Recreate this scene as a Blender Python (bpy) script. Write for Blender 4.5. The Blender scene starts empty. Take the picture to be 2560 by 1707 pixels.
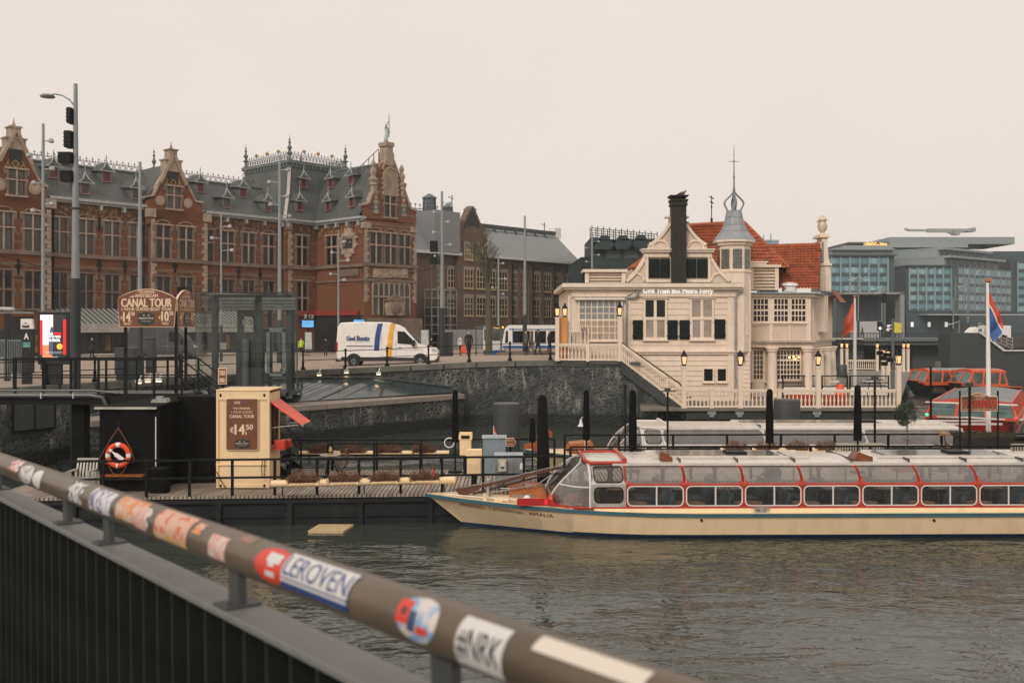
import bpy,math,random
from mathutils import Vector,Matrix
R=math.radians
random.seed(7)
S=bpy.context.scene
C=S.collection
F=2500.0;CX=1280.0;HY=820.0;HC=5.5
def X(px,Y):return(px-CX)/F*Y
def Z(py,Y):return HC+(HY-py)/F*Y
def W(px,py,Y):return Vector((X(px,Y),Y,Z(py,Y)))
def onz(px,py,z):
 Y=(HC-z)*F/(py-HY)
 return Vector((X(px,Y),Y,z))
def lerp(a,b,t):return a+(b-a)*t
def sm(t):
 t=max(0.0,min(1.0,t));return t*t*(3-2*t)
class Frame:
 """A vertical reference plane: local x along it, local y inward, z up, origin at water level."""
 def __init__(s,P,th):
  s.P=Vector((P[0],P[1],0));s.th=th
  s.ux=Vector((math.cos(th),math.sin(th),0));s.n=Vector((-math.sin(th),math.cos(th),0))
 def uz(s,px,py,w=0.0):
  d=Vector(((px-CX)/F,1,(HY-py)/F));O=Vector((0,0,HC))
  t=(s.P+s.n*w-O).dot(s.n)/d.dot(s.n);p=O+d*t-s.P
  return p.dot(s.ux),p.z
 def u(s,px,w=0.0):return s.uz(px,HY,w)[0]
 def plane(s,px,py,a,b,c):
  """local point where the photo ray meets the plane through three local points"""
  d=Vector(((px-CX)/F,1,(HY-py)/F));O=Vector((0,0,HC))-s.P
  O=Vector((O.dot(s.ux),O.dot(s.n),O.z));d=Vector((d.dot(s.ux),d.dot(s.n),d.z))
  a,b,c=Vector(a),Vector(b),Vector(c);n=(b-a).cross(c-a)
  return O+d*((a-O).dot(n)/d.dot(n))
 def world(s,p):return s.P+s.ux*p[0]+s.n*p[1]+Vector((0,0,p[2]))
MATS={}
def new_mat(name):
 m=bpy.data.materials.new(name);m.use_nodes=True;MATS[name]=m
 nt=m.node_tree;return m,nt,nt.nodes['Principled BSDF']
def N(nt,t,**kw):
 n=nt.nodes.new(t)
 for k,v in kw.items():
  if k in n.inputs:n.inputs[k].default_value=v
  else:setattr(n,k,v)
 return n
def ramp(nt,src,stops):
 r=nt.nodes.new('ShaderNodeValToRGB');e=r.color_ramp.elements
 while len(e)<len(stops):e.new(.5)
 for el,(p,c)in zip(e,stops):
  el.position=p;el.color=tuple(c)+(1,)if len(c)==3 else c
 nt.links.new(src,r.inputs[0]);return r.outputs[0]
def coords(nt,scale=(1,1,1),kind='Object'):
 tc=nt.nodes.new('ShaderNodeTexCoord');mp=nt.nodes.new('ShaderNodeMapping')
 mp.inputs['Scale'].default_value=scale;nt.links.new(tc.outputs[kind],mp.inputs[0]);return mp.outputs[0]
def mixc(nt,fac,a,b,mode='MIX'):
 m=nt.nodes.new('ShaderNodeMix');m.data_type='RGBA';m.blend_type=mode
 for sock,v in((m.inputs[0],fac),(m.inputs[6],a),(m.inputs[7],b)):
  if hasattr(v,'links'):nt.links.new(v,sock)
  else:sock.default_value=v if not isinstance(v,tuple)or len(v)==4 else v+(1,)
 return m.outputs[2]
def mat(name,col,rough=.6,metal=0.0,var=.25,scale=3.0,stretch=(1,1,1),bump=0.0,bscale=30.0,dirt=None,dscale=1.0,damt=.5,emit=0.0,spec=.5):
 if name in MATS:return MATS[name]
 m,nt,b=new_mat(name)
 co=coords(nt,stretch)
 n=N(nt,'ShaderNodeTexNoise',Scale=scale,Detail=5.0,Roughness=.6);nt.links.new(co,n.inputs['Vector'])
 lo=tuple(max(0,c*(1-var))for c in col);hi=tuple(min(1,c*(1+var))for c in col)
 out=ramp(nt,n.outputs[0],[(.3,lo),(.7,hi)])
 if dirt:
  co2=coords(nt,(dscale,dscale,dscale*.18))
  n2=N(nt,'ShaderNodeTexNoise',Scale=2.0,Detail=8.0,Roughness=.7);nt.links.new(co2,n2.inputs['Vector'])
  fac=ramp(nt,n2.outputs[0],[(.5,(0,0,0)),(.75,(damt,damt,damt))])
  out=mixc(nt,fac,out,dirt)
 nt.links.new(out,b.inputs['Base Color'])
 b.inputs['Roughness'].default_value=rough;b.inputs['Metallic'].default_value=metal
 b.inputs['Specular IOR Level'].default_value=spec
 if emit:b.inputs['Emission Color'].default_value=tuple(col)+(1,);b.inputs['Emission Strength'].default_value=emit
 if bump:
  n3=N(nt,'ShaderNodeTexNoise',Scale=bscale,Detail=4.0);nt.links.new(coords(nt),n3.inputs['Vector'])
  bp=N(nt,'ShaderNodeBump',Strength=bump,Distance=.02);nt.links.new(n3.outputs[0],bp.inputs['Height']);nt.links.new(bp.outputs[0],b.inputs['Normal'])
 return m
def glassmat(name,tint=(.8,.85,.85),refl=.08,rough=.02,opac=0.0,film=(.5,.5,.5)):
 """thin pane: mostly see-through, mirror-like at grazing angles, with an optional dusty film"""
 m,nt,b=new_mat(name);nt.nodes.remove(b);out=nt.nodes['Material Output']
 tr=N(nt,'ShaderNodeBsdfTransparent',Color=tint+(1,));gl=N(nt,'ShaderNodeBsdfGlossy',Roughness=rough)
 fr=N(nt,'ShaderNodeFresnel',IOR=1.5);ad=nt.nodes.new('ShaderNodeMath');ad.operation='ADD';ad.inputs[1].default_value=refl;ad.use_clamp=True
 nt.links.new(fr.outputs[0],ad.inputs[0])
 base=tr.outputs[0]
 if opac:
  df=N(nt,'ShaderNodeBsdfDiffuse',Color=film+(1,));mx=N(nt,'ShaderNodeMixShader',Fac=opac)
  nt.links.new(tr.outputs[0],mx.inputs[1]);nt.links.new(df.outputs[0],mx.inputs[2]);base=mx.outputs[0]
 m2=nt.nodes.new('ShaderNodeMixShader');nt.links.new(ad.outputs[0],m2.inputs[0]);nt.links.new(base,m2.inputs[1]);nt.links.new(gl.outputs[0],m2.inputs[2])
 nt.links.new(m2.outputs[0],out.inputs[0]);return m
class B:
 def __init__(s):s.v=[];s.f=[];s.m=[];s.k=0
 def mk(s,k):s.k=k;return s
 def face(s,pts):
  n=len(s.v);s.v+=[tuple(p)for p in pts];s.f.append(tuple(range(n,n+len(pts))));s.m.append(s.k)
 def poly(s,vs,fs):
  n=len(s.v);s.v+=[tuple(p)for p in vs]
  for f in fs:s.f.append(tuple(i+n for i in f));s.m.append(s.k)
 def box(s,x0,x1,y0,y1,z0,z1):
  if x0>x1:x0,x1=x1,x0
  if y0>y1:y0,y1=y1,y0
  if z0>z1:z0,z1=z1,z0
  s.poly([(x0,y0,z0),(x1,y0,z0),(x1,y1,z0),(x0,y1,z0),(x0,y0,z1),(x1,y0,z1),(x1,y1,z1),(x0,y1,z1)],[(0,3,2,1),(4,5,6,7),(0,1,5,4),(1,2,6,5),(2,3,7,6),(3,0,4,7)])
 def beam(s,a,b,w,h=None,up=(0,0,1)):
  """rectangular bar from a to b"""
  h=h or w;a,b=Vector(a),Vector(b);d=(b-a).normalized();up=Vector(up)
  if abs(d.dot(up))>.98:up=Vector((0,1,0))
  sx=d.cross(up).normalized()*w/2;sy=sx.cross(d).normalized()*h/2
  v=[p+i*sx+j*sy for p in(a,b)for i,j in((-1,-1),(1,-1),(1,1),(-1,1))]
  s.poly(v,[(0,3,2,1),(4,5,6,7),(0,1,5,4),(1,2,6,5),(2,3,7,6),(3,0,4,7)])
 def tube(s,pts,r,n=8,cap=True):
  pts=[Vector(p)for p in pts];rr=r if isinstance(r,(list,tuple))else[r]*len(pts)
  rings=[];prev=None
  for i,p in enumerate(pts):
   d=(pts[min(i+1,len(pts)-1)]-pts[max(i-1,0)]).normalized()
   if prev is None:
    a=Vector((0,0,1))if abs(d.z)<.9 else Vector((1,0,0));e=d.cross(a).normalized()
   else:e=(prev-d*prev.dot(d)).normalized()
   prev=e;g=d.cross(e)
   rings.append([p+(e*math.cos(2*math.pi*k/n)+g*math.sin(2*math.pi*k/n))*rr[i]for k in range(n)])
  vs=[q for ring in rings for q in ring];fs=[]
  for i in range(len(pts)-1):
   for k in range(n):
    a=i*n+k;b_=i*n+(k+1)%n;fs.append((a,b_,b_+n,a+n))
  if cap:fs.append(tuple(reversed(range(n))));fs.append(tuple(range(len(vs)-n,len(vs))))
  s.poly(vs,fs)
 def lathe(s,prof,c=(0,0,0),n=12,sx=1,sy=1,ph=0):
  vs=[];fs=[]
  for r,z in prof:
   for k in range(n):
    a=2*math.pi*k/n+ph;vs.append((c[0]+r*sx*math.cos(a),c[1]+r*sy*math.sin(a),c[2]+z))
  for i in range(len(prof)-1):
   for k in range(n):
    a=i*n+k;b_=i*n+(k+1)%n;fs.append((a,b_,b_+n,a+n))
  fs.append(tuple(reversed(range(n))));fs.append(tuple(range(len(vs)-n,len(vs))))
  s.poly(vs,fs)
 def prism(s,pts,a,b,axis='y'):
  """closed 2-D outline (x,z) pushed from y=a to y=b (or (x,y) along z, or (y,z) along x)"""
  g={'y':lambda p,t:(p[0],t,p[1]),'z':lambda p,t:(p[0],p[1],t),'x':lambda p,t:(t,p[0],p[1])}[axis]
  n=len(pts);vs=[g(p,a)for p in pts]+[g(p,b)for p in pts]
  s.poly(vs,[tuple(range(n)),tuple(reversed(range(n,2*n)))]+[(i,(i+1)%n,(i+1)%n+n,i+n)for i in range(n)])
 def sphere(s,c,r,n=10,sx=1,sy=1,sz=1):
  pr=[(math.cos(R(a))*r,math.sin(R(a))*r*sz)for a in range(-80,81,20)]
  s.lathe(pr,c,n,sx,sy)
 def ring(s,fn,x0,x1,t0,t1,a0,a1,b0,b1,rad,n=28,radout=0.0):
  """plate between an outer rectangle and an inner rounded rectangle, mapped by fn(x,t)"""
  def rr(x0,x1,y0,y1,r):
   out=[];k=n//4
   for cx,cy,st in((x1-r,y1-r,0),(x0+r,y1-r,90),(x0+r,y0+r,180),(x1-r,y0+r,270)):
    for i in range(k):
     a=R(st+90*i/(k-1));out.append((cx+r*math.cos(a),cy+r*math.sin(a)))
   return out
  o=rr(x0,x1,t0,t1,max(radout,1e-4));i_=rr(a0,a1,b0,b1,rad);m=len(o)
  s.poly([fn(*p)for p in o]+[fn(*p)for p in i_],[(k,(k+1)%m,(k+1)%m+m,k+m)for k in range(m)])
  return i_
 def build(s,name,mats,parent=None,smooth=False,bevel=0.0,loc=None,rot=None,fixn=False):
  me=bpy.data.meshes.new(name);me.from_pydata(s.v,[],s.f)
  if not isinstance(mats,(list,tuple)):mats=[mats]
  for m in mats:me.materials.append(m)
  if len(mats)>1:me.polygons.foreach_set('material_index',s.m)
  if fixn:
   import bmesh
   bm=bmesh.new();bm.from_mesh(me);bmesh.ops.remove_doubles(bm,verts=bm.verts,dist=1e-5);bmesh.ops.recalc_face_normals(bm,faces=bm.faces);bm.to_mesh(me);bm.free()
  if smooth:
   me.polygons.foreach_set('use_smooth',[True]*len(me.polygons))
   if smooth!='all':me.set_sharp_from_angle(angle=R(40))
  me.update()
  o=bpy.data.objects.new(name,me);C.objects.link(o)
  if parent:o.parent=parent
  if loc is not None:o.location=loc
  if rot is not None:o.rotation_euler=rot
  if bevel:
   md=o.modifiers.new('bevel','BEVEL');md.width=bevel;md.segments=2;md.limit_method='ANGLE';md.angle_limit=R(50)
  return o
def tag(o,label=None,cat=None,group=None,kind=None):
 if label:o['label']=label
 if cat:o['category']=cat
 if group:o['group']=group
 if kind:o['kind']=kind
 return o
def T(name,label,cat,loc=(0,0,0),rz=0.0,group=None):
 o=bpy.data.objects.new(name,None);C.objects.link(o);o.empty_display_size=.3
 o.location=loc;o.rotation_euler=(0,0,rz);return tag(o,label,cat,group)
def kids(o):return[c for c in bpy.data.objects if c.parent==o]
def dup(o,label=None,loc=None,rz=None,scale=None,parent=None):
 c=o.copy();C.objects.link(c)
 if parent:c.parent=parent
 if label:c['label']=label
 if loc is not None:c.location=loc
 if rz is not None:c.rotation_euler=(0,0,rz)
 if scale is not None:c.scale=scale if isinstance(scale,tuple)else(scale,)*3
 for k in kids(o):dup(k,parent=c)
 return c
def text(s,x0,x1,z0,z1,y,m,parent,name='lettering',bold=0.0,fn=None,depth=.004,shear=0.0):
 """lettering as real thin geometry, fitted to the box x0..x1, z0..z1 on the plane local y (facing -y)"""
 cu=bpy.data.curves.new(name,'FONT');cu.body=s;cu.size=1;cu.offset=0;cu.align_x='CENTER';cu.shear=shear;cu.resolution_u=3
 o=bpy.data.objects.new('tmp',cu);C.objects.link(o)
 dg=bpy.context.evaluated_depsgraph_get();me=bpy.data.meshes.new_from_object(o.evaluated_get(dg));bpy.data.objects.remove(o)
 xs=[v.co.x for v in me.vertices];ys=[v.co.y for v in me.vertices]
 a,b,c,d=min(xs),max(xs),min(ys),max(ys)
 if fn:
  import bmesh
  bm=bmesh.new();bm.from_mesh(me);bmesh.ops.subdivide_edges(bm,edges=[e_ for e_ in bm.edges if e_.calc_length()>.12],cuts=5);bmesh.ops.triangulate(bm,faces=bm.faces);bm.to_mesh(me);bm.free()
 for v in me.vertices:
  x=x0+(v.co.x-a)/(b-a)*(x1-x0);z=z0+(v.co.y-c)/max(d-c,1e-6)*(z1-z0)
  v.co=Vector(fn(x,z))if fn else Vector((x,y,z))
 if bold and not fn:
  n=len(me.vertices);vv=[v.co.copy()for v in me.vertices];ff=[tuple(p.vertices)for p in me.polygons];k_=(z1-z0)*.045;V_=[];F_=[]
  for i,(dx,dz)in enumerate(((-k_,0),(k_,0),(0,k_*.5),(0,-k_*.5))):V_+=[(p.x+dx,p.y-i*.0007,p.z+dz)for p in vv];F_+=[tuple(a+i*n for a in f)for f in ff]
  me=bpy.data.meshes.new(name);me.from_pydata(V_,[],F_)
 me.materials.clear();me.materials.append(m)
 ob=bpy.data.objects.new(name,me);C.objects.link(ob);ob.parent=parent
 if depth>.02 and not fn:
  md=ob.modifiers.new('thick','SOLIDIFY');md.thickness=depth;md.offset=0
 return ob
CREAM=mat('cream_paint',(.74,.61,.48),.5,var=.07,scale=1.5,dirt=(.40,.33,.25),dscale=1.6,damt=.28)
CREAM2=mat('cream_trim',(.79,.66,.52),.45,var=.06,scale=2,dirt=(.36,.30,.23),dscale=2.2,damt=.4)
CREAMP=mat('cream_panel',(.64,.52,.41),.55,var=.07,scale=2)
YELLOW=mat('yellow_cream_steel',(.84,.62,.36),.4,var=.04,scale=2,dirt=(.45,.30,.17),dscale=3,damt=.2)
BLACK=mat('black_steel',(.007,.008,.008),.5,var=.3,scale=6,spec=.18)
BLACKW=mat('black_timber',(.007,.007,.0065),.8,var=.4,scale=4,stretch=(8,8,1),bump=.4,bscale=20,spec=.12)
DARKG=mat('dark_green_paint',(.005,.010,.010),.4,var=.15,spec=.2)
GREY=mat('grey_steel',(.26,.28,.28),.45,var=.12,scale=2,dirt=(.1,.1,.09),dscale=2,damt=.35)
GREYD=mat('dark_grey_steel',(.035,.043,.046),.5,var=.2,scale=3,dirt=(.02,.02,.018),dscale=1)
GREYB=mat('grey_blue_cabinet',(.20,.25,.29),.5,var=.08,scale=3,dirt=(.08,.08,.08),dscale=3,damt=.4)
WHITE=mat('white_paint',(.78,.76,.72),.35,var=.04,dirt=(.45,.42,.37),dscale=3,damt=.25)
RED=mat('red_paint',(.55,.045,.02),.35,var=.12,scale=4)
ORANGE=mat('orange_red_paint',(.85,.14,.03),.4,var=.1,scale=4)
BROWN=mat('sign_brown',(.16,.055,.022),.45,var=.12,scale=4)
WOOD=mat('varnished_wood',(.38,.13,.04),.3,var=.35,scale=5,stretch=(1,8,8))
SIGNCR=mat('sign_cream',(.78,.56,.38),.5,var=.05)
STEEL=mat('bright_metal',(.55,.55,.54),.25,.9,var=.1)
BRICK=None
def brick(name,c1,c2,mortar,sc,rough=.85,stain=(.05,.03,.02)):
 m,nt,b=new_mat(name)
 tc=nt.nodes.new('ShaderNodeTexCoord');sp=nt.nodes.new('ShaderNodeSeparateXYZ');nt.links.new(tc.outputs['Object'],sp.inputs[0])
 ad=nt.nodes.new('ShaderNodeMath');ad.operation='ADD';nt.links.new(sp.outputs[0],ad.inputs[0]);nt.links.new(sp.outputs[1],ad.inputs[1])
 cb=nt.nodes.new('ShaderNodeCombineXYZ');nt.links.new(ad.outputs[0],cb.inputs[0]);nt.links.new(sp.outputs[2],cb.inputs[1])
 br=N(nt,'ShaderNodeTexBrick',Scale=sc,Color1=c1+(1,),Color2=c2+(1,),Mortar=mortar+(1,));br.inputs['Mortar Size'].default_value=.02;br.inputs['Brick Width'].default_value=.5;br.inputs['Row Height'].default_value=.17
 nt.links.new(cb.outputs[0],br.inputs['Vector'])
 n=N(nt,'ShaderNodeTexNoise',Scale=.35,Detail=8.0,Roughness=.7);nt.links.new(tc.outputs['Object'],n.inputs['Vector'])
 f=ramp(nt,n.outputs[0],[(.42,(0,0,0)),(.72,(.7,.7,.7))])
 nt.links.new(mixc(nt,f,br.outputs[0],stain),b.inputs['Base Color']);b.inputs['Roughness'].default_value=rough
 bp=N(nt,'ShaderNodeBump',Strength=.4,Distance=.02);nt.links.new(br.outputs[1],bp.inputs['Height']);nt.links.new(bp.outputs[0],b.inputs['Normal'])
 return m
BRICK=brick('red_brick',(.225,.066,.022),(.165,.05,.018),(.13,.065,.035),2.2,stain=(.10,.045,.02))
BRICK2=brick('brown_brick',(.165,.098,.066),(.13,.078,.055),(.15,.11,.085),2.2,stain=(.06,.04,.03))
BRICKCH=brick('chimney_brick',(.030,.022,.016),(.018,.014,.011),(.05,.045,.035),4.5,stain=(.02,.02,.012))
SANDST=mat('pale_sandstone',(.33,.255,.195),.8,var=.25,scale=1.2,dirt=(.14,.10,.075),dscale=.8,damt=.8,bump=.3,bscale=8)
SANDBAND=mat('weathered_stone_band',(.16,.115,.085),.85,var=.3,scale=.8)
TILEDEC=None
def deco():
 m,nt,b=new_mat('tile_frieze');co=coords(nt,(1,1,1))
 v=N(nt,'ShaderNodeTexVoronoi',Scale=2.6);nt.links.new(co,v.inputs['Vector'])
 c=ramp(nt,v.outputs['Distance'],[(.2,(.30,.14,.035)),(.45,(.15,.06,.02)),(.6,(.07,.035,.02))])
 nt.links.new(c,b.inputs['Base Color']);b.inputs['Roughness'].default_value=.7;return m
TILEDEC=deco()
def slate():
 m,nt,b=new_mat('grey_slate');co=coords(nt)
 br=N(nt,'ShaderNodeTexBrick',Scale=1.6,Color1=(.075,.083,.078,1),Color2=(.055,.062,.06,1),Mortar=(.035,.04,.04,1));br.inputs['Row Height'].default_value=.35
 tc=nt.nodes.new('ShaderNodeTexCoord');sp=nt.nodes.new('ShaderNodeSeparateXYZ');nt.links.new(tc.outputs['Object'],sp.inputs[0])
 ad=nt.nodes.new('ShaderNodeMath');ad.operation='ADD';nt.links.new(sp.outputs[0],ad.inputs[0]);nt.links.new(sp.outputs[1],ad.inputs[1])
 cb=nt.nodes.new('ShaderNodeCombineXYZ');nt.links.new(ad.outputs[0],cb.inputs[0]);nt.links.new(sp.outputs[2],cb.inputs[1]);nt.links.new(cb.outputs[0],br.inputs['Vector'])
 n=N(nt,'ShaderNodeTexNoise',Scale=1.0,Detail=8.0,Roughness=.7);nt.links.new(coords(nt,(.5,.5,.12)),n.inputs['Vector'])
 f=ramp(nt,n.outputs[0],[(.45,(0,0,0)),(.7,(.6,.6,.6))])
 nt.links.new(mixc(nt,f,br.outputs[0],(.105,.11,.092)),b.inputs['Base Color']);b.inputs['Roughness'].default_value=.6;return m
SLATE=slate()
LEAD=mat('lead_sheet',(.22,.25,.28),.5,.2,var=.2,scale=1.5)
COPPER=mat('verdigris_metal',(.125,.145,.142),.6,.2,var=.3,scale=1)
PANE=mat('dark_pane',(.007,.008,.0075),.08,var=.6,scale=.8,spec=.35)
PANE2=mat('grey_pane',(.05,.052,.048),.12,var=.6,scale=.6,stretch=(1,1,.3),spec=.4)
REDFR=mat('dark_red_frame',(.075,.018,.012),.6,var=.2)
ASPH=mat('street_paving',(.33,.26,.205),.85,var=.14,scale=.6,dirt=(.2,.15,.12),dscale=.5,damt=.4,bump=.2,bscale=10)
KERB=mat('granite_coping',(.125,.125,.105),.7,var=.25,scale=2,bump=.2,bscale=20)
def stonewall():
 m,nt,b=new_mat('basalt_rubble_wall');tc=nt.nodes.new('ShaderNodeTexCoord')
 n0=N(nt,'ShaderNodeTexNoise',Scale=2.5,Detail=3.0);nt.links.new(tc.outputs['Object'],n0.inputs['Vector'])
 wv=mixc(nt,.12,tc.outputs['Object'],n0.outputs[1])
 e=N(nt,'ShaderNodeTexVoronoi',Scale=5.6,feature='DISTANCE_TO_EDGE');v=N(nt,'ShaderNodeTexVoronoi',Scale=5.6)
 nt.links.new(wv,e.inputs['Vector']);nt.links.new(wv,v.inputs['Vector'])
 st=ramp(nt,v.outputs['Color'],[(.1,(.013,.016,.016)),(.5,(.030,.034,.033)),(.9,(.062,.064,.058))])
 big=N(nt,'ShaderNodeTexNoise',Scale=.45,Detail=6.0,Roughness=.65);nt.links.new(tc.outputs['Object'],big.inputs['Vector'])
 mo=ramp(nt,big.outputs[0],[(.44,(.035,.039,.036)),(.56,(.13,.135,.12)),(.70,(.36,.36,.31))])
 mf=ramp(nt,e.outputs[0],[(.03,(.95,.95,.95)),(.10,(0,0,0))])
 c=mixc(nt,mf,st,mo)
 n2=N(nt,'ShaderNodeTexNoise',Scale=1.0,Detail=9.0,Roughness=.7);nt.links.new(coords(nt,(3,3,.7)),n2.inputs['Vector'])
 f2=ramp(nt,n2.outputs[0],[(.54,(0,0,0)),(.64,(.8,.8,.8))]);g2=ramp(nt,big.outputs[0],[(.42,(0,0,0)),(.6,(1,1,1))])
 c=mixc(nt,mixc(nt,1.0,f2,g2,'MULTIPLY'),c,(.34,.35,.31))
 sp=nt.nodes.new('ShaderNodeSeparateXYZ');nt.links.new(tc.outputs['Object'],sp.inputs[0])
 tide=ramp(nt,sp.outputs[2],[(.0,(1,1,1)),(.55,(1,1,1)),(.72,(0,0,0))])
 c=mixc(nt,tide,c,(.008,.010,.008))
 nt.links.new(c,b.inputs['Base Color']);b.inputs['Roughness'].default_value=.65
 bp=N(nt,'ShaderNodeBump',Strength=.6,Distance=.04);nt.links.new(ramp(nt,e.outputs[0],[(0,(0,0,0)),(.2,(1,1,1))]),bp.inputs['Height']);nt.links.new(bp.outputs[0],b.inputs['Normal'])
 return m
STONEW=stonewall()
def rooftile():
 m,nt,b=new_mat('orange_pantiles')
 v=N(nt,'ShaderNodeTexVoronoi',Scale=3.6);nt.links.new(coords(nt),v.inputs['Vector'])
 c=ramp(nt,v.outputs['Color'],[(.1,(.30,.07,.022)),(.5,(.41,.105,.032)),(.9,(.21,.058,.024))])
 n2=N(nt,'ShaderNodeTexNoise',Scale=1.1,Detail=9.0,Roughness=.75);nt.links.new(coords(nt),n2.inputs['Vector'])
 f=ramp(nt,n2.outputs[0],[(.5,(0,0,0)),(.68,(.75,.75,.75))])
 nt.links.new(mixc(nt,f,c,(.10,.05,.03)),b.inputs['Base Color']);b.inputs['Roughness'].default_value=.6;return m
PANT=rooftile()
def planks():
 m,nt,b=new_mat('deck_planks');tc=nt.nodes.new('ShaderNodeTexCoord')
 sp=nt.nodes.new('ShaderNodeSeparateXYZ');nt.links.new(tc.outputs['Object'],sp.inputs[0])
 mu=nt.nodes.new('ShaderNodeMath');mu.operation='MULTIPLY';mu.inputs[1].default_value=1/.12;nt.links.new(sp.outputs[0],mu.inputs[0])
 fr=nt.nodes.new('ShaderNodeMath');fr.operation='FRACT';nt.links.new(mu.outputs[0],fr.inputs[0])
 fl=nt.nodes.new('ShaderNodeMath');fl.operation='FLOOR';nt.links.new(mu.outputs[0],fl.inputs[0])
 wn=nt.nodes.new('ShaderNodeTexWhiteNoise');wn.noise_dimensions='1D';nt.links.new(fl.outputs[0],wn.inputs['W'])
 c=ramp(nt,wn.outputs[0],[(0,(.30,.25,.205)),(1,(.44,.37,.30))])
 gap=ramp(nt,fr.outputs[0],[(.0,(0,0,0)),(.03,(0,0,0)),(.10,(1,1,1)),(.80,(1,1,1)),(.9,(0,0,0))])
 n2=N(nt,'ShaderNodeTexNoise',Scale=1.4,Detail=6.0);nt.links.new(tc.outputs['Object'],n2.inputs['Vector'])
 c=mixc(nt,ramp(nt,n2.outputs[0],[(.4,(0,0,0)),(.7,(.5,.5,.5))]),c,(.11,.10,.075))
 c=mixc(nt,gap,(.03,.025,.02),c)
 nt.links.new(c,b.inputs['Base Color']);b.inputs['Roughness'].default_value=.75
 bp=N(nt,'ShaderNodeBump',Strength=.8,Distance=.02);nt.links.new(gap,bp.inputs['Height']);nt.links.new(bp.outputs[0],b.inputs['Normal']);return m
PLANK=planks()
def watermat():
 m,nt,b=new_mat('canal_water')
 b.inputs['Base Color'].default_value=(.042,.050,.042,1);b.inputs['Roughness'].default_value=.05;b.inputs['IOR'].default_value=1.33
 b.inputs['Specular IOR Level'].default_value=.6
 co=coords(nt,(1,1,1));h=None
 for sc,st,w_ in((.45,1.2,.70),(1.5,1.0,.46),(3.8,1.0,.20)):
  n=N(nt,'ShaderNodeTexNoise',Scale=sc,Detail=2.0,Distortion=.6);nt.links.new(coords(nt,(1,1.5,1)),n.inputs['Vector'])
  mu=nt.nodes.new('ShaderNodeMath');mu.operation='MULTIPLY';mu.inputs[1].default_value=w_;nt.links.new(n.outputs[0],mu.inputs[0])
  if h is None:h=mu.outputs[0]
  else:
   a=nt.nodes.new('ShaderNodeMath');a.operation='ADD';nt.links.new(h,a.inputs[0]);nt.links.new(mu.outputs[0],a.inputs[1]);h=a.outputs[0]
 pn_=N(nt,'ShaderNodeTexNoise',Scale=.11,Detail=3.0);nt.links.new(coords(nt,(1,2,1)),pn_.inputs['Vector']);mk_=nt.nodes.new('ShaderNodeMath');mk_.operation='MULTIPLY';nt.links.new(h,mk_.inputs[0]);nt.links.new(ramp(nt,pn_.outputs[0],[(.40,(.32,.32,.32)),(.60,(1,1,1))]),mk_.inputs[1]);h=mk_.outputs[0]
 bp=N(nt,'ShaderNodeBump',Strength=.6,Distance=.24);nt.links.new(h,bp.inputs['Height']);nt.links.new(bp.outputs[0],b.inputs['Normal'])
 return m
WATER=watermat()
GLASS=glassmat('clear_pane',(.86,.88,.86),.05)
PERSPEX=glassmat('boat_perspex',(.84,.82,.80),.10,.05,.13,(.62,.54,.51))
GLASSB=glassmat('lift_glass',(.82,.87,.85),.0,.02,.03,(.15,.17,.16))
LAMPGL=mat('lamp_glow',(1.0,.55,.25),.4,var=.3,scale=6,emit=.85)
b=B()
b.poly([(-300,-60,0),(400,-60,0),(400,600,0),(-300,600,0)],[(0,1,2,3)])
tag(b.build('water',WATER),'dark rippled canal water',kind='structure')
def zs(x,y):
 near=3.17+.46*sm((x+13)/15);return lerp(near,2.62,sm((y-66)/46))
QUAY=[(-60,14.0),(-26.5,25.5),(-19.2,39.0),(-14.3,48.5),(-11.2,54.2),(-7.5,55.6),(-2.0,56.6),(2.4,56.95),(6.2,56.25),(6.4,58.6),(6.6,90),(7,128)]
def quay_y(x):
 for(a,c),(d,e)in zip(QUAY,QUAY[1:]):
  if a<=x<=d:return lerp(c,e,(x-a)/(d-a))if d>a else c
 return QUAY[-1][1]
xs=sorted(set([-90,-75,-60,-50,-40,-33]+[a/2 for a in range(-60,13)]+[6.5]));rows=26
vs=[];fs=[]
for x in xs:
 y0=quay_y(max(-60,x))+.30
 for j in range(rows):
  y=lerp(y0,260,(j/(rows-1))**2.2);vs.append((x,y,zs(x,y)))
for i in range(len(xs)-1):
 for j in range(rows-1):fs.append((i*rows+j,(i+1)*rows+j,(i+1)*rows+j+1,i*rows+j+1))
b=B();b.poly(vs,fs);tag(b.build('street',ASPH,smooth='all'),'pale brick paved station square',kind='structure')
b=B();b.prism([(6.6,150),(399,150),(399,599),(6.6,599)],-1,2.9,'z');tag(b.build('ground',mat('far_bank',(.06,.055,.05),.8)),'far bank ground',kind='structure')
b=B()
for k,(ya,yb)in enumerate(((72,80),(73.5,81.5),(78,86),(79.5,87.5),(92,98))):
 for i in range(24):
  x0=lerp(-45,6,i/24);x1=lerp(-45,6,(i+1)/24);y0=lerp(yb,ya,i/24)+(-8 if x0<-20 else 0)*0;y1=lerp(yb,ya,(i+1)/24)
  b.face([(x0,y0,zs(x0,y0)+.006),(x1,y1,zs(x1,y1)+.006),(x1,y1+.16,zs(x1,y1+.16)+.006),(x0,y0+.16,zs(x0,y0+.16)+.006)])
tag(b.build('tram_track',mat('track_steel',(.10,.075,.06),.5)),'grooved tram rails crossing the paved square','track')
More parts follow.
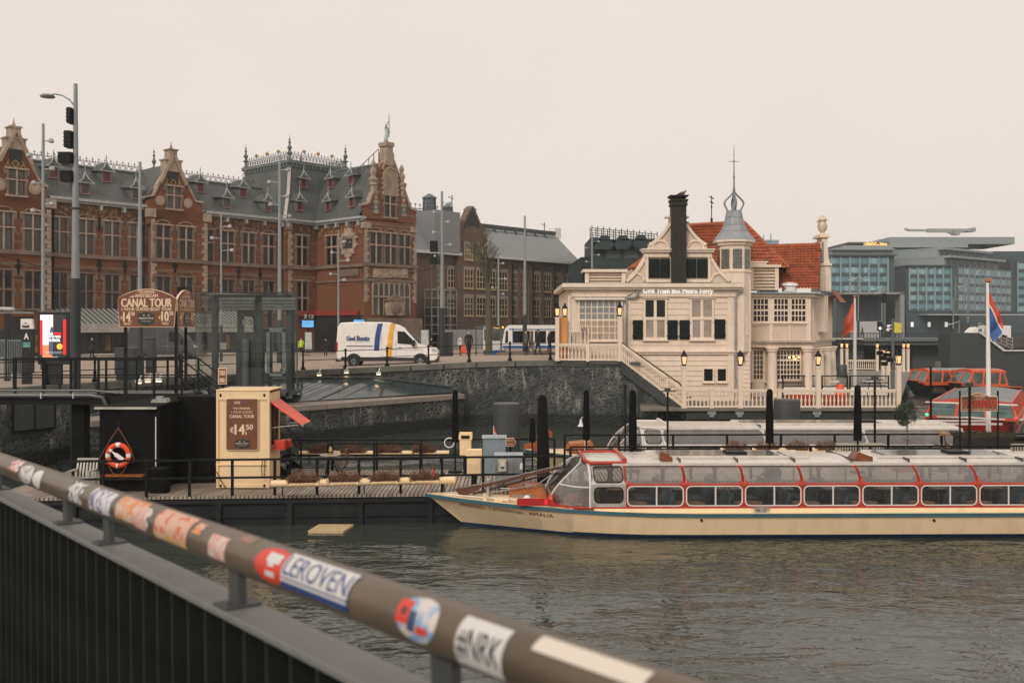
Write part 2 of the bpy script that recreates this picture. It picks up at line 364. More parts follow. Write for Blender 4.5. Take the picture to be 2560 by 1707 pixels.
def platform(px0,px1,Y0,Y1,h,name,m):
 b=B();n=10
 for i in range(n):
  p0=lerp(px0,px1,i/n);p1=lerp(px0,px1,(i+1)/n);q=[]
  Ya=lerp(Y0,Y1,i/n);Yb=lerp(Y0,Y1,(i+1)/n);x0,x1=X(p0,Ya),X(p1,Yb);za=zs(x0,Ya);zb=zs(x1,Yb)
  b.poly([(x0,Ya,za-.2),(x1,Yb,zb-.2),(x1,Yb+3,zb-.2),(x0,Ya+3,za-.2),(x0,Ya,za+h),(x1,Yb,zb+h),(x1,Yb+3,zb+h),(x0,Ya+3,za+h)],[(0,1,5,4),(4,5,6,7),(1,2,6,5),(3,0,4,7)])
 return b.build(name,m)
tag(platform(190,760,78,96,.34,'tram_platform',mat('platform_stone',(.40,.36,.32),.8)),'pale raised tram platform strip before the station shops','platform')
tag(platform(1240,1420,72,71,.18,'platform_kerb',mat('kerb_dark',(.16,.12,.09),.8)),'stepped kerb of the tram stop',kind='structure')
root=T('quay_wall','dark rubble stone quay wall with granite coping behind the landing stage','wall',(-11.2,54.2,0))
def loc(p,o=root):return(p[0]-o.location.x,p[1]-o.location.y,p[2]-o.location.z)
b=B()
for(a,c),(d,e)in zip(QUAY,QUAY[1:]):
 n=max(1,int(math.hypot(d-a,e-c)/4))
 for i in range(n):
  x0,y0,x1,y1=lerp(a,d,i/n),lerp(c,e,i/n),lerp(a,d,(i+1)/n),lerp(c,e,(i+1)/n)
  b.poly([loc(p)for p in((x0,y0,-1.5),(x1,y1,-1.5),(x1,y1,zs(x1,y1)-.28),(x0,y0,zs(x0,y0)-.28),(x0,y0+.5,-1.5),(x1,y1+.5,-1.5),(x1,y1+.5,zs(x1,y1)-.28),(x0,y0+.5,zs(x0,y0)-.28))],[(0,1,2,3),(3,2,6,7)])
b.build('stone_face',STONEW,root)
b=B();q=[(6.1,56.0),(9.0,52.75)]
b.poly([loc(p)for p in((6.1,56.3,-1.5),(9.0,52.85,-1.5),(9.0,52.85,.95),(6.1,56.3,3.2),(9.4,60,-1.5),(9.4,60,.95))],[(0,1,2,3),(1,4,5,2),(3,2,5)])
b.build('stair_wall',STONEW,root)
b=B()
for(a,c),(d,e)in zip(QUAY,QUAY[1:]):
 L=math.hypot(d-a,e-c);n=max(1,int(L/1.6));nx,ny=(e-c)/L,-(d-a)/L
 for i in range(n):
  t0,t1=i/n+.006,(i+1)/n-.006;q=[]
  for t in(t0,t1):
   x,y=lerp(a,d,t),lerp(c,e,t)
   q.append([loc((x+nx*s_,y+ny*s_,zs(x,y)+dz))for s_,dz in((.08,-.28),(.08,.03),(-.5,.03),(-.5,-.28))])
  b.poly(q[0]+q[1],[(0,4,5,1),(1,5,6,2),(2,6,7,3),(0,1,2,3),(4,7,6,5),(0,3,7,4)])
b.build('coping',KERB,root,bevel=.015)
fq=Frame(QUAY[1],math.atan2(QUAY[2][1]-QUAY[1][1],QUAY[2][0]-QUAY[1][0]))
gu0,gz0=fq.uz(34,1085,-.06);gu1,gz1=fq.uz(135,1015,-.06)
g=T('ventilation_grille','dark horizontal louvre grille set in the rubble quay wall','grille',fq.world((gu0,-.06,0)),fq.th)
b=B();L=gu1-gu0
b.box(-.06,L+.06,-.05,0,1.45,1.52);b.box(-.06,L+.06,-.05,0,2.62,2.70);b.box(-.06,0,-.05,0,1.45,2.7);b.box(L,L+.06,-.05,0,1.45,2.7);b.box(L/2-.03,L/2+.03,-.05,0,1.5,2.65)
b.build('frame',BLACK,g)
b=B()
for i in range(11):z=1.54+i*.1;b.face([(0,-.05,z),(L,-.05,z),(L,0,z+.08),(0,0,z+.08)])
b.build('slats',GREYD,g)
def quay_fence(name,label,pts,step):
 root=T(name,label,'railing',(pts[0][0],pts[0][1],zs(*pts[0])))
 P=[];acc=[]
 for(a,c),(d,e)in zip(pts,pts[1:]):
  L=math.hypot(d-a,e-c);acc.append((a,c,d,e,L))
 tot=sum(q[4]for q in acc);n=int(tot/step)
 for i in range(n+1):
  s_=i*tot/n
  for(a,c,d,e,L)in acc:
   if s_<=L+1e-6:break
   s_-=L
  P.append((lerp(a,d,s_/L),lerp(c,e,s_/L)))
 pb=B();pb.lathe([(.13,0),(.13,.10),(.075,.16),(.06,.34),(.085,.42),(.05,.48),(.045,.78),(.075,.84),(.045,.88),(.045,.96),(.08,1.0),(.06,1.07),(.02,1.10)],n=8)
 src=pb.build('post',BLACK,root,smooth=True)
 rb=B()
 for i,(x,y)in enumerate(P):
  q=(x-root.location.x,y-root.location.y,zs(x,y)-root.location.z+.03)
  if i==0:src.location=q
  else:
   c=src.copy();C.objects.link(c);c.location=q
   pr=P[i-1];qa=Vector((pr[0]-root.location.x,pr[1]-root.location.y,zs(*pr)-root.location.z+.03));qb=Vector(q)
   for h in(.52,.96):rb.tube([qa+Vector((0,0,h)),qb+Vector((0,0,h))],.022,6)
 rb.build('rails',BLACK,root)
off=.35
quay_fence('quay_railing','black post and rail fence along the quay in front of the white van',[(-11.4,54.55),(-7.5,55.95),(-2.0,56.95),(2.2,57.25)],2.25)
quay_fence('quay_railing','black cast post railing on the quay left, behind the footbridge under the lit advert',[(-26.9,25.9),(-19.5,39.4),(-14.6,48.8),(-12.2,53.2)],2.3)
A0=onz(226,1052,1.83);A1=onz(1159,985,1.83)
wr=T('glass_roof_wedge','sloping wet glass roof over a stone walled wedge in front of the quay','glass roof',(A0.x,A0.y,0))
def lw(p):return(p[0]-wr.location.x,p[1]-wr.location.y,p[2])
d=(A1-A0).normalized();nn=Vector((-d.y,d.x,0));L=(A1-A0).length
b=B();b.poly([lw(p)for p in(A0-Vector((0,0,3)),A1-Vector((0,0,3)),A1-Vector((0,0,.22)),A0-Vector((0,0,.22)))],[(0,1,2,3)])
b.build('stone_face',STONEW,wr)
b=B();n=20
for i in range(n):
 p=A0+d*(L*(i/n)+.01);q=A0+d*(L*((i+1)/n)-.01)
 v=[Vector(lw(r_))for r_ in(p-nn*.08,q-nn*.08,q+nn*.95,p+nn*.95)]
 lo=Vector((0,0,-.24));v[2].z+=.10;v[3].z+=.10
 b.poly([t+lo for t in v]+v,[(4,5,6,7),(0,1,5,4),(1,2,6,5),(3,0,4,7)])
b.build('coping',mat('pale_coping',(.27,.225,.19),.6,var=.15,bump=.1),wr,bevel=.01)
f0=A0+nn*.9;f1=A1+nn*.2-d*.6;back=[(-14.2,47.9),(-11.25,53.6),(-7.5,55.2),(-3.4,56.2)]
WGL=glassmat('wet_roof_glass',(.35,.42,.42),.0,.12,.7,(.055,.08,.085))
b=B();pts=[f0+Vector((0,0,.14)),A0+d*L*.5+nn*.9+Vector((0,0,.14)),f1+Vector((0,0,.12))]
zb=lambda x:2.80-.75*sm((x+9)/7)
bk=[Vector((x,y,zb(x)))for x,y in back]
b.poly([lw(pts[0]),lw(pts[1]),lw(pts[2]),lw(bk[3]),lw(bk[2]),lw(bk[1]),lw(bk[0])],[(0,1,6),(1,5,6),(1,4,5),(1,2,4),(2,3,4)])
b.build('glass_sheet',WGL,wr)
b=B()
for i in range(1,14):
 t=i/14;p=A0+d*(L*.98*t)+nn*.85+Vector((0,0,.17));x=lerp(-14.0,-3.4,t)
 for(a,c),(e,g_)in zip(back,back[1:]):
  if a<=x<=e:y=lerp(c,g_,(x-a)/(e-a))
 b.beam(lw(p),lw((x,y,zb(x)+.02)),.03,.02)
b.tube([lw(q+Vector((0,0,.05)))for q in bk],.09,6)
b.build('glazing_bars',GREYD,wr)
b=B();b.poly([lw(q)for q in(A0+nn*.5+Vector((0,0,-.6)),A1+Vector((0,0,-.6)),(-3.0,56.2,1.2),(-11.2,53.8,1.2),(-14.2,47.8,1.2))],[(0,1,2,3,4)])
b.build('inner_floor',mat('inner_dark',(.03,.035,.035),.8),wr)
fl0=None
for i,(px,py,Y)in enumerate(((800,936,54.3),(868,930,54.8),(948,934,55.1),(732,940,53.6),(352,955,42.5),(375,952,43),(402,951,43.5))):
 p=W(px,py,Y);p.y-=.25
 if fl0 is None:
  fl0=T('floodlight','','floodlight',p,group='floodlights along the quay edge')
  b=B();b.box(-.13,.13,-.07,.08,-.02,.11);b.beam((0,.05,.05),(0,.35,.3),.05);b.build('housing',WHITE,fl0,bevel=.02)
  b=B();b.box(-.10,.10,-.05,.06,-.045,-.024);b.build('lamp_glass',mat('flood_glow',(1,.72,.42),.4,emit=5.0),fl0)
  fo=fl0
 else:fo=dup(fl0,loc=p)
 fo['label']=['white lit floodlight on the quay edge, left of the glass roof middle','white lit floodlight right under the van, brightest spot over the glass roof','white lit floodlight on the quay edge left of the stone corner under the van front','lit floodlight just right of the lift glass corner','leftmost of three lit floodlights seen through the footbridge railing','middle one of three lit floodlights seen through the footbridge railing','rightmost of three lit floodlights seen through the footbridge railing'][i]
 li=bpy.data.lights.new('flood_beam','SPOT');li.energy=14;li.color=(1,.66,.36);li.spot_size=R(130);li.spot_blend=.7;li.shadow_soft_size=.1
 lo=bpy.data.objects.new('flood_beam',li);C.objects.link(lo);lo.parent=fo;lo.location=(0,-.05,-.1);lo.rotation_euler=(R(25),0,0)
w=bpy.data.worlds.new('World');S.world=w;w.use_nodes=True;nt=w.node_tree;bg=nt.nodes['Background']
sky=nt.nodes.new('ShaderNodeTexSky');sky.sky_type='NISHITA';sky.sun_disc=False;sky.sun_elevation=R(34);sky.sun_rotation=R(205);sky.dust_density=4
cn=N(nt,'ShaderNodeTexNoise',Scale=1.6,Detail=4.0);tc=nt.nodes.new('ShaderNodeTexCoord');nt.links.new(tc.outputs['Generated'],cn.inputs['Vector'])
cl=ramp(nt,cn.outputs[0],[(.3,(.775,.690,.625)),(.75,(.835,.75,.68))])
bg2=nt.nodes.new('ShaderNodeBackground');nt.links.new(cl,bg2.inputs[0]);bg2.inputs[1].default_value=1.03
nt.links.new(sky.outputs[0],bg.inputs[0]);bg.inputs[1].default_value=.005
ad=nt.nodes.new('ShaderNodeAddShader');nt.links.new(bg.outputs[0],ad.inputs[0]);nt.links.new(bg2.outputs[0],ad.inputs[1]);nt.links.new(ad.outputs[0],nt.nodes['World Output'].inputs[0])
li=bpy.data.lights.new('sun','SUN');li.energy=1.7;li.angle=R(20);li.color=(1,.93,.85)
so=bpy.data.objects.new('sun',li);C.objects.link(so);so.rotation_euler=(R(56),0,R(-25))
cd=bpy.data.cameras.new('camera');co=bpy.data.objects.new('camera',cd);C.objects.link(co);S.camera=co
cd.sensor_width=36;cd.lens=F/2560*36;cd.clip_end=3000;cd.clip_start=.05
cd.shift_y=(853.5-HY)/2560*-1
co.location=(0,0,HC);co.rotation_euler=(R(90),0,0)
cd.dof.use_dof=True;cd.dof.focus_distance=34;cd.dof.aperture_fstop=3.5
S.view_settings.view_transform='Standard';S.view_settings.look='None';S.view_settings.exposure=0;S.view_settings.gamma=1
S.cycles.max_bounces=8;S.cycles.transparent_max_bounces=16;S.cycles.caustics_reflective=False;S.cycles.caustics_refractive=False;S.cycles.sample_clamp_indirect=4
S.cycles.use_denoising=True
FA=Frame((X(694,118),118),math.atan2(1,.896))
ST=T('station_building','long red brick station with pale stone trim, stepped gables and slate mansard roofs','station',FA.P,FA.th)
ZE=FA.uz(694,547)[1]
def uzr(px0,py0,px1,py1,w=0.0,fr=FA):
 a=fr.uz(px0,py0,w);c=fr.uz(px1,py1,w);return a[0],c[0],c[1],a[1]
uL=FA.u(-160);uM=FA.u(786)
pC=Vector((-24.1,122,0));pD=Vector((-17.1,115.8,0))
uC=FA.u(786);wD=-(pD-pC).length
FC=Frame((pC.x,pC.y),math.atan2(-.896,1))
FD=Frame((pD.x,pD.y),FA.th)
DL=FD.u(1040);uD0=(pD-FA.P).dot(FA.ux)
wDv=(pD-FA.P).dot(Vector((-math.sin(FA.th),math.cos(FA.th),0)))
def toA(fr,p):q=fr.world(p)-FA.P;return(q.dot(Vector((math.cos(FA.th),math.sin(FA.th),0))),q.dot(Vector((-math.sin(FA.th),math.cos(FA.th),0))),q.z)
zD=ZE
def station_window(fr,u0,u1,z0,z1,w=0.0,trans=.62,mull=1,arch=True,dark=PANE,stone=SANDST,thin=.16):
 f=B();cx=(u0+u1)/2
 P=lambda q:q
 t=thin
 f.box(u0-.12,u0+.10,w-.14,w-.02,z0,z1);f.box(u1-.10,u1+.12,w-.14,w-.02,z0,z1)
 f.mk(1);f.box(u0-.28,u1+.28,w-.22,w-.02,z1,z1+.16);f.box(u0-.2,u1+.2,w-.24,w-.02,z0-.18,z0);f.mk(0)
 for k in range(1,mull+1):
  x=lerp(u0,u1,k/(mull+1));f.mk(1);f.box(x-t/2,x+t/2,w-.16,w-.01,z0,z1)
 if trans:zt=lerp(z0,z1,trans);f.mk(1);f.box(u0-.18,u1+.18,w-.165,w-.012,zt-.07,zt+.07);f.mk(0)
 if mull and trans:
  f.box(u0-.28,u0-.12,w-.15,w-.02,zt-.4,zt+.08);f.box(u1+.12,u1+.28,w-.15,w-.02,zt-.4,zt+.08)
  f.box(u0-.36,u0-.12,w-.15,w-.02,z1-.55,z1);f.box(u1+.12,u1+.36,w-.15,w-.02,z1-.55,z1)
 f.mk(2)
 cols=mull+1
 for k in range(cols):
  a=lerp(u0+.1,u1-.1,k/cols);c=lerp(u0+.1,u1-.1,(k+1)/cols)
  for(za,zb_)in((z0+.04,lerp(z0,z1,trans or 1)-.1),(lerp(z0,z1,trans)+.1,z1-.04))if trans else((z0+.04,z1-.04),):
   for q in((a,a+.12),(c-.12,c)):f.box(q[0],q[1],w-.06,w+.02,za,zb_)
   f.box(a,c,w-.06,w+.02,za,za+.08);f.box(a,c,w-.06,w+.02,zb_-.10,zb_)
 if arch:
  f.mk(1);ww=(u1-u0)/2;n=9
  for i in range(n):
   a0=math.pi*i/n;a1=math.pi*(i+.6)/n;pts=[]
   for a,r in((a0,1.0),(a1,1.0),(a1,.72),(a0,.72)):pts.append((cx+math.cos(a)*ww*r,z1+.22+math.sin(a)*ww*.42*r))
   f.prism(pts,w-.12,w-.01)
 o=f.build('window',[SANDBAND,stone,REDFR],ST)
 g=B();g.face([(u0+.1,w-.035,z0),(u1-.1,w-.035,z0),(u1-.1,w-.035,z1),(u0+.1,w-.035,z1)])
 g.build('pane',dark,o)
 if fr is not FA:
  rel=fr.world((0,0,0))-FA.P;c_,s_=math.cos(-FA.th),math.sin(-FA.th)
  o.location=(rel.x*c_-rel.y*s_,rel.x*s_+rel.y*c_,0);o.rotation_euler=(0,0,fr.th-FA.th)
 return o
def place(o,fr):
 rel=fr.world((0,0,0))-FA.P;c_,s_=math.cos(-FA.th),math.sin(-FA.th)
 o.location=(rel.x*c_-rel.y*s_,rel.x*s_+rel.y*c_,0);o.rotation_euler=(0,0,fr.th-FA.th);return o
g1=(FA.u(-66),FA.u(118),-.8);g2=(FA.u(368),FA.u(508),-.8)
b=B()
b.box(uL,uC,0,6,0,ZE-.3)
b.box(g1[0],g1[1],g1[2],0,0,ZE-.3);b.box(g2[0],g2[1],g2[2],0,0,ZE-.3)
b.box(FA.u(706),uC,-.35,0,0,ZE-.3)
b.build('wall',BRICK,ST)
b=B();b.box(0,DL,0,(pD-pC).length+4,0,ZE-.3)
place(b.build('wall',BRICK,ST),FD)
def gable(fr,w,outline,cope,name='gable'):
 pts=[fr.uz(px,py,w)for px,py in outline]
 b=B();b.prism(pts,w,w+.5);o=b.build(name,BRICK,ST)
 if fr is not FA:place(o,fr)
 c=B()
 for seg in cope:
  q=[fr.uz(px,py,w)for px,py in seg]
  for a,e in zip(q,q[1:]):c.beam((a[0],w+.22,a[1]),(e[0],w+.22,e[1]),.75,.22)
 o2=c.build('coping',SANDST,o)
 return o,pts
Zg=lambda fr,px,py,w:fr.uz(px,py,w)
GABLES=[]
for gx,w,out,cope,steps in((40,-.8,[(-64,545),(-64,470),(-45,455),(40,343),(100,452),(119,478),(119,545)],[[(-64,462),(-42,450),(41,338),(98,452),(119,468)]],(15,64,345,26,51,318)),(434,-.8,[(369,560),(369,500),(386,492),(435,397),(490,508),(506,514),(506,560)],[[(361,492),(384,488),(394,464),(436,394),(489,504),(507,506)]],(413,453,400,423,442,375))):
 o,pts=gable(FA,w,out,cope)
 c=B();a=FA.uz(steps[0],steps[2],w);e=FA.uz(steps[1],steps[2]+32,w);c.box(a[0],e[0],w-.1,w+1.0,e[1],a[1])
 a2=FA.uz(steps[3],steps[5],w);e2=FA.uz(steps[4],steps[2],w);c.box(a2[0],e2[0],w-.1,w+1.0,a[1],a2[1]);m_=(a2[0]+e2[0])/2
 c.box(a[0]-.12,e[0]+.12,w-.2,w+1.1,a[1],a[1]+.15);c.box(a2[0]-.12,e2[0]+.12,w-.2,w+1.1,a2[1],a2[1]+.15)
 c.lathe([(.28,a2[1]),(.2,a2[1]+.3),(.08,a2[1]+.6),(.02,a2[1]+1.0)],(m_,w+.4,0),6)
 c.build('stepped_top',SANDST,o)
 k=B();zt=a[1]-.2;k.prism([(m_-.55,e[1]-1.2),(m_+.55,e[1]-1.2),(m_+.55,e[1]+.3),(m_,e[1]+1.3),(m_-.55,e[1]+.3)],w-.06,w-.02);k.build('niche',PANE,o)
 k=B()
 for s_ in(-1,1):k.beam((m_,w-.12,e[1]+2.0),(m_+s_*1.5,w-.12,e[1]-1.3),.34,.3)
 k.build('niche_hood',SANDST,o)
 k=B();zc=FA.uz(gx,410 if gx<100 else 457,w)[1]
 for s_ in(-1,1):
  k.beam((m_,w-.05,zc+0.360),(m_+s_*0.330,w-.05,zc),.05,.05);k.beam((m_,w-.05,zc-0.360),(m_+s_*0.330,w-.05,zc),.05,.05)
  k.beam((m_+s_*0.420,w-.05,zc-0.300),(m_+s_*0.780,w-.05,zc+.0),.05,.05);k.beam((m_+s_*0.780,w-.05,zc),(m_+s_*0.630,w-.05,zc+0.300),.05,.05);k.beam((m_+s_*0.780,w-.05,zc-0.060),(m_+s_*0.960,w-.05,zc-0.360),.05,.05)
 k.build('ornament',mat('yellow_glaze',(.38,.33,.08),.5),o)
 GABLES.append((o,m_,w,pts))
for(o,m_,w,pts)in GABLES:
 zr=max(p[1]for p in pts);a=pts[1][0]-.1;e=pts[-2][0]+.1;za=pts[1][1]
 b=B();b.poly([(a,w+.3,za),(m_,w+.3,zr-.5),(e,w+.3,za),(a,9,za),(m_,9,zr-.5),(e,9,za)],[(0,1,4,3),(1,2,5,4)])
 b.build('roof',SLATE,ST)
outD=[(911,545),(911,512),(922,505),(938,470),(950,420),(968,395),(974,392),(982,396),(1000,440),(1010,478),(1028,520),(1040,528),(1040,560)]
oD,pD_=gable(FD,0,outD,[[(905,512),(922,507),(934,478)],[(955,424),(968,392)],[(981,396),(999,442),(1012,480),(1027,522),(1042,527)]])
md=FD.u(974)
c=B();z0=FD.uz(974,402)[1];z1=FD.uz(974,356)[1]
c.box(md-.65,md+.65,-.1,1.3,z0-.6,lerp(z0,z1,.45));c.box(md-.48,md+.48,-.05,1.2,lerp(z0,z1,.45),z1-.5);c.box(md-.62,md+.62,-.15,1.3,z1-.5,z1)
k=c.build('statue_plinth',SANDST,oD)
zz=z1
c=B();c.tube([(md-.15,.5,zz),(md-.2,.5,zz+.9),(md+.05,.5,zz+1.9),(md+.1,.5,zz+2.4),(md-.1,.5,zz+3.2),(md-.2,.5,zz+3.55)],[.42,.26,.38,.3,.34,.14],8)
c.sphere((md-.2,.45,zz+3.8),.24);c.tube([(md-.35,.4,zz+3.2),(md-.55,.2,zz+3.4),(md-.2,.1,zz+4.2),(md+.02,.1,zz+4.6)],.1,6);c.tube([(md+.1,.5,zz+3.1),(md+.4,.3,zz+2.5),(md+.2,.1,zz+2.1)],.11,6)
o_=c.build('statue',mat('verdigris_statue',(.40,.43,.40),.7,var=.3),oD,smooth='all')
o_.scale=(.72,.72,.54);o_.location=(md*.28,.14,zz*.46)
c=B();c.tube([(md,.1,zz+.5),(md,.1,zz+2.8),(md,.1,zz+3.5)],[.04,.05,.02],5);c.build('spear',COPPER,oD)
c=B()
for i in range(7):c.beam((md-.9-i*.35,.9+i*.5,z1-.8-i*.55),(md-.9-i*.35,.9+i*.5,z1-2.3-i*.4),.06)
c.beam((md-.9,.9,z1-.8),(md-3,3.9,z1-4.1),.07);c.build('roof_ladder',GREYD,oD)
for px,py0,py1 in((936,398,480),(1007,412,492)):
 u_=FD.u(px);za=FD.uz(px,py1)[1];zb_=FD.uz(px,py0)[1];h=zb_-za
 c=B();c.lathe([(.36,0),(.36,h*.18),(.5,h*.22),(.42,h*.3),(.6,h*.36),(.6,h*.41),(.35,h*.45),(.28,h*.52),(.42,h*.6),(.42,h*.66),(.18,h*.76),(.3,h*.84),(.3,h*.87),(.08,h)],(u_,.2,za),8)
 place(c.build('pinnacle',SANDST,ST,smooth=True),FD)
c=B();a=FD.uz(961,491);e=FD.uz(989,443)
c.prism([(a[0],a[1]),(e[0],a[1]),(e[0],e[1])]+[((a[0]+e[0])/2+math.cos(t)*(e[0]-a[0])/2,e[1]+math.sin(t)*(e[0]-a[0])/2)for t in[math.pi*i/8 for i in range(1,8)]]+[(a[0],e[1])],-.05,-.01)
k=c.build('blind_arch',mat('herringbone_panel',(.36,.27,.16),.8,var=.3),oD)
c=B();um=(a[0]+e[0])/2;rr=(e[0]-a[0])/2
for i in range(12):
 t0,t1=math.pi*i/12,math.pi*(i+1)/12;c.prism([(um+math.cos(t)*r_,e[1]+math.sin(t)*r_)for t,r_ in((t0,rr),(t1,rr),(t1,rr+.28),(t0,rr+.28))],-.2,-.01)
for s_ in(-1,1):
 for i in range(9):z_=lerp(a[1],e[1],i/9);c.box(um+s_*(rr+.0),um+s_*(rr+(.45 if i%2 else .25)),-.14,-.01,z_,z_+(e[1]-a[1])/9.6)
for i in range(9):
 z_=lerp(a[1],e[1],i/9)
 for s_ in(-1,1):c.beam((um,-.08,z_),(um+s_*rr*.95,-.08,z_+.55),.05,.16)
c.build('arch_surround',SANDST,k)
c=B();c.lathe([(.01,0),(.6,.0)],(0,0,0),8)
for px,py in((939,519),(1009,527)):
 u_,z_=FD.uz(px,py);c=B();c.prism([(u_+.7*math.cos(t),z_+.7*math.sin(t))for t in[math.pi*i/6 for i in range(12)]],-.04,-.01);c.build('round_opening',mat('round_blue',(.05,.07,.075),.5),oD)
for px,py,r_ in((-2,461,.62),(86,471,.62),(400,502,.55),(469,509,.55)):
 u_,z_=FA.uz(px,py,-.8);c=B();c.prism([(u_+r_*math.cos(t),z_+r_*math.sin(t))for t in[math.pi*i/8 for i in range(16)]],-.93,-.81);c.prism([(u_+r_*.7*math.cos(t),z_+r_*.7*math.sin(t))for t in[math.pi*i/8 for i in range(16)]],-1.0,-.93)
 c.build('roundel',SANDST,GABLES[0][0]if px<200 else GABLES[1][0])
b=B()
zb1=FA.uz(0,631)[1]
def band(b,u0,u1,w,z0,z1,d=.2):b.box(u0,u1,w-d,w-.003,z0,z1)
segs=[(uL,g1[0],0),(g1[0],g1[1],-.8),(g1[1],g2[0],0),(g2[0],g2[1],-.8),(g2[1],FA.u(706),0),(FA.u(706),uC,-.35)]
for u0,u1,w in segs:
 b=B();band(b,u0,u1,w,zb1-.15,zb1+.25,.3);b.build('string_course',SANDBAND,ST)
 b=B();band(b,u0,u1,w,FA.uz(0,775)[1]-.1,FA.uz(0,775)[1]+.15,.12);b.build('string_course',SANDBAND,ST)
b=B()
for u0,u1,w in segs:
 b=B()
 for py in(560,592,612,665,705,742):z_=FA.uz(147,py)[1];band(b,u0,u1,w,z_-.09,z_+.09,.02)
 b.build('stone_stripes',SANDBAND,ST)
b=B()
for u0,u1,w in segs[:]:
 if w==-.8:continue
 b=B();band(b,u0,u1,w,ZE-2.05,ZE-.55,.03);b.build('tile_frieze',TILEDEC,ST)
b=B()
for u0,u1,w in segs:
 if w==-.8:continue
 b=B();b.box(u0,u1,w-.75,w+.2,ZE-.22,ZE+.05);b.box(u0,u1,w-.45,w+.0,ZE-.45,ZE-.22)
 n=int((u1-u0)/2.6)
 for i in range(n+1):x=lerp(u0+.3,u1-.3,i/max(1,n));b.box(x-.12,x+.12,w-.6,w,ZE-.95,ZE-.45)
 b.build('cornice',mat('cornice_lead_grey',(.33,.34,.33),.6),ST)
def quoins(b,u,w,z0,z1,sgn=1,side=True):
 n=int((z1-z0)/.42)
 for i in range(n):
  L_=.62 if i%2 else .40
  b.box(u,u+sgn*L_,w-.10,w+.3,z0+i*.42+.02,z0+i*.42+.40)
b=B()
for u,w,s_ in((g1[1],-.8,-1),(g2[0],-.8,1),(g2[1],-.8,-1),(FA.u(716),-.35,1),(g1[0],-.8,1)):b=B();quoins(b,u,w,4,ZE-1,s_);b.box(u-.5,u+.5,w-.15,w+.4,ZE-1.2,ZE-.3);b.build('quoins',SANDST,ST)
b=B()
zsD=FD.uz(914,661)[1]
quoins(b,0,0,8.5,ZE-.6,1);b.box(-.2,.9,-.2,.4,ZE-1.3,ZE-.6);place(b.build('quoins',SANDST,ST),FD);b=B();quoins(b,DL,0,8.5,ZE-.6,-1);b.box(DL-.9,DL+.1,-.2,.4,ZE-1.3,ZE-.6);place(b.build('quoins',SANDST,ST),FD);b=B()
for u,z0,z1 in((FD.u(939),ZE-1,ZE+3),(FD.u(1009),ZE-1,ZE+3)):
 b=B()
 for i in range(7):b.box(u-.35+(i%2)*.12,u+.35-(i%2)*.12,-.08,0,lerp(z0,z1,i/7)+1.5,lerp(z0,z1,i/7)+1.95)
 place(b.build('stone_blocks',SANDST,ST),FD)
b=B()
b.box(-.1,DL+.1,-.35,0,zsD-.15,zsD+.2);z_=FD.uz(914,700)[1];b.box(-.1,DL+.1,-.25,0,z_-.1,z_+.15)
place(b.build('string_course',SANDBAND,ST),FD)
b=B()
for py in(452,476,505,530,560,625):z_=FD.uz(935,py)[1];q=2.2 if py<480 else(1.0 if py<515 else .1);b.box(q,DL-q,-.025,0,z_-.1,z_+.1)
place(b.build('stone_stripes',SANDBAND,ST),FD)
for a,c in((0,2.6),(DL-1.6,DL)):
 b=B()
 for i in range(6):z_=8.7+i*.9;b.box(a,c,-.02,0,z_,z_+.18)
 place(b.build('stone_stripes',SANDBAND,ST),FD)
for px0,px1 in((932,957),(958,988),(989,1018)):
 a=FD.uz(px0,694);e=FD.uz(px1,672);b=B();b.box(a[0],e[0],-.16,0,a[1],e[1])
 for i in range(8):b.sphere((lerp(a[0]+.2,e[0]-.2,random.random()),-.16,lerp(a[1]+.2,e[1]-.2,random.random())),random.uniform(.12,.26),6,sy=.5)
 place(b.build('relief_panel',SANDST,ST),FD)
a=FD.uz(957,788);e=FD.uz(1003,742);b=B();um=(a[0]+e[0])/2;ww=(e[0]-a[0])/2
b.prism([(um-ww*.8,a[1]),(um+ww*.8,a[1]),(um+ww*.95,lerp(a[1],e[1],.5)),(um+ww*.8,lerp(a[1],e[1],.75)),(um-ww*.8,lerp(a[1],e[1],.75)),(um-ww*.95,lerp(a[1],e[1],.5))],-.7,-.2)
b.mk(1);b.prism([(um-ww*1.05,lerp(a[1],e[1],.76)),(um+ww*1.05,lerp(a[1],e[1],.76)),(um,e[1]+.25)],-.85,-.2);b.sphere((um,-.7,lerp(a[1],e[1],.4)),ww*.6,8,sy=.4)
place(b.build('stone_shield',[SANDST,SANDBAND],ST),FD)
top=lambda px:544+(577-544)/(568-147)*(px-147);tb=lambda px:637+(661-637)/(568-147)*(px-147)
mt=lambda px:682+(696-682)/(568-147)*(px-147)
zt0=FA.uz(147,637)[1];zt1=FA.uz(147,544)[1];zm1=FA.uz(147,682)[1];zm0=FA.uz(147,775)[1]
for px in(147,214,279,342,515,568,620,670):
 u_=FA.u(px);station_window(FA,u_-.84,u_+.84,zt0,zt1,0,dark=PANE2 if px<350 else PANE);station_window(FA,u_-.84,u_+.84,zm0+.1,zm1,0,trans=.5,stone=SANDBAND)
for px in(8,81,407,464):
 w=-.8;u_=FA.u(px,w);station_window(FA,u_-.86,u_+.86,zt0,zt1,w,dark=PANE2 if px<100 else PANE);station_window(FA,u_-.86,u_+.86,zm0+.1,zm1,w,trans=.5,stone=SANDBAND)
for px,py0,py1 in((41,424,488),(434,467,522)):
 w=-.8;u_,z1=FA.uz(px,py0,w);z0=FA.uz(px,py1,w)[1];station_window(FA,u_-.84,u_+.84,z0,z1,w,arch=False,dark=PANE2,trans=.6)
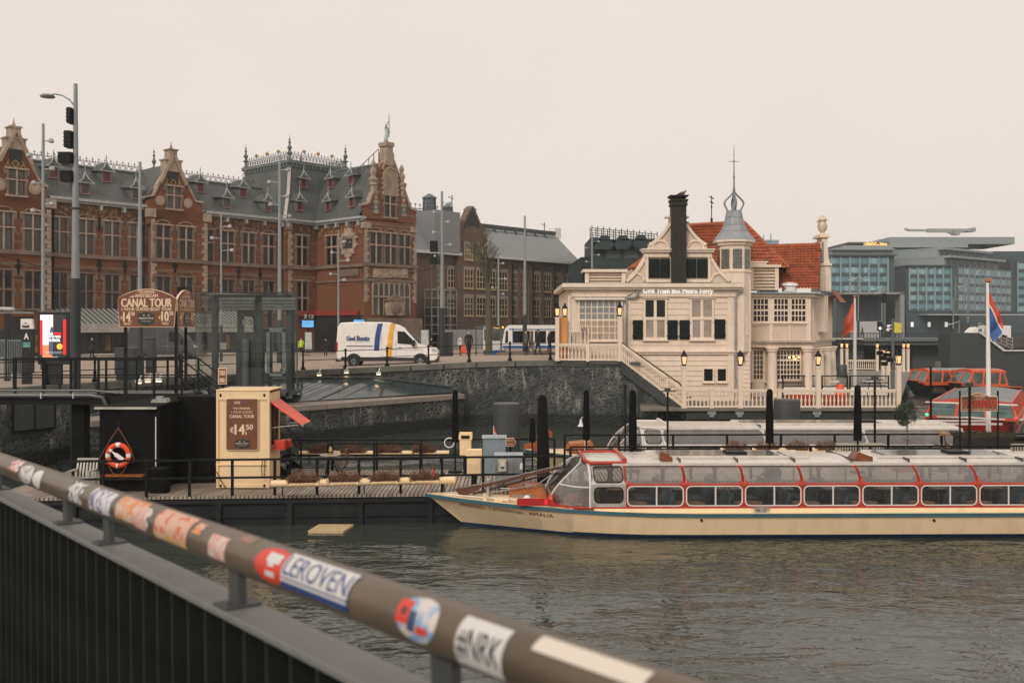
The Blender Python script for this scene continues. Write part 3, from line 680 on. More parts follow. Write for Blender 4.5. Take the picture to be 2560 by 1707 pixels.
u_=FA.u(754,-.35);station_window(FA,u_-.85,u_+.85,FA.uz(754,665)[1],FA.uz(754,590)[1],-.35,arch=False);station_window(FA,u_-.85,u_+.85,FA.uz(754,787)[1],FA.uz(754,703)[1],-.35,arch=False,trans=.5)
u_=FC.u(830);station_window(FC,u_-1.0,u_+1.1,FC.uz(830,663)[1],FC.uz(830,590)[1],0,arch=False)
for px in(939,975,1010):
 u_=FD.u(px);station_window(FD,u_-.95,u_+.95,FD.uz(914,658)[1],FD.uz(960,583)[1],0,trans=.6)
u_=FD.u(974);station_window(FD,u_-.9,u_+.9,FD.uz(974,543)[1],FD.uz(974,490)[1],0,arch=False,trans=.62)
a=FD.uz(932,787);e=FD.uz(1022,703);b=B();n=7
zt=FD.uz(975,742)[1]
b.mk(1);b.box(a[0]-.15,a[0],-.12,0,a[1],e[1]);b.box(e[0],e[0]+.15,-.12,0,a[1],e[1]);b.box(a[0],e[0],-.14,0,zt-.08,zt+.08)
for i in range(1,n):x=lerp(a[0],e[0],i/n);b.box(x-.07,x+.07,-.13,0,a[1],e[1]-.3)
for i in range(n):
 x0,x1=lerp(a[0],e[0],i/n),lerp(a[0],e[0],(i+1)/n);xm,r_=(x0+x1)/2,(x1-x0)/2
 b.prism([(x0,e[1]-.6)]+[(xm-r_*.8*math.cos(t),e[1]-.75+r_*.9*math.sin(t))for t in[math.pi*k/6 for k in range(7)]]+[(x1,e[1]-.6),(x1,e[1]+.1),(x0,e[1]+.1)],-.12,0)
o=b.build('arcade_window',[SANDBAND,SANDST],ST);g_=B();g_.face([(a[0],-.03,a[1]),(e[0],-.03,a[1]),(e[0],-.03,e[1]),(a[0],-.03,e[1])]);g_.build('pane',PANE2,o);place(o,FD)
CLn=(pD-pC).length
b=B();b.box(0,CLn,-.03,0,ZE-2.0,ZE-.55);place(b.build('tile_frieze',TILEDEC,ST),FC)
b=B();b.box(-.3,CLn+.1,-.6,.3,ZE-.22,ZE+.05);b.box(0,CLn,-.35,0,ZE-.45,ZE-.22)
for i in range(5):b.box(.6+i*2,.84+i*2,-.5,0,ZE-.95,ZE-.45)
place(b.build('cornice',MATS['cornice_lead_grey'],ST),FC)
b=B();z_=FC.uz(786,671)[1];b.box(0,CLn,-.3,0,z_-.15,z_+.2);z_=FC.uz(870,702)[1];b.box(0,CLn,-.12,0,z_-.08,z_+.1);place(b.build('string_course',SANDBAND,ST),FC)
def cart(p0,p1,q0,q1):
 a=FC.uz(p0,q1);e=FC.uz(p1,q0);return a[0],e[0],a[1],e[1]
u0,u1,z0,z1=cart(849,896,562,655);um=(u0+u1)/2;b=B()
for(x0,x1,y0,y1)in((.18,.82,.20,.80),(.1,.9,.36,.70),(.3,.7,.80,.92),(.42,.58,.92,1.0),(.32,.68,.12,.20),(.42,.58,0,.12),(0,.1,.42,.5),(.9,1,.42,.5),(.0,.1,.62,.7),(.9,1,.62,.7)):
 b.box(lerp(u0,u1,x0),lerp(u0,u1,x1),-.2,0,lerp(z0,z1,y0),lerp(z0,z1,y1))
for i in range(30):b.sphere((lerp(u0+.4,u1-.4,random.random()),-.2,lerp(z0+1,z1-.8,random.random())),random.uniform(.08,.2),6,sy=.5)
o=b.build('stone_cartouche',SANDST,ST);b=B();b.box(lerp(u0,u1,.27),lerp(u0,u1,.75),-.24,-.2,lerp(z0,z1,.36),lerp(z0,z1,.63));b.build('inscription_plate',mat('green_plate',(.035,.04,.03),.4),o);place(o,FC)
a=FC.uz(851,692);e=FC.uz(898,671);b=B();b.box(a[0],e[0],-.12,0,a[1],e[1]);place(b.build('relief_panel',SANDBAND,ST),FC)
b=B()
for px,py in((45,665),(248,663),(312,666),(437,665),(596,680),(650,686),(248,560)):u_,z_=FA.uz(px,py,-.8 if px in(45,437)else 0);w=-.8 if px in(45,437)else 0;b.box(u_-.09,u_+.09,w-.12,w,z_-.7,z_+.7);b.box(u_-.25,u_+.25,w-.1,w,z_-.15,z_+.15)
b.build('wall_anchors',BLACK,ST)
b=B()
for u_,w in((g2[0]-.5,0),(FA.u(700),0),(g1[1]+.5,0)):b=B();b.tube([(u_,w-.2,4),(u_,w-.2,ZE-.5)],.11,6);b.build('downpipe',BLACK,ST)
q=FA.uz(692,478,5.0);ZR=q[1]
def slope_plane():return((0,-.3,ZE+.03),(10,-.3,ZE+.03),(0,5,ZR))
b=B();b.poly([(uL,-.4,ZE+.03),(FA.u(716),-.4,ZE+.03),(FA.u(716),5,ZR),(uL,5,ZR),(FA.u(716),14,ZR),(uL,14,ZR)],[(0,1,2,3),(3,2,4,5)]);b.build('roof',SLATE,ST)
b=B();b.tube([(uL,5,ZR+.1),(FA.u(716),5,ZR+.1)],.16,6);b.build('ridge_roll',COPPER,ST)
def cresting(name,pts,h=1.0,step=.62,gold=False,fr=None):
 b=B()
 for a,e in zip(pts,pts[1:]):
  a,e=Vector(a),Vector(e);L_=(e-a).length;n=int(L_/step);d=(e-a)/L_;nn_=Vector((-d.y,d.x,0))
  for k in(.04,h*.62):b.beam(a+Vector((0,0,k)),e+Vector((0,0,k)),.05)
  for i in range(n):
   c=a+d*((i+.5)*L_/n);m_=8
   for rr_,zc in((step*.36,h*.33),):
    P_=[c+d*math.cos(2*math.pi*k/m_)*rr_+Vector((0,0,zc+math.sin(2*math.pi*k/m_)*rr_))for k in range(m_+1)]
    for p0,p1 in zip(P_,P_[1:]):b.beam(p0,p1,.05)
   b.beam(c+Vector((0,0,h*.5)),c+Vector((0,0,h*1.05)),.05);b.beam(c+Vector((0,0,h*.86))-d*.14,c+Vector((0,0,h*.86))+d*.14,.05)
   c2=a+d*(i*L_/n);b.beam(c2,c2+Vector((0,0,h*.8)),.045)
 return b.build(name,mat('cresting_iron',(.10,.10,.095),.6),ST)
cresting('roof_cresting',[(g1[1]-1.5,5,ZR+.15),(g2[0]+2.2,5,ZR+.15)],1.0,.66)
cresting('roof_cresting',[(g2[1]-2.2,5,ZR+.15),(FA.u(700),5,ZR+.15)],1.0,.66)
t0=FA.plane(724,407,(0,2.2,0),(1,2.2,0),(0,2.2,1));ZT=t0.z
T0=Vector((t0.x,2.2,ZT));TW,TD=8.6,9.4
E0=(FA.u(706)-.2,-.75);E1=(uC+6,14.5)
b=B();zE=ZE+.05
base=[(E0[0],E0[1]),(E0[0]+TW+5.2,E0[1]),(E0[0]+TW+5.2,14),(E0[0],14)];topq=[(T0.x,T0.y),(T0.x+TW,T0.y),(T0.x+TW,T0.y+TD),(T0.x,T0.y+TD)]
mid=[(lerp(p[0],q[0],.72),lerp(p[1],q[1],.72))for p,q in zip(base,topq)];zm_=lerp(zE,ZT,.5)
v=[(p[0],p[1],zE)for p in base]+[(p[0],p[1],zm_)for p in mid]+[(p[0],p[1],ZT)for p in topq]
b.poly(v,[(i,(i+1)%4,(i+1)%4+4,i+4)for i in range(4)]+[(i+4,(i+1)%4+4,(i+1)%4+8,i+8)for i in range(4)]+[(8,9,10,11)]);b.build('tower_roof',SLATE,ST)
b=B();b.box(T0.x-.4,T0.x+TW+.4,T0.y-.4,T0.y+TD+.4,ZT-.05,ZT+.35);b.box(T0.x-.2,T0.x+TW+.2,T0.y-.2,T0.y+TD+.2,ZT-.5,ZT-.05)
n=14
for i in range(n):b.box(T0.x+i*TW/n,T0.x+i*TW/n+.25,T0.y-.36,T0.y,ZT-.35,ZT-.06);b.box(T0.x-.36,T0.x,T0.y+i*TD/n,T0.y+i*TD/n+.25,ZT-.35,ZT-.06)
b.build('tower_cornice',COPPER,ST)
b=B()
for i in(0,1):b.beam((base[i][0],base[i][1],zE),(mid[i][0],mid[i][1],zm_),.36,.12);b.beam((mid[i][0],mid[i][1],zm_),(topq[i][0],topq[i][1],ZT-.4),.36,.12)
b.build('hip_flashing',mat('pale_lead',(.42,.38,.34),.6),ST)
cresting('tower_cresting',[(T0.x,T0.y+TD,ZT+.35),(T0.x,T0.y,ZT+.35),(T0.x+TW,T0.y,ZT+.35),(T0.x+TW,T0.y+TD,ZT+.35)],1.15,.5)
for i,(x,y)in enumerate(((T0.x,T0.y+TD/4),(T0.x,T0.y+TD/2),(T0.x,T0.y+TD*.75),(T0.x+TW/4,T0.y),(T0.x+TW/2,T0.y),(T0.x+TW*.75,T0.y))):
 b=B();b.lathe([(.08,0),(.2,.08),(.24,.22),(.14,.36),(.03,.45)],(x,y,ZT+1.45),8);b.build('gilt_crown',mat('gilding',(.55,.33,.10),.4,.3),ST,smooth=True)
fin=[(.5,0),(.5,.4),(.28,.6),(.28,1.3),(.6,1.5),(.6,1.65),(.2,1.9),(.2,2.2),(.42,2.5),(.5,2.8),(.25,3.2),(.16,3.6),(.3,3.8),(.3,3.95),(.1,4.2),(.22,4.5),(.04,4.9),(.03,5.6)]
for(x,y),k in zip(topq,(1,.95,.9,.95)):
 b=B();b.lathe([(r_*.6,z_*.56)for r_,z_ in fin],(x,y,ZT+.3),8);b.build('finial',COPPER,ST,smooth=True)
q=FA.plane(385,420,(0,7,0),(1,7,0),(0,7,1));b=B();b.lathe([(r_*.5,z_*.62)for r_,z_ in fin],(q.x,7,q.z-1),8);b.build('finial',COPPER,ST,smooth=True)
rt=Vector(toA(FD,(md,.5,FD.uz(974,398)[1]-.4)));eL=Vector(toA(FD,(-.6,.3,ZE+.03)));eR=Vector(toA(FD,(DL+.4,.3,ZE+.03)))
bk_=14.0;b=B()
b.poly([eL,rt,eR,(eL.x,bk_,eL.z),(rt.x,bk_,rt.z),(eR.x,bk_,eR.z)],[(0,1,4,3),(1,2,5,4)]);b.build('roof',SLATE,ST)
b=B();b.tube([rt,(rt.x,bk_-6,rt.z)],.16,6);b.build('ridge_roll',COPPER,ST)
def dormer_src(k):
 o=bpy.data.objects.new('dormer',None)
 b=B();b.box(-.5,.5,-.1,1.6,0,1.15);o=b.build('dormer',COPPER,ST)
 b=B();b.box(-.40,.40,-.13,-.11,.12,1.02);b.build('pane',mat('dormer_red',(.10,.012,.012),.4)if k==0 else PANE2,o)
 b=B();b.box(-.46,-.36,-.2,-.1,.05,1.1);b.box(.36,.46,-.2,-.1,.05,1.1);b.box(-.5,.5,-.3,-.1,-.05,.06);b.build('frame',mat('dormer_frame',(.25,.13,.11),.5),o)
 b=B();b.poly([(-.85,-.45,1.1),(.85,-.45,1.1),(.85,1.7,1.3),(-.85,1.7,1.3),(0,-.15,2.1),(0,1.9,2.1),(-.35,-.4,1.45),(.35,-.4,1.45)],[(0,6,4,5,3),(1,2,5,4,7),(0,1,7,6),(6,7,4)])
 b.build('hood',SLATE,o)
 b=B()
 for a,e in(((-.85,-.47,1.12),(.85,-.47,1.12)),((-.35,-.42,1.47),(0,-.17,2.15)),((.35,-.42,1.47),(0,-.17,2.15)),((-.85,-.47,1.12),(-.35,-.42,1.47)),((.85,-.47,1.12),(.35,-.42,1.47))):b.beam(a,e,.12)
 b.lathe([(.09,2.1),(.04,2.4),(.07,2.5),(.02,2.9)],(0,-.17,0),5);b.build('hood_trim',mat('hood_trim_white',(.27,.29,.285),.5),o)
 return o
dsrc=[dormer_src(0),dormer_src(1)];used=[0,0]
def dormer(k,p,rz=0):
 if not used[k]:o=dsrc[k];used[k]=1
 else:
  o=dsrc[k].copy();C.objects.link(o)
  for c in[c for c in bpy.data.objects if c.parent==dsrc[k]]:
   d_=c.copy();C.objects.link(d_);d_.parent=o
 o.location=p;o.rotation_euler=(0,0,rz)
for px,py,k in((132,446,0),(264,456,0),(499,482,0),(605,494,0),(211,486,1),(338,498,1),(565,520,1),(667,529,1)):dormer(k,FA.plane(px,py,*slope_plane()))
P0=(v[0],v[1],v[5])
for px,py in((757,470),(747,527)):
 if py<500:q=FA.plane(px,py,v[4],v[5],v[9])
 else:q=FA.plane(px,py,v[0],v[1],v[5])
 dormer(0,q)
for px,py in((829,470),(880,463),(823,527),(882,518)):dormer(0,FA.plane(px,py,eL,rt,(eL.x,bk_,eL.z)),-math.pi/2)
u0,u1=FA.u(168,-4),FA.u(650,-4);zc=FA.uz(300,786,-3)[1];zc1=FA.uz(300,780,-.2)[1]
b=B();za=FA.uz(300,812,-4)[1]
b.face([(u0,-4,za),(u1,-4,za),(u1,-.1,za+1.6),(u0,-.1,za+1.6)]);b.build('canopy_glass',mat('canopy_glass',(.10,.12,.11),.25),ST)
b=B();n=40
for i in range(n+1):x=lerp(u0,u1,i/n);b.beam((x,-4,za+.05),(x-.0,-.1,za+1.65),.09)
b.box(u0,u1,-4.2,-3.9,za-.75,za+.1);b.build('canopy_frame',mat('canopy_grey',(.34,.32,.29),.5),ST)
b=B()
for s0,s1,w in((FA.u(-100),FA.u(700),-1.2),):b.box(s0,s1,w,w+.3,0,FA.uz(300,822,-1.2)[1]-.1)
b.build('shop_front',mat('shop_dark',(.022,.024,.022),.3,var=.6,scale=.4),ST)
b=B()
for i in range(26):
 x=lerp(FA.u(30),FA.u(690),i/26);b.box(x,x+.12,-1.32,-1.2,2.4,za)
 if i%3==1:b.mk(1);b.box(x+.5,x+1.1,-1.26,-1.21,3.2,4.8);b.mk(0)
b.build('shop_mullions',[GREYD,mat('shop_poster',(.30,.16,.05),.5,var=.8,scale=.6)],ST)
b=B();a=FD.uz(1042,790);z_=FC.uz(800,787)[1];b.box(FA.u(722),uC,-.9,-.35,z_-.1,z_+.45);b.build('red_fascia',mat('fascia_red',(.26,.04,.025),.5),ST)
b=B();b.box(0,CLn*.92,-.5,0,z_-.1,z_+.45);place(b.build('red_fascia',MATS['fascia_red'],ST),FC)
b=B();b.box(-1,CLn*.98,-.2,0,2,z_-.1);place(b.build('shop_front',MATS['shop_dark'],ST),FC)
b=B();b.box(-.5,DL+.6,-.5,0,2,FD.uz(960,795)[1]);place(b.build('stone_plinth',SANDBAND,ST),FD)
for k,(px0,px1,py0,py1,lab)in enumerate(((755,784,801,818,'bright blue screen under the red fascia, left of the grey mast'),(884,911,799,812,'bright blue screen peeking out above the white van roof'))):
 Y=112;p0=W(px0,py1,Y);p1=W(px1,py0,Y);t=T('information_screen',lab,'screen',(p0.x,Y,p0.z),group='departure screens')
 w_,h_=p1.x-p0.x,p1.z-p0.z
 b=B();b.box(-.12,w_+.12,0,.3,-.12,h_+.12);b.beam((w_/2,.2,h_),(w_/2,.2,h_+.9),.12);b.beam((w_/2,.2,0),(w_/2,.2,2.6-p0.z),.16);b.build('housing',BLACK,t)
 b=B();b.box(0,w_,-.02,0,0,h_);b.build('display',mat('screen_blue',(.10,.38,.85),.3,var=.5,scale=3,emit=.45),t)
PW=FA.world((0,2.5,0));FW=Frame((PW.x,PW.y),FA.th)
wr_=T('station_wing','brown brick station wing with a grey membrane roof and yellow window frames, behind the tram','building',FW.world((FW.u(1045),0,0)),FW.th)
UO=FW.u(1045)
def wu(px,py,w=0.0):a=FW.uz(px,py,w);return a[0]-UO,a[1]
zE2=wu(1115,637)[1];uE=wu(1446,700)[0];PW_=[0.0]
YELF=mat('yellow_window_frame',(.40,.31,.18),.5)
b=B();b.box(-6,uE,0,12,0,zE2);b.build('wall',BRICK2,wr_)
gl,gr=wu(1143,600)[0],wu(1216,600)[0]
b=B();ap=wu(1180,518,-.6);la=wu(1143,594,-.6);ra=wu(1216,604,-.6);sl=wu(1157,552,-.6)
b.prism([(la[0],4),(ra[0],4),(ra[0],ra[1]),(ap[0]+.4,ap[1]),(ap[0]-.2,ap[1]),(la[0],la[1])],-.6,.6)
for k in(0,1):x=(la[0],ra[0]-.5)[k];b.box(x,x+.5,-.72,-.6,3,la[1]-.5)
go=b.build('gable',BRICK2,wr_)
b=B();b.beam((la[0]-.2,-.1,la[1]),(ap[0],-.1,ap[1]+.1),1.2,.25);b.beam((ra[0]+.2,-.1,ra[1]),(ap[0]+.2,-.1,ap[1]+.1),1.2,.25);b.build('coping',SANDBAND,go)
b=B()
for px,t in((1162,0),(1167,.6),(1172,1),(1176,1.2),(1181,1.2),(1186,1),(1190,.6),(1195,0)):
 u_,z_=wu(px,592,-.6);b.box(u_-.14,u_+.14,-.66,-.61,z_+(1.6 if 0<t else 1.2),z_+2.2+t*1.6)
b.build('louvred_slots',PANE,go)
b=B()
for px in(1084,1104,1149,1178,1212,1243,1272,1296,1324,1353,1381,1407,1434):
 u_=wu(px,700)[0];b=B();b.box(u_-.4,u_+.4,-.22,0,2,zE2-.8);b.build('brick_pier',BRICK2,wr_)
b=B()
for i,px in enumerate((1143,1220,1278,1330,1383,1439)):u_=wu(px,700)[0];b=B();b.tube([(u_,-.3,2),(u_,-.3,zE2-.6)],.13,5);b.build('downpipe',BLACK,wr_)
b=B();b.box(-6,gl,-1.0,.5,zE2-.05,zE2+.35);b.build('gutter',mat('white_gutter',(.55,.54,.52),.5),wr_)
b=B();b.box(gr,uE+.6,-1.0,.5,zE2-.05,zE2+.3);b.build('gutter',MATS['white_gutter'],wr_)
b=B()
for px in(1129,1163,1194,1227,1257,1284,1307,1338,1367,1393.5,1420):
 u_=wu(px,700)[0];b.box(u_-1.25,u_+1.25,-.03,0,wu(1129,660)[1],wu(1129,655)[1])
b.build('brick_soldier_course',mat('dark_brick_course',(.07,.045,.035),.8),wr_)
def wing_window(px,z0,z1,hw,w=-.02,blank=False):
 u_=wu(px,700)[0];f=B();f.mk(1);f.box(u_-hw-.15,u_+hw+.15,w-.14,w,z1,z1+.45);f.mk(0)
 f.box(u_-hw-.12,u_+hw+.12,w-.16,w,z0-.2,z0)
 for x in(-hw,-hw/3,hw/3,hw):f.box(u_+x-.06,u_+x+.06,w-.1,w,z0,z1)
 for t in(0,.36,.64,1):z_=lerp(z0,z1,t);f.box(u_-hw-.05,u_+hw+.05,w-.095,w,z_-.06,z_+.06)
 o=f.build('window',[YELF,mat('grey_lintel',(.26,.23,.19),.7)],wr_)
 g=B();g.face([(u_-hw,w-.04,z0),(u_+hw,w-.04,z0),(u_+hw,w-.04,z1),(u_-hw,w-.04,z1)]);g.build('pane',mat('blank_panel',(.17,.13,.095),.7)if blank else(PANE2 if z0>12 else PANE),o)
za,zb_,zc_,zd=wu(1129,719)[1],wu(1129,673)[1],wu(1129,788)[1],wu(1129,743)[1]
for px in(1129,1163,1194,1227,1257,1284,1307,1338,1367,1393.5,1420):
 hw=.62 if px in(1284,1307)else .88
 w=-.62 if px in(1163,1194)else-.02
 wing_window(px,za,zb_,hw,w);wing_window(px,zc_,zd,hw,w)
wing_window(1094,za,zb_,1.2,blank=True);wing_window(1094,zc_,zd,1.2)
for px,bl in((1163,True),(1194,False)):wing_window(px,wu(1163,649)[1],wu(1163,613)[1],.85,-.62,bl)
MEM=mat('grey_roof_membrane',(.20,.21,.215),.6,var=.06,scale=.5)
r1=wu(1204,566,6);b=B();zr=r1[1]
b.poly([(gr-3,-.6,zE2+.3),(uE,-.6,zE2+.3),(uE+1,6,zr),(gr-3,6,zr),(gr-3,14,zr-1),(uE,14,zr-1)],[(0,1,2,3),(3,2,5,4)]);b.build('roof',MEM,wr_)
b=B();b.beam((gr-3,5.8,zr+.15),(uE+1,5.8,zr+.15),.4,.5)
for i in range(9):u_=lerp(gr,uE,i/9);b.beam((u_,5.3,zr-.2),(u_,4.8,zr-.9),.2)
b.beam((gr,5.0,zr-.7),(uE,5.0,zr-.7),.06);b.build('ridge_walkway',GREYD,wr_)
z2=wu(1100,533,4)[1];b=B()
b.poly([(-6,-.5,zE2+.3),(gl+1,-.5,zE2+.3),(gl+3.5,3.6,z2),(-6,3.6,z2),(-6,12,z2),(gl+3.5,12,z2)],[(0,1,2,3),(3,2,5,4),(1,5,2)]);b.build('roof',MEM,wr_)
b=B();b.prism([(gl-5.5,zE2+.3),(gl-.5,zE2+.3),(gl-.5,z2-.4),(gl-5.5,z2-.4)],-1.1,3,'y');b.build('roof_casing',MEM,wr_)
b=B();
for i in range(18):u_=lerp(-5,gl+3,i/18);b.beam((u_,3.6,z2),(u_,3.6,z2+.7),.06);b.sphere((u_,3.6,z2+.8),.14,5)
b.beam((-6,3.6,z2+.2),(gl+3.5,3.6,z2+.2),.1);b.build('roof_cresting',COPPER,wr_)
for px,h,r_ in((1073.6,2.3,.95),(1119,1.2,.75),(1175,1.5,.9)):
 u_=wu(px,520,5)[0];b=B();base=z2 if px<1150 else z2-.2
 b.lathe([(r_,0),(r_*.85,h*.9),(r_*1.2,h*.92),(r_*1.1,h),(.2,h+.5)],(u_,5,base),8)
 for k in range(8):a=k*math.pi/4+.39;b.beam((u_+math.cos(a)*r_*1.05,5+math.sin(a)*r_*1.05,base),(u_+math.cos(a)*r_*.95,5+math.sin(a)*r_*.95,base+h),.16)
 for t in(.3,.6):b.lathe([(r_*1.05,h*t),(r_*1.05,h*t+.1)],(u_,5,base),8)
 b.build('roof_ventilator',mat('zinc_blue',(.12,.15,.17),.5,.3),wr_)
u_=wu(1384,590,8)[0];b=B();b.box(u_-.8,u_+.8,7,8.5,zr-.5,zr+1.3);b.build('roof_vent_box',WHITE,wr_)
for px,py in((1130,488),(1361,556)):u_,z_=wu(px,py,6);b=B();b.beam((u_,6,z_-4.5),(u_,6,z_),.1);b.beam((u_-.9,6,z_-.3),(u_+.4,6,z_-.6),.07);b.build('antenna',GREYD,wr_)
sf=T('scaffold','pale tube scaffold in several lifts, right of the gabled station corner','scaffold',FW.world((wu(1042,700)[0]+UO,-3,0)),FW.th)
b=B();L_=wu(1106,700,-3)[0]-wu(1042,700,-3)[0];zt=wu(1060,722,-3)[1]
for i in range(5):
 for w in(0,1.4):b.tube([(i*L_/4,w,2.3),(i*L_/4,w,zt)],.06,5)
for k in range(7):
 z_=lerp(3.5,zt,k/6)
 for w in(0,1.4):b.tube([(0,w,z_),(L_,w,z_)],.05,5)
b.build('tubes',mat('scaffold_tube',(.38,.37,.34),.4,.4),sf)
for k in(1,3,5):z_=lerp(3.5,zt,k/6)-.1;b=B();b.box(0,L_,0,1.4,z_,z_+.06);b.build('board_deck',mat('scaffold_board',(.25,.19,.12),.8),sf)
b=B();b.box(L_*.1,L_*.95,1.6,1.75,2.4,8.2);b.build('dark_net',mat('net_dark',(.03,.035,.035),.8),sf)
hd=T('site_hoarding','plain pale grey hoarding boards beside the scaffold behind the van bonnet','hoarding',FW.world((wu(1045,860)[0]+UO,-4.5,0)),FW.th)
b=B();Lh=wu(1250,860,-4.5)[0]-wu(1045,860,-4.5)[0]
for i in range(16):b.box(i*Lh/16+.02,(i+1)*Lh/16-.02,0,.08,2.5,5.3)
b.build('boards',mat('hoarding_grey',(.33,.33,.33),.6),hd)
Yn=150;nb=T('netted_building','building wrapped in dark green scaffold netting left of the cream house','building',(X(1478,Yn),Yn,0))
x1=X(1640,Yn)-X(1478,Yn)
NET=mat('green_netting',(.022,.038,.038),.85,var=.5,scale=.35,stretch=(1,1,2))
b=B();zt0=Z(592,Yn);zt1=Z(612,Yn)
b.poly([(0,0,0),(x1,0,0),(x1,0,zt1),(0,0,zt0),(0,14,0),(x1,14,0),(x1,14,zt1),(0,14,zt0)],[(0,1,2,3),(3,2,6,7),(1,5,6,2),(4,0,3,7)]);b.build('netting',NET,nb)
b=B();b.poly([(0,0,Z(642,Yn)),(0,0,3),(X(1418,Yn)-X(1478,Yn),-3,3),(X(1418,Yn)-X(1478,Yn),-3,Z(668,Yn)),(X(1450,Yn)-X(1478,Yn),-2,Z(645,Yn))],[(0,1,2,3,4)]);b.build('side_netting',NET,nb)
for px in(1510,1556,1601):
 x=X(px,Yn)-X(1478,Yn);b=B();b.prism([(x-1.8,Z(625,Yn)),(x+1.8,Z(625,Yn)),(x+.5,Z(590,Yn)),(x-.5,Z(590,Yn))],-1.2,2);b.build('netted_dormer',NET,nb)
b=B()
for px in(1533,1578):x=X(px,Yn)-X(1478,Yn);b.box(x-1,x+1,-.1,-.02,Z(645,Yn),Z(624,Yn))
b.build('window',mat('netted_window',(.06,.075,.075),.5),nb)
b=B();n=11
for i in range(n+1):
 x=lerp(0,x1,i/n);
 for w in(-1.2,2):b.beam((x,w,Z(600,Yn)),(x,w,Z(lerp(566,582,i/n),Yn)),.13)
for dz in(0,12,24):
 for w in(-1.2,2):b.beam((0,w,Z(572+dz,Yn)),(x1,w,Z(588+dz,Yn)),.10)
b.box(0,x1,-1.2,2,Z(598,Yn)-.3,Z(598,Yn)-.1);b.build('scaffold_frame',GREYD,nb)
HGL=[mat('hotel_glass',(.10,.235,.275),.2,var=.4,scale=.22,stretch=(1,1,.25),spec=.9),mat('hotel_glass_pale',(.21,.36,.40),.25,var=.4,scale=.3,spec=.9)]
HDK=mat('hotel_dark_cladding',(.055,.083,.093),.5,var=.2,scale=.3);HST=mat('hotel_pale_slab',(.25,.285,.29),.6)
def glass_face(par,x0,x1,z0,z1,y,nx,nz,post=.35,pale=HST,flip=False,fn=None,name='glazed_facade'):
 g=B();g.face([(x0,y,z0),(x1,y,z0),(x1,y,z1),(x0,y,z1)])
 rnd=random.Random(int(x0*10)+nx);fr=B()
 for j in range(nz):
  za,zb_=lerp(z0,z1,j/nz),lerp(z0,z1,(j+1)/nz);fr.box(x0,x1,y-.22,y-.02,za-.35,za+.35)
  for i in range(nx*2):
   xa,xb=lerp(x0,x1,i/nx/2),lerp(x0,x1,(i+1)/nx/2)
   if rnd.random()<.45:g.mk(1);g.face([(xa,y-.06,za+.3),(xb,y-.06,za+.3),(xb,y-.06,zb_-.3),(xa,y-.06,zb_-.3)]);g.mk(0)
 fr.box(x0,x1,y-.22,y-.02,z1-.25,z1+.3)
 f2=B()
 for i in range(nx+1):x=lerp(x0,x1,i/nx);f2.box(x-post/2,x+post/2,y-.3,y-.03,z0,z1)
 o=g.build(name,HGL,par);fr.build('floor_bands',HDK,o);f2.build('fins',pale,o);return o
Yh=215
ht=T('hotel_block','left block of the glass hotel on tall columns, right of the cream house','hotel',(X(2077,Yh),Yh,0))
ox=X(2077,Yh);hx=lambda px:X(px,Yh)-ox;hz=lambda py:Z(py,Yh)
glass_face(ht,hx(2077),hx(2219),hz(731),hz(641),0,6,4)
b=B();b.box(hx(2076),hx(2236),.1,7,hz(733),hz(638));b.box(hx(2072),hx(2238),-.8,7,hz(640),hz(636));b.build('block',HDK,ht)
b=B();b.box(hx(2095),hx(2250),4,12,hz(636),hz(622));b.box(hx(2092),hx(2252),3,12,hz(622),hz(619));b.box(hx(2140),hx(2268),8,20,hz(622),hz(606));b.build('setback_floor',HST,ht)
b=B();b.box(hx(2168),hx(2268),12,34,hz(610),hz(596));b.box(hx(2165),hx(2272),11,35,hz(598),hz(594));b.build('roof_pavilion',mat('hotel_brown_panel',(.11,.10,.095),.6),ht)
b=B()
for i in range(60):b.box(hx(lerp(2204,2262,random.random())),hx(lerp(2204,2262,random.random()))*0+0,10.5,10.6,0,0)if 0 else b.sphere((hx(lerp(2204,2264,random.random())),10.8,hz(lerp(596,607,random.random()))),.22,5)
b.build('light_string',mat('warm_lights',(1,.6,.2),.4,emit=.35),ht)
b=B();b.box(hx(2090),hx(2233),-6,30,hz(738),hz(733));b.box(hx(2224),hx(2234),-6,-3,3,hz(735));b.build('portico',mat('portico_concrete',(.26,.26,.25),.7),ht)
b=B()
for px in(2108,2128,2148,2166,2186,2205):b=B();b.box(hx(px)-.9,hx(px)+.9,2,4,2.8,hz(733));b.build('column',HDK,ht);b=B()
b.box(hx(2085),hx(2240),12,14,2.8,hz(733));b.build('lobby_wall',HDK,ht)
b=B()
for i,px in enumerate((2116,2158,2178,2196)):b.box(hx(px),hx(px)+2.2,11.8,11.95,3,hz(760))
b.build('lobby_glazing',HGL[1],ht)
b=B();b.box(hx(2102),hx(2176),-8,-6,2.9,hz(804));b.build('white_hoarding',mat('hoarding_white',(.42,.42,.40),.6),ht)
h2=T('hotel_block','right block of the glass hotel with vertical lettering and a long angled wing','hotel',(X(2275,Yh),Yh+2,0))
o2=X(2275,Yh);kx=lambda px,Y=Yh:X(px,Y)-o2
b=B();b.box(kx(2236),kx(2280),16,40,0,hz(644));b.build('core',HDK,h2)
b=B();b.box(kx(2240),kx(2266),15.6,15.9,hz(672),hz(646));b.box(kx(2244),kx(2272),15.6,15.9,hz(800),hz(780));b.build('core_glazing',HGL[0],h2)
b=B();b.box(kx(2275),kx(2404),.1,30,0,hz(664));b.box(kx(2273),kx(2404),-.6,30,hz(664),hz(661));b.build('block',HDK,h2)
glass_face(h2,kx(2282),kx(2388),hz(775),hz(667),0,5,5)
fa2=Frame((X(2404,Yh),Yh+2),math.atan2(.80,1.0));
Lw=fa2.u(2530);wg=bpy.data.objects.new('hotel_block',None)
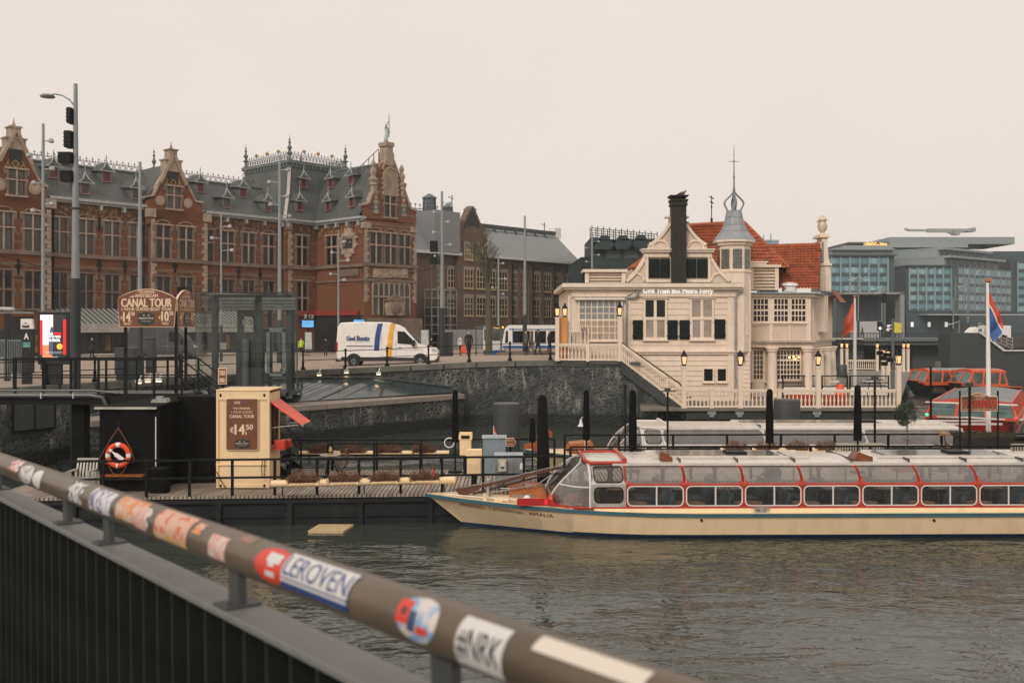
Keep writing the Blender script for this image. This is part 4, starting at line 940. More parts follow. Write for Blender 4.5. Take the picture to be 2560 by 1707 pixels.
b=B();b.box(0,Lw,.1,25,0,fa2.uz(2410,667)[1]);rel=fa2.P-Vector((o2,Yh+2,0));q_=b.build('angled_wing',HDK,h2);q_.location=rel;q_.rotation_euler=(0,0,fa2.th)
g=B();fr=B();z0,z1=fa2.uz(2406,778)[1],fa2.uz(2406,668)[1];nb_=10
for i in range(nb_):
 a,e=lerp(.5,Lw-.3,i/nb_),lerp(.5,Lw-.3,(i+.80)/nb_)
 for j in range(5):za,zb_=lerp(z0,z1,j/5)+.35,lerp(z0,z1,(j+1)/5)-.3;g.mk((i*3+j*5)%2);g.face([(a,-.03,za),(e,-.03,za),(e,-.03,zb_),(a,-.03,zb_)])
 for x in(a,(a+e)/2,e):fr.box(x-.13,x+.13,-.07,0,z0,z1)
g.build('glazing',HGL,q_);fr.build('fins',HST,q_)
for k,(dz,w,l0)in enumerate(((2.3,3.0,.0),(4.4,6,.12))):
 b=B();zt=fa2.uz(2410,667)[1]+dz-2.3;b.box(Lw*l0,Lw*.98,w,25,zt,zt+2.1);b.box(Lw*l0,Lw,w-1.6,25,zt+2.0,zt+2.5);b.build('terrace_floor',HST,q_)
 for i in range(8):x=lerp(Lw*l0+1,Lw*.95,i/8);b=B();b.box(x,x+1.6,w-.08,w-.02,zt+.2,zt+1.7);b.build('terrace_window',PANE,q_)
x0,x1,z0,z1=kx(2270),kx(2480),hz(629),hz(600)
b=B();b.box(x0,x1,20,50,hz(664),z1);b.box(x0-1,x1+4,18,50,z1,z1+1.3);b.build('top_floor',HST,h2)
glass_face(h2,x0,x1,z0,z1,19.8,4,1,name='top_floor_glazing')
b=B()
for i in range(13):b.sphere((lerp(x0+2,x1-5,i/13),19.3,lerp(z0,z1,.55+.03*math.sin(i))),.2,5)
b.build('ceiling_lights',mat('pale_lights',(.9,.8,.6),.4,emit=1.2),h2)
b=B();b.prism([(x1,20),(x1+9,40),(x1+9,60),(x1,50)],z0,z1,'z');b.build('top_floor_end',HDK,h2)
b=B();b.box(x0+6,x0+36,24,40,z1+1.3,z1+3);b.build('roof_plant',HST,h2)
for i,ch in enumerate('DOUBLETREE'):text(ch,kx(2393.6),kx(2397.6),hz(696+i*6),hz(691.5+i*6),-.75,mat('faint_letters',(.34,.35,.35),.5),h2)
b=B();b.box(kx(2389.5),kx(2402),-.7,0,4,hz(664));b.build('sign_pier',HDK,h2)
b=B();b.box(kx(2306),kx(2560),-5,0,hz(788),hz(786));b.box(kx(2300),kx(2600),0,.05,2,3);b.build('entrance_canopy',mat('canopy_white_edge',(.5,.5,.48),.5),h2)
b=B()
for px in(2242,2285,2328,2371):b.box(kx(px),kx(px)+.5,-.5,-.2,hz(817),hz(805))
b.build('wall_lights',mat('white_glow',(.9,.9,.8),.5,emit=.6),h2)
h3=T('hotel_block','third hotel block cut by the right edge of the photo behind the flag','hotel',(X(2525,250),250,0))
b=B();b.box(0,40,.1,40,0,Z(648,250));b.box(X(2518,250)-X(2525,250),40,8,30,Z(648,250),Z(622,250));b.build('block',HDK,h3)
glass_face(h3,1.8,12,Z(782,250),Z(655,250),0,3,6)
cr=T('roof_crane','grey telescopic building maintenance crane lying on the hotel roof','crane',(X(2390,235),235,Z(588,235)))
cx_=lambda px:X(px,235)-X(2390,235);cz=lambda py:Z(py,235)-Z(588,235)
b=B();b.beam((cx_(2270),0,cz(575.5)),(cx_(2345),0,cz(577)),.5,.5);b.beam((cx_(2318),0,cz(576.5)),(cx_(2418),0,cz(577)),.7,.9);b.beam((cx_(2262),0,cz(572)),(cx_(2271),0,cz(576)),.5)
b.build('boom',mat('crane_grey',(.30,.31,.31),.5),cr)
b=B();b.prism([(cx_(2410),cz(580)),(cx_(2434),cz(580)),(cx_(2434),cz(570)),(cx_(2416),cz(572))],-1.2,1.2);b.build('counterweight',MATS['crane_grey'],cr)
b=B();b.box(cx_(2382),cx_(2396),-1,1,cz(588),cz(577));b.beam((cx_(2370),0,cz(580)),(cx_(2384),0,cz(586)),.5);b.build('mast_foot',MATS['crane_grey'],cr)
Yb=140
fb=T('far_bridge','low grey road bridge over the canal in front of the glass hotel','bridge',(X(2100,Yb),Yb,0));fx=lambda px:X(px,Yb)-X(2100,Yb);fz=lambda py:Z(py,Yb)
b=B();b.box(fx(1900),fx(2900),0,14,fz(853),fz(846));b.box(fx(1900),fx(2900),.5,14,fz(862),fz(853));b.build('deck',mat('bridge_concrete',(.13,.14,.14),.7),fb)
b=B()
for px0,px1 in((1900,2155),(2155,2172),(2303,2374)):b=B();b.box(fx(px0),fx(px1),2 if px0!=2303 else 3,13,-1,fz(860));b.build('pier',mat('bridge_pier',(.05,.055,.055),.8),fb)
b=B();b.beam((fx(2050),0,fz(833)),(fx(2800),0,fz(833)),.12)
for i in range(70):x=lerp(fx(2050),fx(2600),i/70);b.beam((x,0,fz(846)),(x,0,fz(833)),.07)
for dz in(836,839,843):b.beam((fx(2050),0,fz(dz)),(fx(2800),0,fz(dz)),.04)
b.build('railing',GREYD,fb)
b=B();b.box(fx(2060),fx(2155),-.6,0,fz(848.5),fz(845.5));b.build('white_edge',mat('bridge_edge',(.55,.53,.5),.5),fb)
for lab,px,top_,hw,hh,m,e in(('yellow round topped route sign on a pole on the far bridge',2264,806,.55,1.5,mat('sign_yellow',(.65,.55,.04),.5),.8),):
 t=T('route_sign',lab,'sign',(X(px,Yb),Yb+3,fz(846)));b=B();b.tube([(0,0,0),(0,0,fz(818)-fz(846))],.08,6);b.build('pole',GREY,t)
 zt=fz(top_)-fz(846);b=B();b.prism([(-hw,zt-hh),(hw,zt-hh),(hw,zt-.3),(.25,zt),(-.25,zt),(-hw,zt-.3)],-.15,.15);b.build('board',m,t)
Yr=104
rp=T('ramp_building','dark sloping quay building with white edged stair ramp, right edge','building',(X(2375,Yr),Yr,0));rx=lambda px:X(px,Yr)-X(2375,Yr);rz_=lambda py:Z(py,Yr)
pts=[(rx(2375),-1),(rx(2900),-1),(rx(2900),rz_(876)),(rx(2508),rz_(876)),(rx(2450),rz_(832)),(rx(2375),rz_(832))]
b=B();b.prism(pts,0,3);b.build('body',mat('ramp_dark',(.040,.045,.044),.6,var=.15),rp)
b=B();b.beam((rx(2450),-.1,rz_(832)),(rx(2508),-.1,rz_(876)),.35,.22);b.beam((rx(2508),-.1,rz_(876)),(rx(2700),-.1,rz_(876)),.3,.15);b.build('white_edging',mat('ramp_edge',(.6,.58,.55),.5),rp)
b=B();rnd=random
for k in range(4):b.beam((rx(2450),.3,rz_(832)+.35*k),(rx(2535),.3,rz_(872)+.35*k),.05)
for i in range(7):x=lerp(rx(2450),rx(2535),i/6);z_=lerp(rz_(832),rz_(872),i/6);b.beam((x,.3,z_),(x,.3,z_+1.1),.05)
b.build('stair_rail',STEEL,rp)
b=B();b.box(rx(2500),rx(2900),12,12.5,rz_(876),rz_(847));b.build('rear_wall',mat('ramp_brown',(.07,.055,.045),.7),rp)
lo_=T('parked_lorry','white box lorry parked on the far road behind the dark ramp building','lorry',(X(2435,130),130,3.3));Lx=lambda px:X(px,130)-X(2435,130);Lz=lambda py:Z(py,130)-3.3
b=B();b.box(Lx(2466),Lx(2528),0,2.4,Lz(846),Lz(814));b.build('cargo_box',WHITE,lo_,bevel=.05)
b=B();b.prism([(Lx(2431),Lz(832)),(Lx(2460),Lz(832)),(Lx(2460),Lz(818)),(Lx(2444),Lz(819)),(Lx(2436),Lz(826))],.1,2.3);b.build('cab',WHITE,lo_,bevel=.05)
b=B();b.face([(Lx(2446),.08,Lz(829)),(Lx(2456),.08,Lz(829)),(Lx(2456),.08,Lz(822)),(Lx(2447),.08,Lz(822))]);b.build('side_window',PANE,lo_)
for px in(2450,2510):
 b=B();b.tube([(Lx(px),-.05,Lz(846)),(Lx(px),.35,Lz(846))],.5,14);b.build('wheel',BLACK,lo_)
tb_=T('office_tower','small dark glass tower poking above the tiled roofs','building',(X(1900,330),330,0));b=B();b.box(0,X(1946,330)-X(1900,330),0,4,0,Z(600,330));b.build('tower',HDK,tb_)
b=B();w_=X(1946,330)-X(1900,330)
for i in range(5):b.box(-.1,w_+.1,-.1,0,Z(603+i*5,330)-.2,Z(603+i*5,330)+.3)
b.beam((w_*.4,5,30),(w_*.4,5,Z(585,330)),.3);b.beam((w_*.8,5,30),(w_*.8,5,Z(580,330)),.3);b.build('floor_bands',HGL[1],tb_)
ZT_=1.34
HY0=57.2;DY=3.2;OXH=X(1420,HY0)
HS=T('cream_house','cream timber house with orange tiled roof, curved gable and dark brick chimney','house',(OXH,HY0,0))
def hx(px,Y=HY0):return X(px,Y)-OXH
def hz(py,Y=HY0):return Z(py,Y)
def hp(px,py,Y):Y+=DY;return(X(px,Y)-OXH,Y-HY0,Z(py,Y))
def siding(b,x0,x1,z0,z1,y,h=.30,side=None):
 n=max(1,round((z1-z0)/h));h=(z1-z0)/n
 for i in range(n):
  a,c=z0+i*h,z0+(i+1)*h
  if side is None:b.poly([(x0,y-.035,a),(x1,y-.035,a),(x1,y,c-.012),(x0,y,c-.012),(x0,y,a),(x1,y,a)],[(0,1,2,3),(4,5,1,0)]);b.face([(x0,y+.01,c-.012),(x1,y+.01,c-.012),(x1,y+.01,c),(x0,y+.01,c)])
def sash(x0,x1,z0,z1,y,nx,nz,par,pane=PANE,fr=.09,bar=.035,fmat=CREAM2,name='window',mid=None,sill=True,proud=.10):
 f=B();f.box(x0-fr,x0,y-proud,y,z0-fr,z1+fr);f.box(x1,x1+fr,y-proud,y,z0-fr,z1+fr);f.box(x0,x1,y-proud,y,z1,z1+fr);f.box(x0,x1,y-proud,y,z0-fr,z0)
 for i in range(1,nx):x=lerp(x0,x1,i/nx);f.box(x-bar/2,x+bar/2,y-proud*.7,y-.02,z0,z1)
 for i in range(1,nz):z_=lerp(z0,z1,i/nz);bb=bar*2.2 if mid==i else bar;f.box(x0,x1,y-proud*.72,y-.018,z_-bb/2,z_+bb/2)
 if sill:f.box(x0-fr*1.4,x1+fr*1.4,y-proud*1.6,y,z0-fr-.06,z0-fr)
 o=f.build(name,fmat,par)
 g=B();g.face([(x0,y-proud*.4,z0),(x1,y-proud*.4,z0),(x1,y-proud*.4,z1),(x0,y-proud*.4,z1)]);g.build('pane',pane,o);return o
BLIND=mat('blind_behind_glass',(.22,.24,.25),.35,var=.3,scale=2,stretch=(.2,.2,9));CURT=mat('pale_curtain_pane',(.33,.27,.22),.3,var=.25,scale=1.2)
zc=hz(724);ztop=hz(713)
x0,x1=0,hx(1834)
b=B();b.box(x0,x1,.02,11,-.2,zc);b.build('wall',CREAM,HS)
b=B();xs_=hx(1575)
siding(b,xs_,hx(1818),hz(878),hz(742),-.01,.33);siding(b,hx(1400),hx(1818),ZT_,hz(889),-.01,.30)
b.build('board_cladding',CREAM,HS)
for a,c,z_ in((hx(1818),x1+.02,ZT_-.1),(x0-.02,hx(1437)-.25,3.6),(hx(1566),xs_,3.6)):b=B();b.box(a,c,-.07,.3,z_,hz(742));b.build('corner_board',CREAM2,HS)
b=B();b.box(hx(1428),x1+.10,-.13,.2,hz(742),zc);b.box(hx(1409),x1+.35,-.42,.2,zc,zc+.12);b.box(hx(1405),x1+.45,-.55,11.3,zc+.12,ztop+.08)
b.box(xs_-.05,x1+.05,-.12,0,hz(886),hz(880));b.box(xs_-.1,x1+.12,-.22,0,hz(880),hz(877));b.build('cornice',CREAM2,HS)
b=B();b.box(hx(1405),x1+.42,-.5,11,ztop+.08,ztop+.11);b.build('flat_roof',LEAD,HS)
sash(hx(1449),hx(1552),hz(848),hz(752),-.02,7,6,HS,BLIND,bar=.05,mid=3,name='window')
g=B();g.box(hx(1449),hx(1552),-.075,-.062,hz(848),hz(800));g.build('lower_curtain',mat('lower_curtain',(.36,.28,.2),.4,var=.3,scale=1),HS)
b=B();b.box(hx(1436),hx(1561),-.32,-.02,hz(752)+.06,hz(745));b.build('blind_box',WHITE,HS)
for a,c in((1613,1662),(1729,1779)):
 m_=(a+c)/2
 o=sash(hx(a),hx(c),hz(795),hz(750),-.03,2,1,HS,PANE if a<1700 else CURT,fr=.12,bar=.16,sill=False)
 o=sash(hx(a)+.03,hx(c)-.03,hz(843),hz(799),-.045,2,1,HS,CURT,fr=.15,bar=.20)
 b=B();b.box(hx(a)-.18,hx(c)+.18,-.22,-.02,hz(750)+.1,hz(744));b.build('window_head',CREAM2,HS)
for a,c,t in((1581,1606,800),(1667,1693,800),(1697.5,1724,800),(1785,1812,798)):
 b=B();b.box(hx(a)+.02,hx(c),-.13,-.07,hz(t+48),hz(t));b.box(hx(a)+.08,hx(c)-.06,-.15,-.13,hz(t+45),hz(t+26));b.box(hx(a)+.08,hx(c)-.06,-.15,-.13,hz(t+23),hz(t+3))
 for z_ in(hz(t+8),hz(t+40)):b.box(hx(a)-.04,hx(c)+.04,-.16,-.12,z_-.03,z_+.03)
 b.build('shutter',DARKG,HS,bevel=.01)
for a,c in((1759,1781),(1793,1814)):sash(hx(a),hx(c),hz(952),hz(922),-.03,1,1,HS,PANE,fr=.07,bar=.05)
text('GVB Tram Bus Metro Ferry',hx(1607),hx(1781),hz(736.5),hz(722),-.17,mat('white_letters_added_glow',(.85,.85,.84),.4,emit=.7),HS,bold=.02,depth=.01)  # emission added to the letters so they read bright against the cornice
for px,top_,bot in((1566,726,900),(1838,722,975)):
 b=B();b.tube([(hx(px)+.35,-.1,hz(top_+8)),(hx(px)+.05,-.14,hz(top_+14)),(hx(px),-.16,hz(top_+22)),(hx(px),-.16,hz(bot-30)),(hx(px)+.08,-.14,hz(bot-24)),(hx(px)+.08,-.14,hz(bot))],.055,8)
 for py in(760,812,860):b.lathe([(.075,0),(.075,.06)],(hx(px),-.16,hz(py)),8)
 b.build('downpipe',GREY,HS,smooth=True)
b=B();x=hx(1566);b.tube([(x+.6,-.3,zc+.02),(x+.6,-.28,hz(738)),(x+.45,-.22,hz(744)),(x,-.18,hz(744))],.07,8);b.build('gutter_bend',GREY,HS,smooth=True)
def scroll(x0,z0,x1,z1,n=10,bulge=.18):
 """concave sweep from low outer point to high inner point"""
 out=[]
 for i in range(n+1):
  t=i/n;out.append((lerp(x0,x1,t),lerp(z0,z1,t)-bulge*math.sin(math.pi*t)))
 return out
Lp=[(hx(1565),ztop+.1)]+scroll(hx(1566),hz(703),hx(1613),hz(644),bulge=.16)+[(hx(1613),hz(631)),(hx(1621),hz(631)),(hx(1621),hz(621))]+scroll(hx(1624),hz(612),hx(1674),hz(561),bulge=.16)+[(hx(1675),hz(543)),(hx(1684),hz(540)),(hx(1690),hz(520))]
xm=hx(1694.5);Rp=[(2*xm-x,z_)for x,z_ in reversed(Lp)]
b=B();b.prism(Lp+Rp,-.02,.6);gb=b.build('gable',CREAMP,HS)
b=B()
for q in(Lp[1:12],Lp[15:26],Rp[-12:-1],Rp[-26:-15]):
 for p0,p1 in zip(q,q[1:]):b.beam((p0[0],.28,p0[1]),(p1[0],.28,p1[1]),.82,.16)
for(a,c)in((1606,1676),(1711,1783)):
 b.box(hx(a+4),hx(c-4),-.14,.5,hz(643),hz(631));b.box(hx(a),hx(c),-.30,.6,hz(631),hz(626));b.box(hx(a-3),hx(c+2),-.38,.7,hz(626),hz(622.5))
for(a,c)in((1613,1620),(1676,1679),(1710,1713),(1769,1776)):b.box(hx(a),hx(c),-.13,.3,hz(706),hz(643))
b.box(hx(1613),hx(1776),-.15,.3,hz(706),hz(699))
for(cx_,cz,r0)in((1590,703,18),(1797,703,18),(1651,622,19),(1738,622,19)):
 for i in range(14):
  t0,t1=math.pi*i/14,math.pi*(i+1)/14;r_=r0/46.3;X0,Z0=hx(cx_),hz(cz)
  b.prism([(X0+math.cos(t)*rr,Z0+math.sin(t)*rr)for t,rr in((t0,r_),(t1,r_),(t1,r_+.11),(t0,r_+.11))],-.10,0)
for px in(1668,1717):b.box(hx(px-5),hx(px+5),-.2,.5,hz(545),hz(541));
b.build('gable_trim',CREAM2,gb)
for a,c in((1622,1648),(1649.5,1674),(1715,1740),(1742,1768)):
 b=B();b.box(hx(a),hx(c),-.12,-.02,hz(695),hz(647));b.box(hx(a)+.05,hx(c)-.05,-.135,-.12,hz(692),hz(672));b.box(hx(a)+.05,hx(c)-.05,-.135,-.12,hz(670),hz(650))
 b.build('loft_shutter',DARKG,gb,bevel=.01)
b=B();zr=hz(560);b.poly([(hx(1600),.6,ztop),(xm,.6,zr),(hx(1790),.6,ztop),(hx(1600),7,ztop),(xm,7,zr),(hx(1790),7,ztop)],[(0,1,4,3),(1,2,5,4)]);b.build('dormer_roof',LEAD,HS)
b=B();a,c=hx(1676.5),hx(1712);b.box(a,c,-.55,.25,ztop+.1,hz(505));b.box(a-.06,c+.06,-.61,.31,hz(517),hz(512));b.box(a-.04,c+.04,-.59,.29,hz(512),hz(506));b.box(a-.09,c+.09,-.64,.34,hz(506),hz(501))
ch=b.build('chimney',BRICKCH,HS)
b=B()
for x in(a+.05,c-.2):b.box(x,x+.15,-.5,.2,hz(501),hz(496))
b.prism([(a-.05,hz(496)),(c+.05,hz(496)),(c+.14,hz(491.5)),(a-.14,hz(491.5))],-.72,.4);b.build('chimney_cap',BLACK,ch)
def louvre(x0,x1,z0,z1,y,n,yb=1.6):
 b=B();b.box(x0-.12,x1+.12,y-.12,yb,z1,z1+.16);b.box(x0,x0+.22,y,yb,z0,z1);b.box(x1-.22,x1,y,yb,z0,z1);b.box(x0,x1,y+.25,yb,z0,z1)
 for i in range(n):z_=lerp(z0,z1,(i+.1)/n);b.poly([(x0+.22,y+.02,z_),(x1-.22,y+.02,z_),(x1-.22,y+.2,z_+(z1-z0)/n*.75),(x0+.22,y+.2,z_+(z1-z0)/n*.75)],[(0,1,2,3)])
 return b.build('louvred_box',CREAM2,HS)
louvre(hx(1463),hx(1564),ztop+.1,hz(680),.1,4)
tx,ty=hx(1836,54.7+DY)+.02,.9;tr=.98
b=B();b.lathe([(tr,hz(880)),(tr,hz(680)),(tr+.05,hz(680)),(tr+.05,hz(676)),(tr-.03,hz(676)),(tr-.03,hz(612)),(tr+.08,hz(612)),(tr+.12,hz(606)),(tr+.24,hz(604)),(tr+.24,hz(599))],(tx,ty,0),8,ph=R(22.5));
b.box(hx(1838),hx(1880),-.02+.4,3,ZT_,hz(700));tw=b.build('turret',CREAM2,HS)
b=B();siding(b,hx(1841),hx(1877),ZT_,hz(836),.37,.26);b.build('board_cladding',CREAM,HS)
b=B()
for k in range(8):
 a0=R(22.5+45*k);a1=R(67.5+45*k);r_=tr+.0;p0=Vector((tx+math.cos(a0)*r_,ty+math.sin(a0)*r_,0));p1=Vector((tx+math.cos(a1)*r_,ty+math.sin(a1)*r_,0));d_=(p1-p0)
 q0,q1=p0+d_*.14,p1-d_*.14;b.face([(q0.x,q0.y,hz(671)),(q1.x,q1.y,hz(671)),(q1.x,q1.y,hz(622)),(q0.x,q0.y,hz(622))])
b.build('turret_panes',mat('leaded_glass',(.13,.13,.12),.15,var=.7,scale=9),tw)
SP=[(tr+.22,hz(599)),(tr*.78,hz(575)),(tr*.62,hz(560)),(tr*.50,hz(540)),(tr*.42,hz(522)),(.02,hz(522))]
b=B();b.lathe(SP,(tx,ty,0),8,ph=R(22.5))
for k in range(8):
 a_=R(22.5+45*k);
 for(r0,z0),(r1,z1)in zip(SP[:-2],SP[1:-1]):b.beam((tx+math.cos(a_)*r0,ty+math.sin(a_)*r0,z0),(tx+math.cos(a_)*r1,ty+math.sin(a_)*r1,z1),.05)
for r_,z_ in SP[1:4]:b.lathe([(r_+.015,z_),(r_+.015,z_+.03)],(tx,ty,0),8,ph=R(22.5))
b.build('turret_roof',mat('spire_lead',(.30,.32,.34),.5,.2,var=.15),tw)
b=B()
for k in range(4):
 a_=R(90*k+0)
 P_=[(.38,hz(522)),(.52,hz(510)),(.56,hz(504)),(.5,hz(497)),(.2,hz(484)),(.06,hz(476)),(.03,hz(460))]
 b.tube([(tx+math.cos(a_)*r_,ty+math.sin(a_)*r_,z_)for r_,z_ in P_],[.05,.055,.06,.06,.055,.04,.02],6)
b.tube([(tx,ty,hz(522)),(tx,ty,hz(476)),(tx,ty,hz(440)),(tx,ty,hz(356))],[.05,.05,.045,.012],6)
for py,r_ in((438,.07),(397,.06),(380,.04)):b.sphere((tx,ty,hz(py)),r_,8)
b.beam((tx-.28,ty,hz(397.5)),(tx+.32,ty,hz(397.5)),.03);b.build('open_crown_finial',mat('finial_lead',(.20,.22,.24),.5,.3),tw,smooth=True)
sash(hx(1845),hx(1868),hz(831),hz(790),.30,1,1,HS,MATS['leaded_glass'],fr=.08)
f=B();f.prism([(hx(1843),hz(783)),(hx(1870),hz(783)),(hx(1870),hz(757))]+[(hx(1856.5)+.29*math.cos(t),hz(757)+.36*math.sin(t))for t in[math.pi*i/8 for i in range(9)]]+[(hx(1843),hz(757))],.22,.36);o=f.build('arched_window',CREAM2,HS)
f=B();f.prism([(hx(1845),hz(781)),(hx(1868),hz(781)),(hx(1868),hz(757))]+[(hx(1856.5)+.25*math.cos(t),hz(757)+.31*math.sin(t))for t in[math.pi*i/8 for i in range(9)]]+[(hx(1845),hz(757))],.20,.30);f.build('pane',PANE,o)
b=B();b.box(hx(1852),hx(1862),.1,.3,hz(903),hz(890));b.prism([(hx(1851),hz(890)),(hx(1863),hz(890)),(hx(1857),hz(882))],.1,.3);b.beam((hx(1857),.2,hz(882)),(hx(1849),.3,hz(866)),.02);b.build('hanging_sign',mat('green_shield',(.02,.05,.03),.4),HS)
YR=60.2
def rx(px):return X(px,YR)-OXH
yr=YR-HY0
b=B();b.prism([(rx(1872),yr),(rx(2027),yr),(rx(2040),yr+.9),(rx(2101)*1.0+1.6,yr+7),(rx(2101)+1.6,yr+9),(rx(1872),yr+9)],Z(868,YR),Z(738,YR),'z');b.build('wall',CREAMP,HS)
b=B();b.prism([(rx(1872),yr+.5),(rx(2018),yr+.5),(rx(2060),yr+3.0),(rx(2080)+1.4,yr+8),(rx(1872),yr+9)],ZT_-.1,Z(868,YR),'z');b.build('ground_floor_wall',CREAMP,HS)
def belt(z0,z1,e,name,m=CREAM2):
 b=B();b.prism([(rx(1874),yr-e),(rx(2027)+e*.6,yr-e),(rx(2040)+e,yr+.9-e*.5),(rx(2101)+1.6+e,yr+7),(rx(2101)+1.6,yr+9.5),(rx(1874),yr+9.5)],z0,z1,'z');return b.build(name,m,HS)
belt(Z(742,YR),Z(735,YR),.25,'cornice');belt(Z(735,YR),Z(732,YR),.45,'cornice',LEAD);belt(Z(868,YR),Z(856,YR),.12,'belt_course');belt(Z(856,YR),Z(851,YR),.38,'belt_course',mat('grey_cream',(.42,.37,.30),.6))
b=B()
for px0,px1 in((1876,1880),(1922,1932),(1971,1975),(2015,2026)):b.box(rx(px0),rx(px1),yr-.07,yr,Z(851,YR),Z(742,YR))
b.box(rx(1876),rx(2026),yr-.05,yr,Z(814,YR),Z(809,YR))
b.build('wall_boards',CREAM2,HS)
for a,c,nx in((1883,1919,4),(1934.5,1968.5,4),(1978,2012.5,4)):sash(rx(a),rx(c),Z(803,YR),Z(748,YR),yr,nx,4,HS,PANE,bar=.05,mid=2)
def side_pt(t,z_):
 p0=(rx(2040),yr+.9);p1=(rx(2101)+1.6,yr+7);return(lerp(p0[0],p1[0],t),lerp(p0[1],p1[1],t),z_)
b=B();n=9
for i in range(n+1):
 p=side_pt(i/n,0);b.box(p[0]-.09,p[0]+.12,p[1]-.1,p[1]+.1,Z(851,YR),Z(742,YR))
for t in(.3,.42):p=side_pt(t,0);b.box(p[0]-.1,p[0]+.45,p[1]-.25,p[1]+.25,Z(830,YR),Z(735,YR))
b.build('bay_posts',CREAM2,HS)
b=B()
for i in range(n):
 a,c=side_pt(i/n+.025,0),side_pt((i+1)/n-.02,0);
 if i in(3,):continue
 b.face([(a[0]+.02,a[1]-.02,Z(806,YR)),(c[0]+.02,c[1]-.02,Z(806,YR)),(c[0]+.02,c[1]-.02,Z(750,YR)),(a[0]+.02,a[1]-.02,Z(750,YR))])
b.build('bay_panes',mat('bay_glass',(.28,.24,.2),.2,var=.4,scale=1),HS)
cols=[(1930,56.9),(2019,57.0),(2031,57.6),(2048,58.3),(2066,59.4),(2078,61.2)]
colsrc=None
for px,Y in cols:
 Y+=DY;p=(X(px,Y)-OXH,Y-HY0,ZT_);H=Z(868,YR)-ZT_
 if colsrc is None:
  b=B();b.lathe([(.42,0),(.42,.12),(.34,.16),(.30,.25),(.30,H*.5),(.26,H-.35),(.26,H-.3),(.33,H-.25),(.33,H-.12),(.4,H-.1),(.4,H)],n=18);colsrc=b.build('column',CREAM2,HS,smooth=True,loc=p)
 else:c=colsrc.copy();C.objects.link(c);c.location=p
sash(rx(1888),rx(1911),Z(948,YR),Z(877,YR),yr+.45,3,6,HS,mat('warm_pane',(.09,.065,.045),.15,var=.6,scale=1.5),fr=.16,bar=.04,name='door')
b=B();b.box(rx(1884),rx(1915),yr+.34,yr+.42,ZT_,Z(950,YR));b.box(rx(1888),rx(1911),yr+.3,yr+.34,ZT_+.25,Z(955,YR));b.build('door_panel',CREAM2,HS)
sash(rx(1947),rx(2004),Z(948,YR),Z(877,YR),yr+.45,7,6,HS,mat('dim_restaurant_pane',(.03,.022,.016),.12,var=.6,scale=2),bar=.05,mid=4)
b=B()
for px,py in((1978,894),(1988,892),(2001,893),(1992,898)):b.sphere((rx(px),yr+.36,Z(py,YR)),.055,8)
b.build('pendant_bulbs',mat('bulb_glow',(1,.55,.2),.4,emit=5),HS)
def pantile(name,A_,B_,C_,D_,cols_,rows_,amp=.075):
 """quad A-B (eaves) D-C (ridge)"""
 A_,B_,C_,D_=map(Vector,(A_,B_,C_,D_));nrm=(B_-A_).cross(D_-A_).normalized();b=B();W_=cols_*4;v=[];f=[]
 for j in range(rows_*2+1):
  t=min(1,(j//2+(j%2)*.999)/rows_)if j<rows_*2 else 1
  st=amp*.9 if j%2==0 else 0
  for i in range(W_+1):
   s_=i/W_;p=(A_.lerp(B_,s_)).lerp(D_.lerp(C_,s_),t);h=amp*(.5+.5*math.sin(2*math.pi*s_*cols_))+st;v.append(p+nrm*h)
 for j in range(rows_*2):
  for i in range(W_):a=j*(W_+1)+i;f.append((a,a+1,a+W_+2,a+W_+1))
 b.poly(v,f);return b.build(name,PANT,HS)
RL,RR=hp(1727,563,60.5),hp(1860,556,60.5);EL,ER=hp(1640,716,55.5),hp(1985,680,57.4)
eR=hp(1985,682,57.6);zEv=Z(712,56)
eR=hp(1972,672,57.6);zEv=9.1
pantile('tiled_roof',(hx(1600),3.4,zEv),(eR[0],3.5,zEv),RR,RL,34,14)
b=B();b.box(hx(1600),hx(1955),3.6,10,ztop,zEv+.02);b.build('attic_wall',CREAMP,HS)
pantile('tiled_roof',(eR[0],3.5,zEv),(eR[0]+1.0,11,zEv),(RR[0]+.1,RR[1]+.6,RR[2]),RR,24,19)
pantile('tiled_roof',(hx(1600),10,zEv),(hx(1600),3.4,zEv),RL,(RL[0],RL[1]+.5,RL[2]),18,19)
L1,L2=hp(1905,616,61.5),hp(2054,611,61.5);e1,e2=hp(1925,724,57.7),hp(2048,724,57.7)
pantile('tiled_roof',e1,e2,L2,L1,15,17)
b=B();b.tube([RL,RR],.13,8);b.tube([RR,(eR[0],3.5,zEv+.05)],.12,8);b.tube([L1,L2],.12,8);b.tube([RL,(hx(1600),3.4,zEv)],.12,8);b.build('ridge_tiles',PANT,HS,smooth=True)
pantile('tiled_roof',hp(2100,758,61.5),hp(2112,757,68),hp(2088,729,67.5),hp(2076,728,62),8,5)
louvre(rx(1876),rx(1948),Z(725,YR),Z(668,YR),yr+.1,7,yr+1.6)
b=B();b.box(rx(1876),rx(1922),yr+.5,yr+2.6,Z(668,YR),Z(655,YR));b.box(rx(1874),rx(1925),yr+.4,yr+2.8,Z(655,YR),Z(652,YR));b.build('white_dormer',CREAM2,HS)
b=B();b.lathe([(.45,0),(.45,.35),(.55,.36),(.5,.5),(.1,.6)],(rx(1985),yr+1,Z(728,YR)),12);b.build('roof_vent',WHITE,HS,smooth=True)
YG=61+DY;gx=lambda px:X(px,YG)-OXH;gz=lambda py:Z(py,YG);yg=YG-HY0
Ls=[(2046,728),(2046,664),(2050,655),(2053,620),(2056,600),(2068,600),(2071,640),(2076,662),(2078,728)]
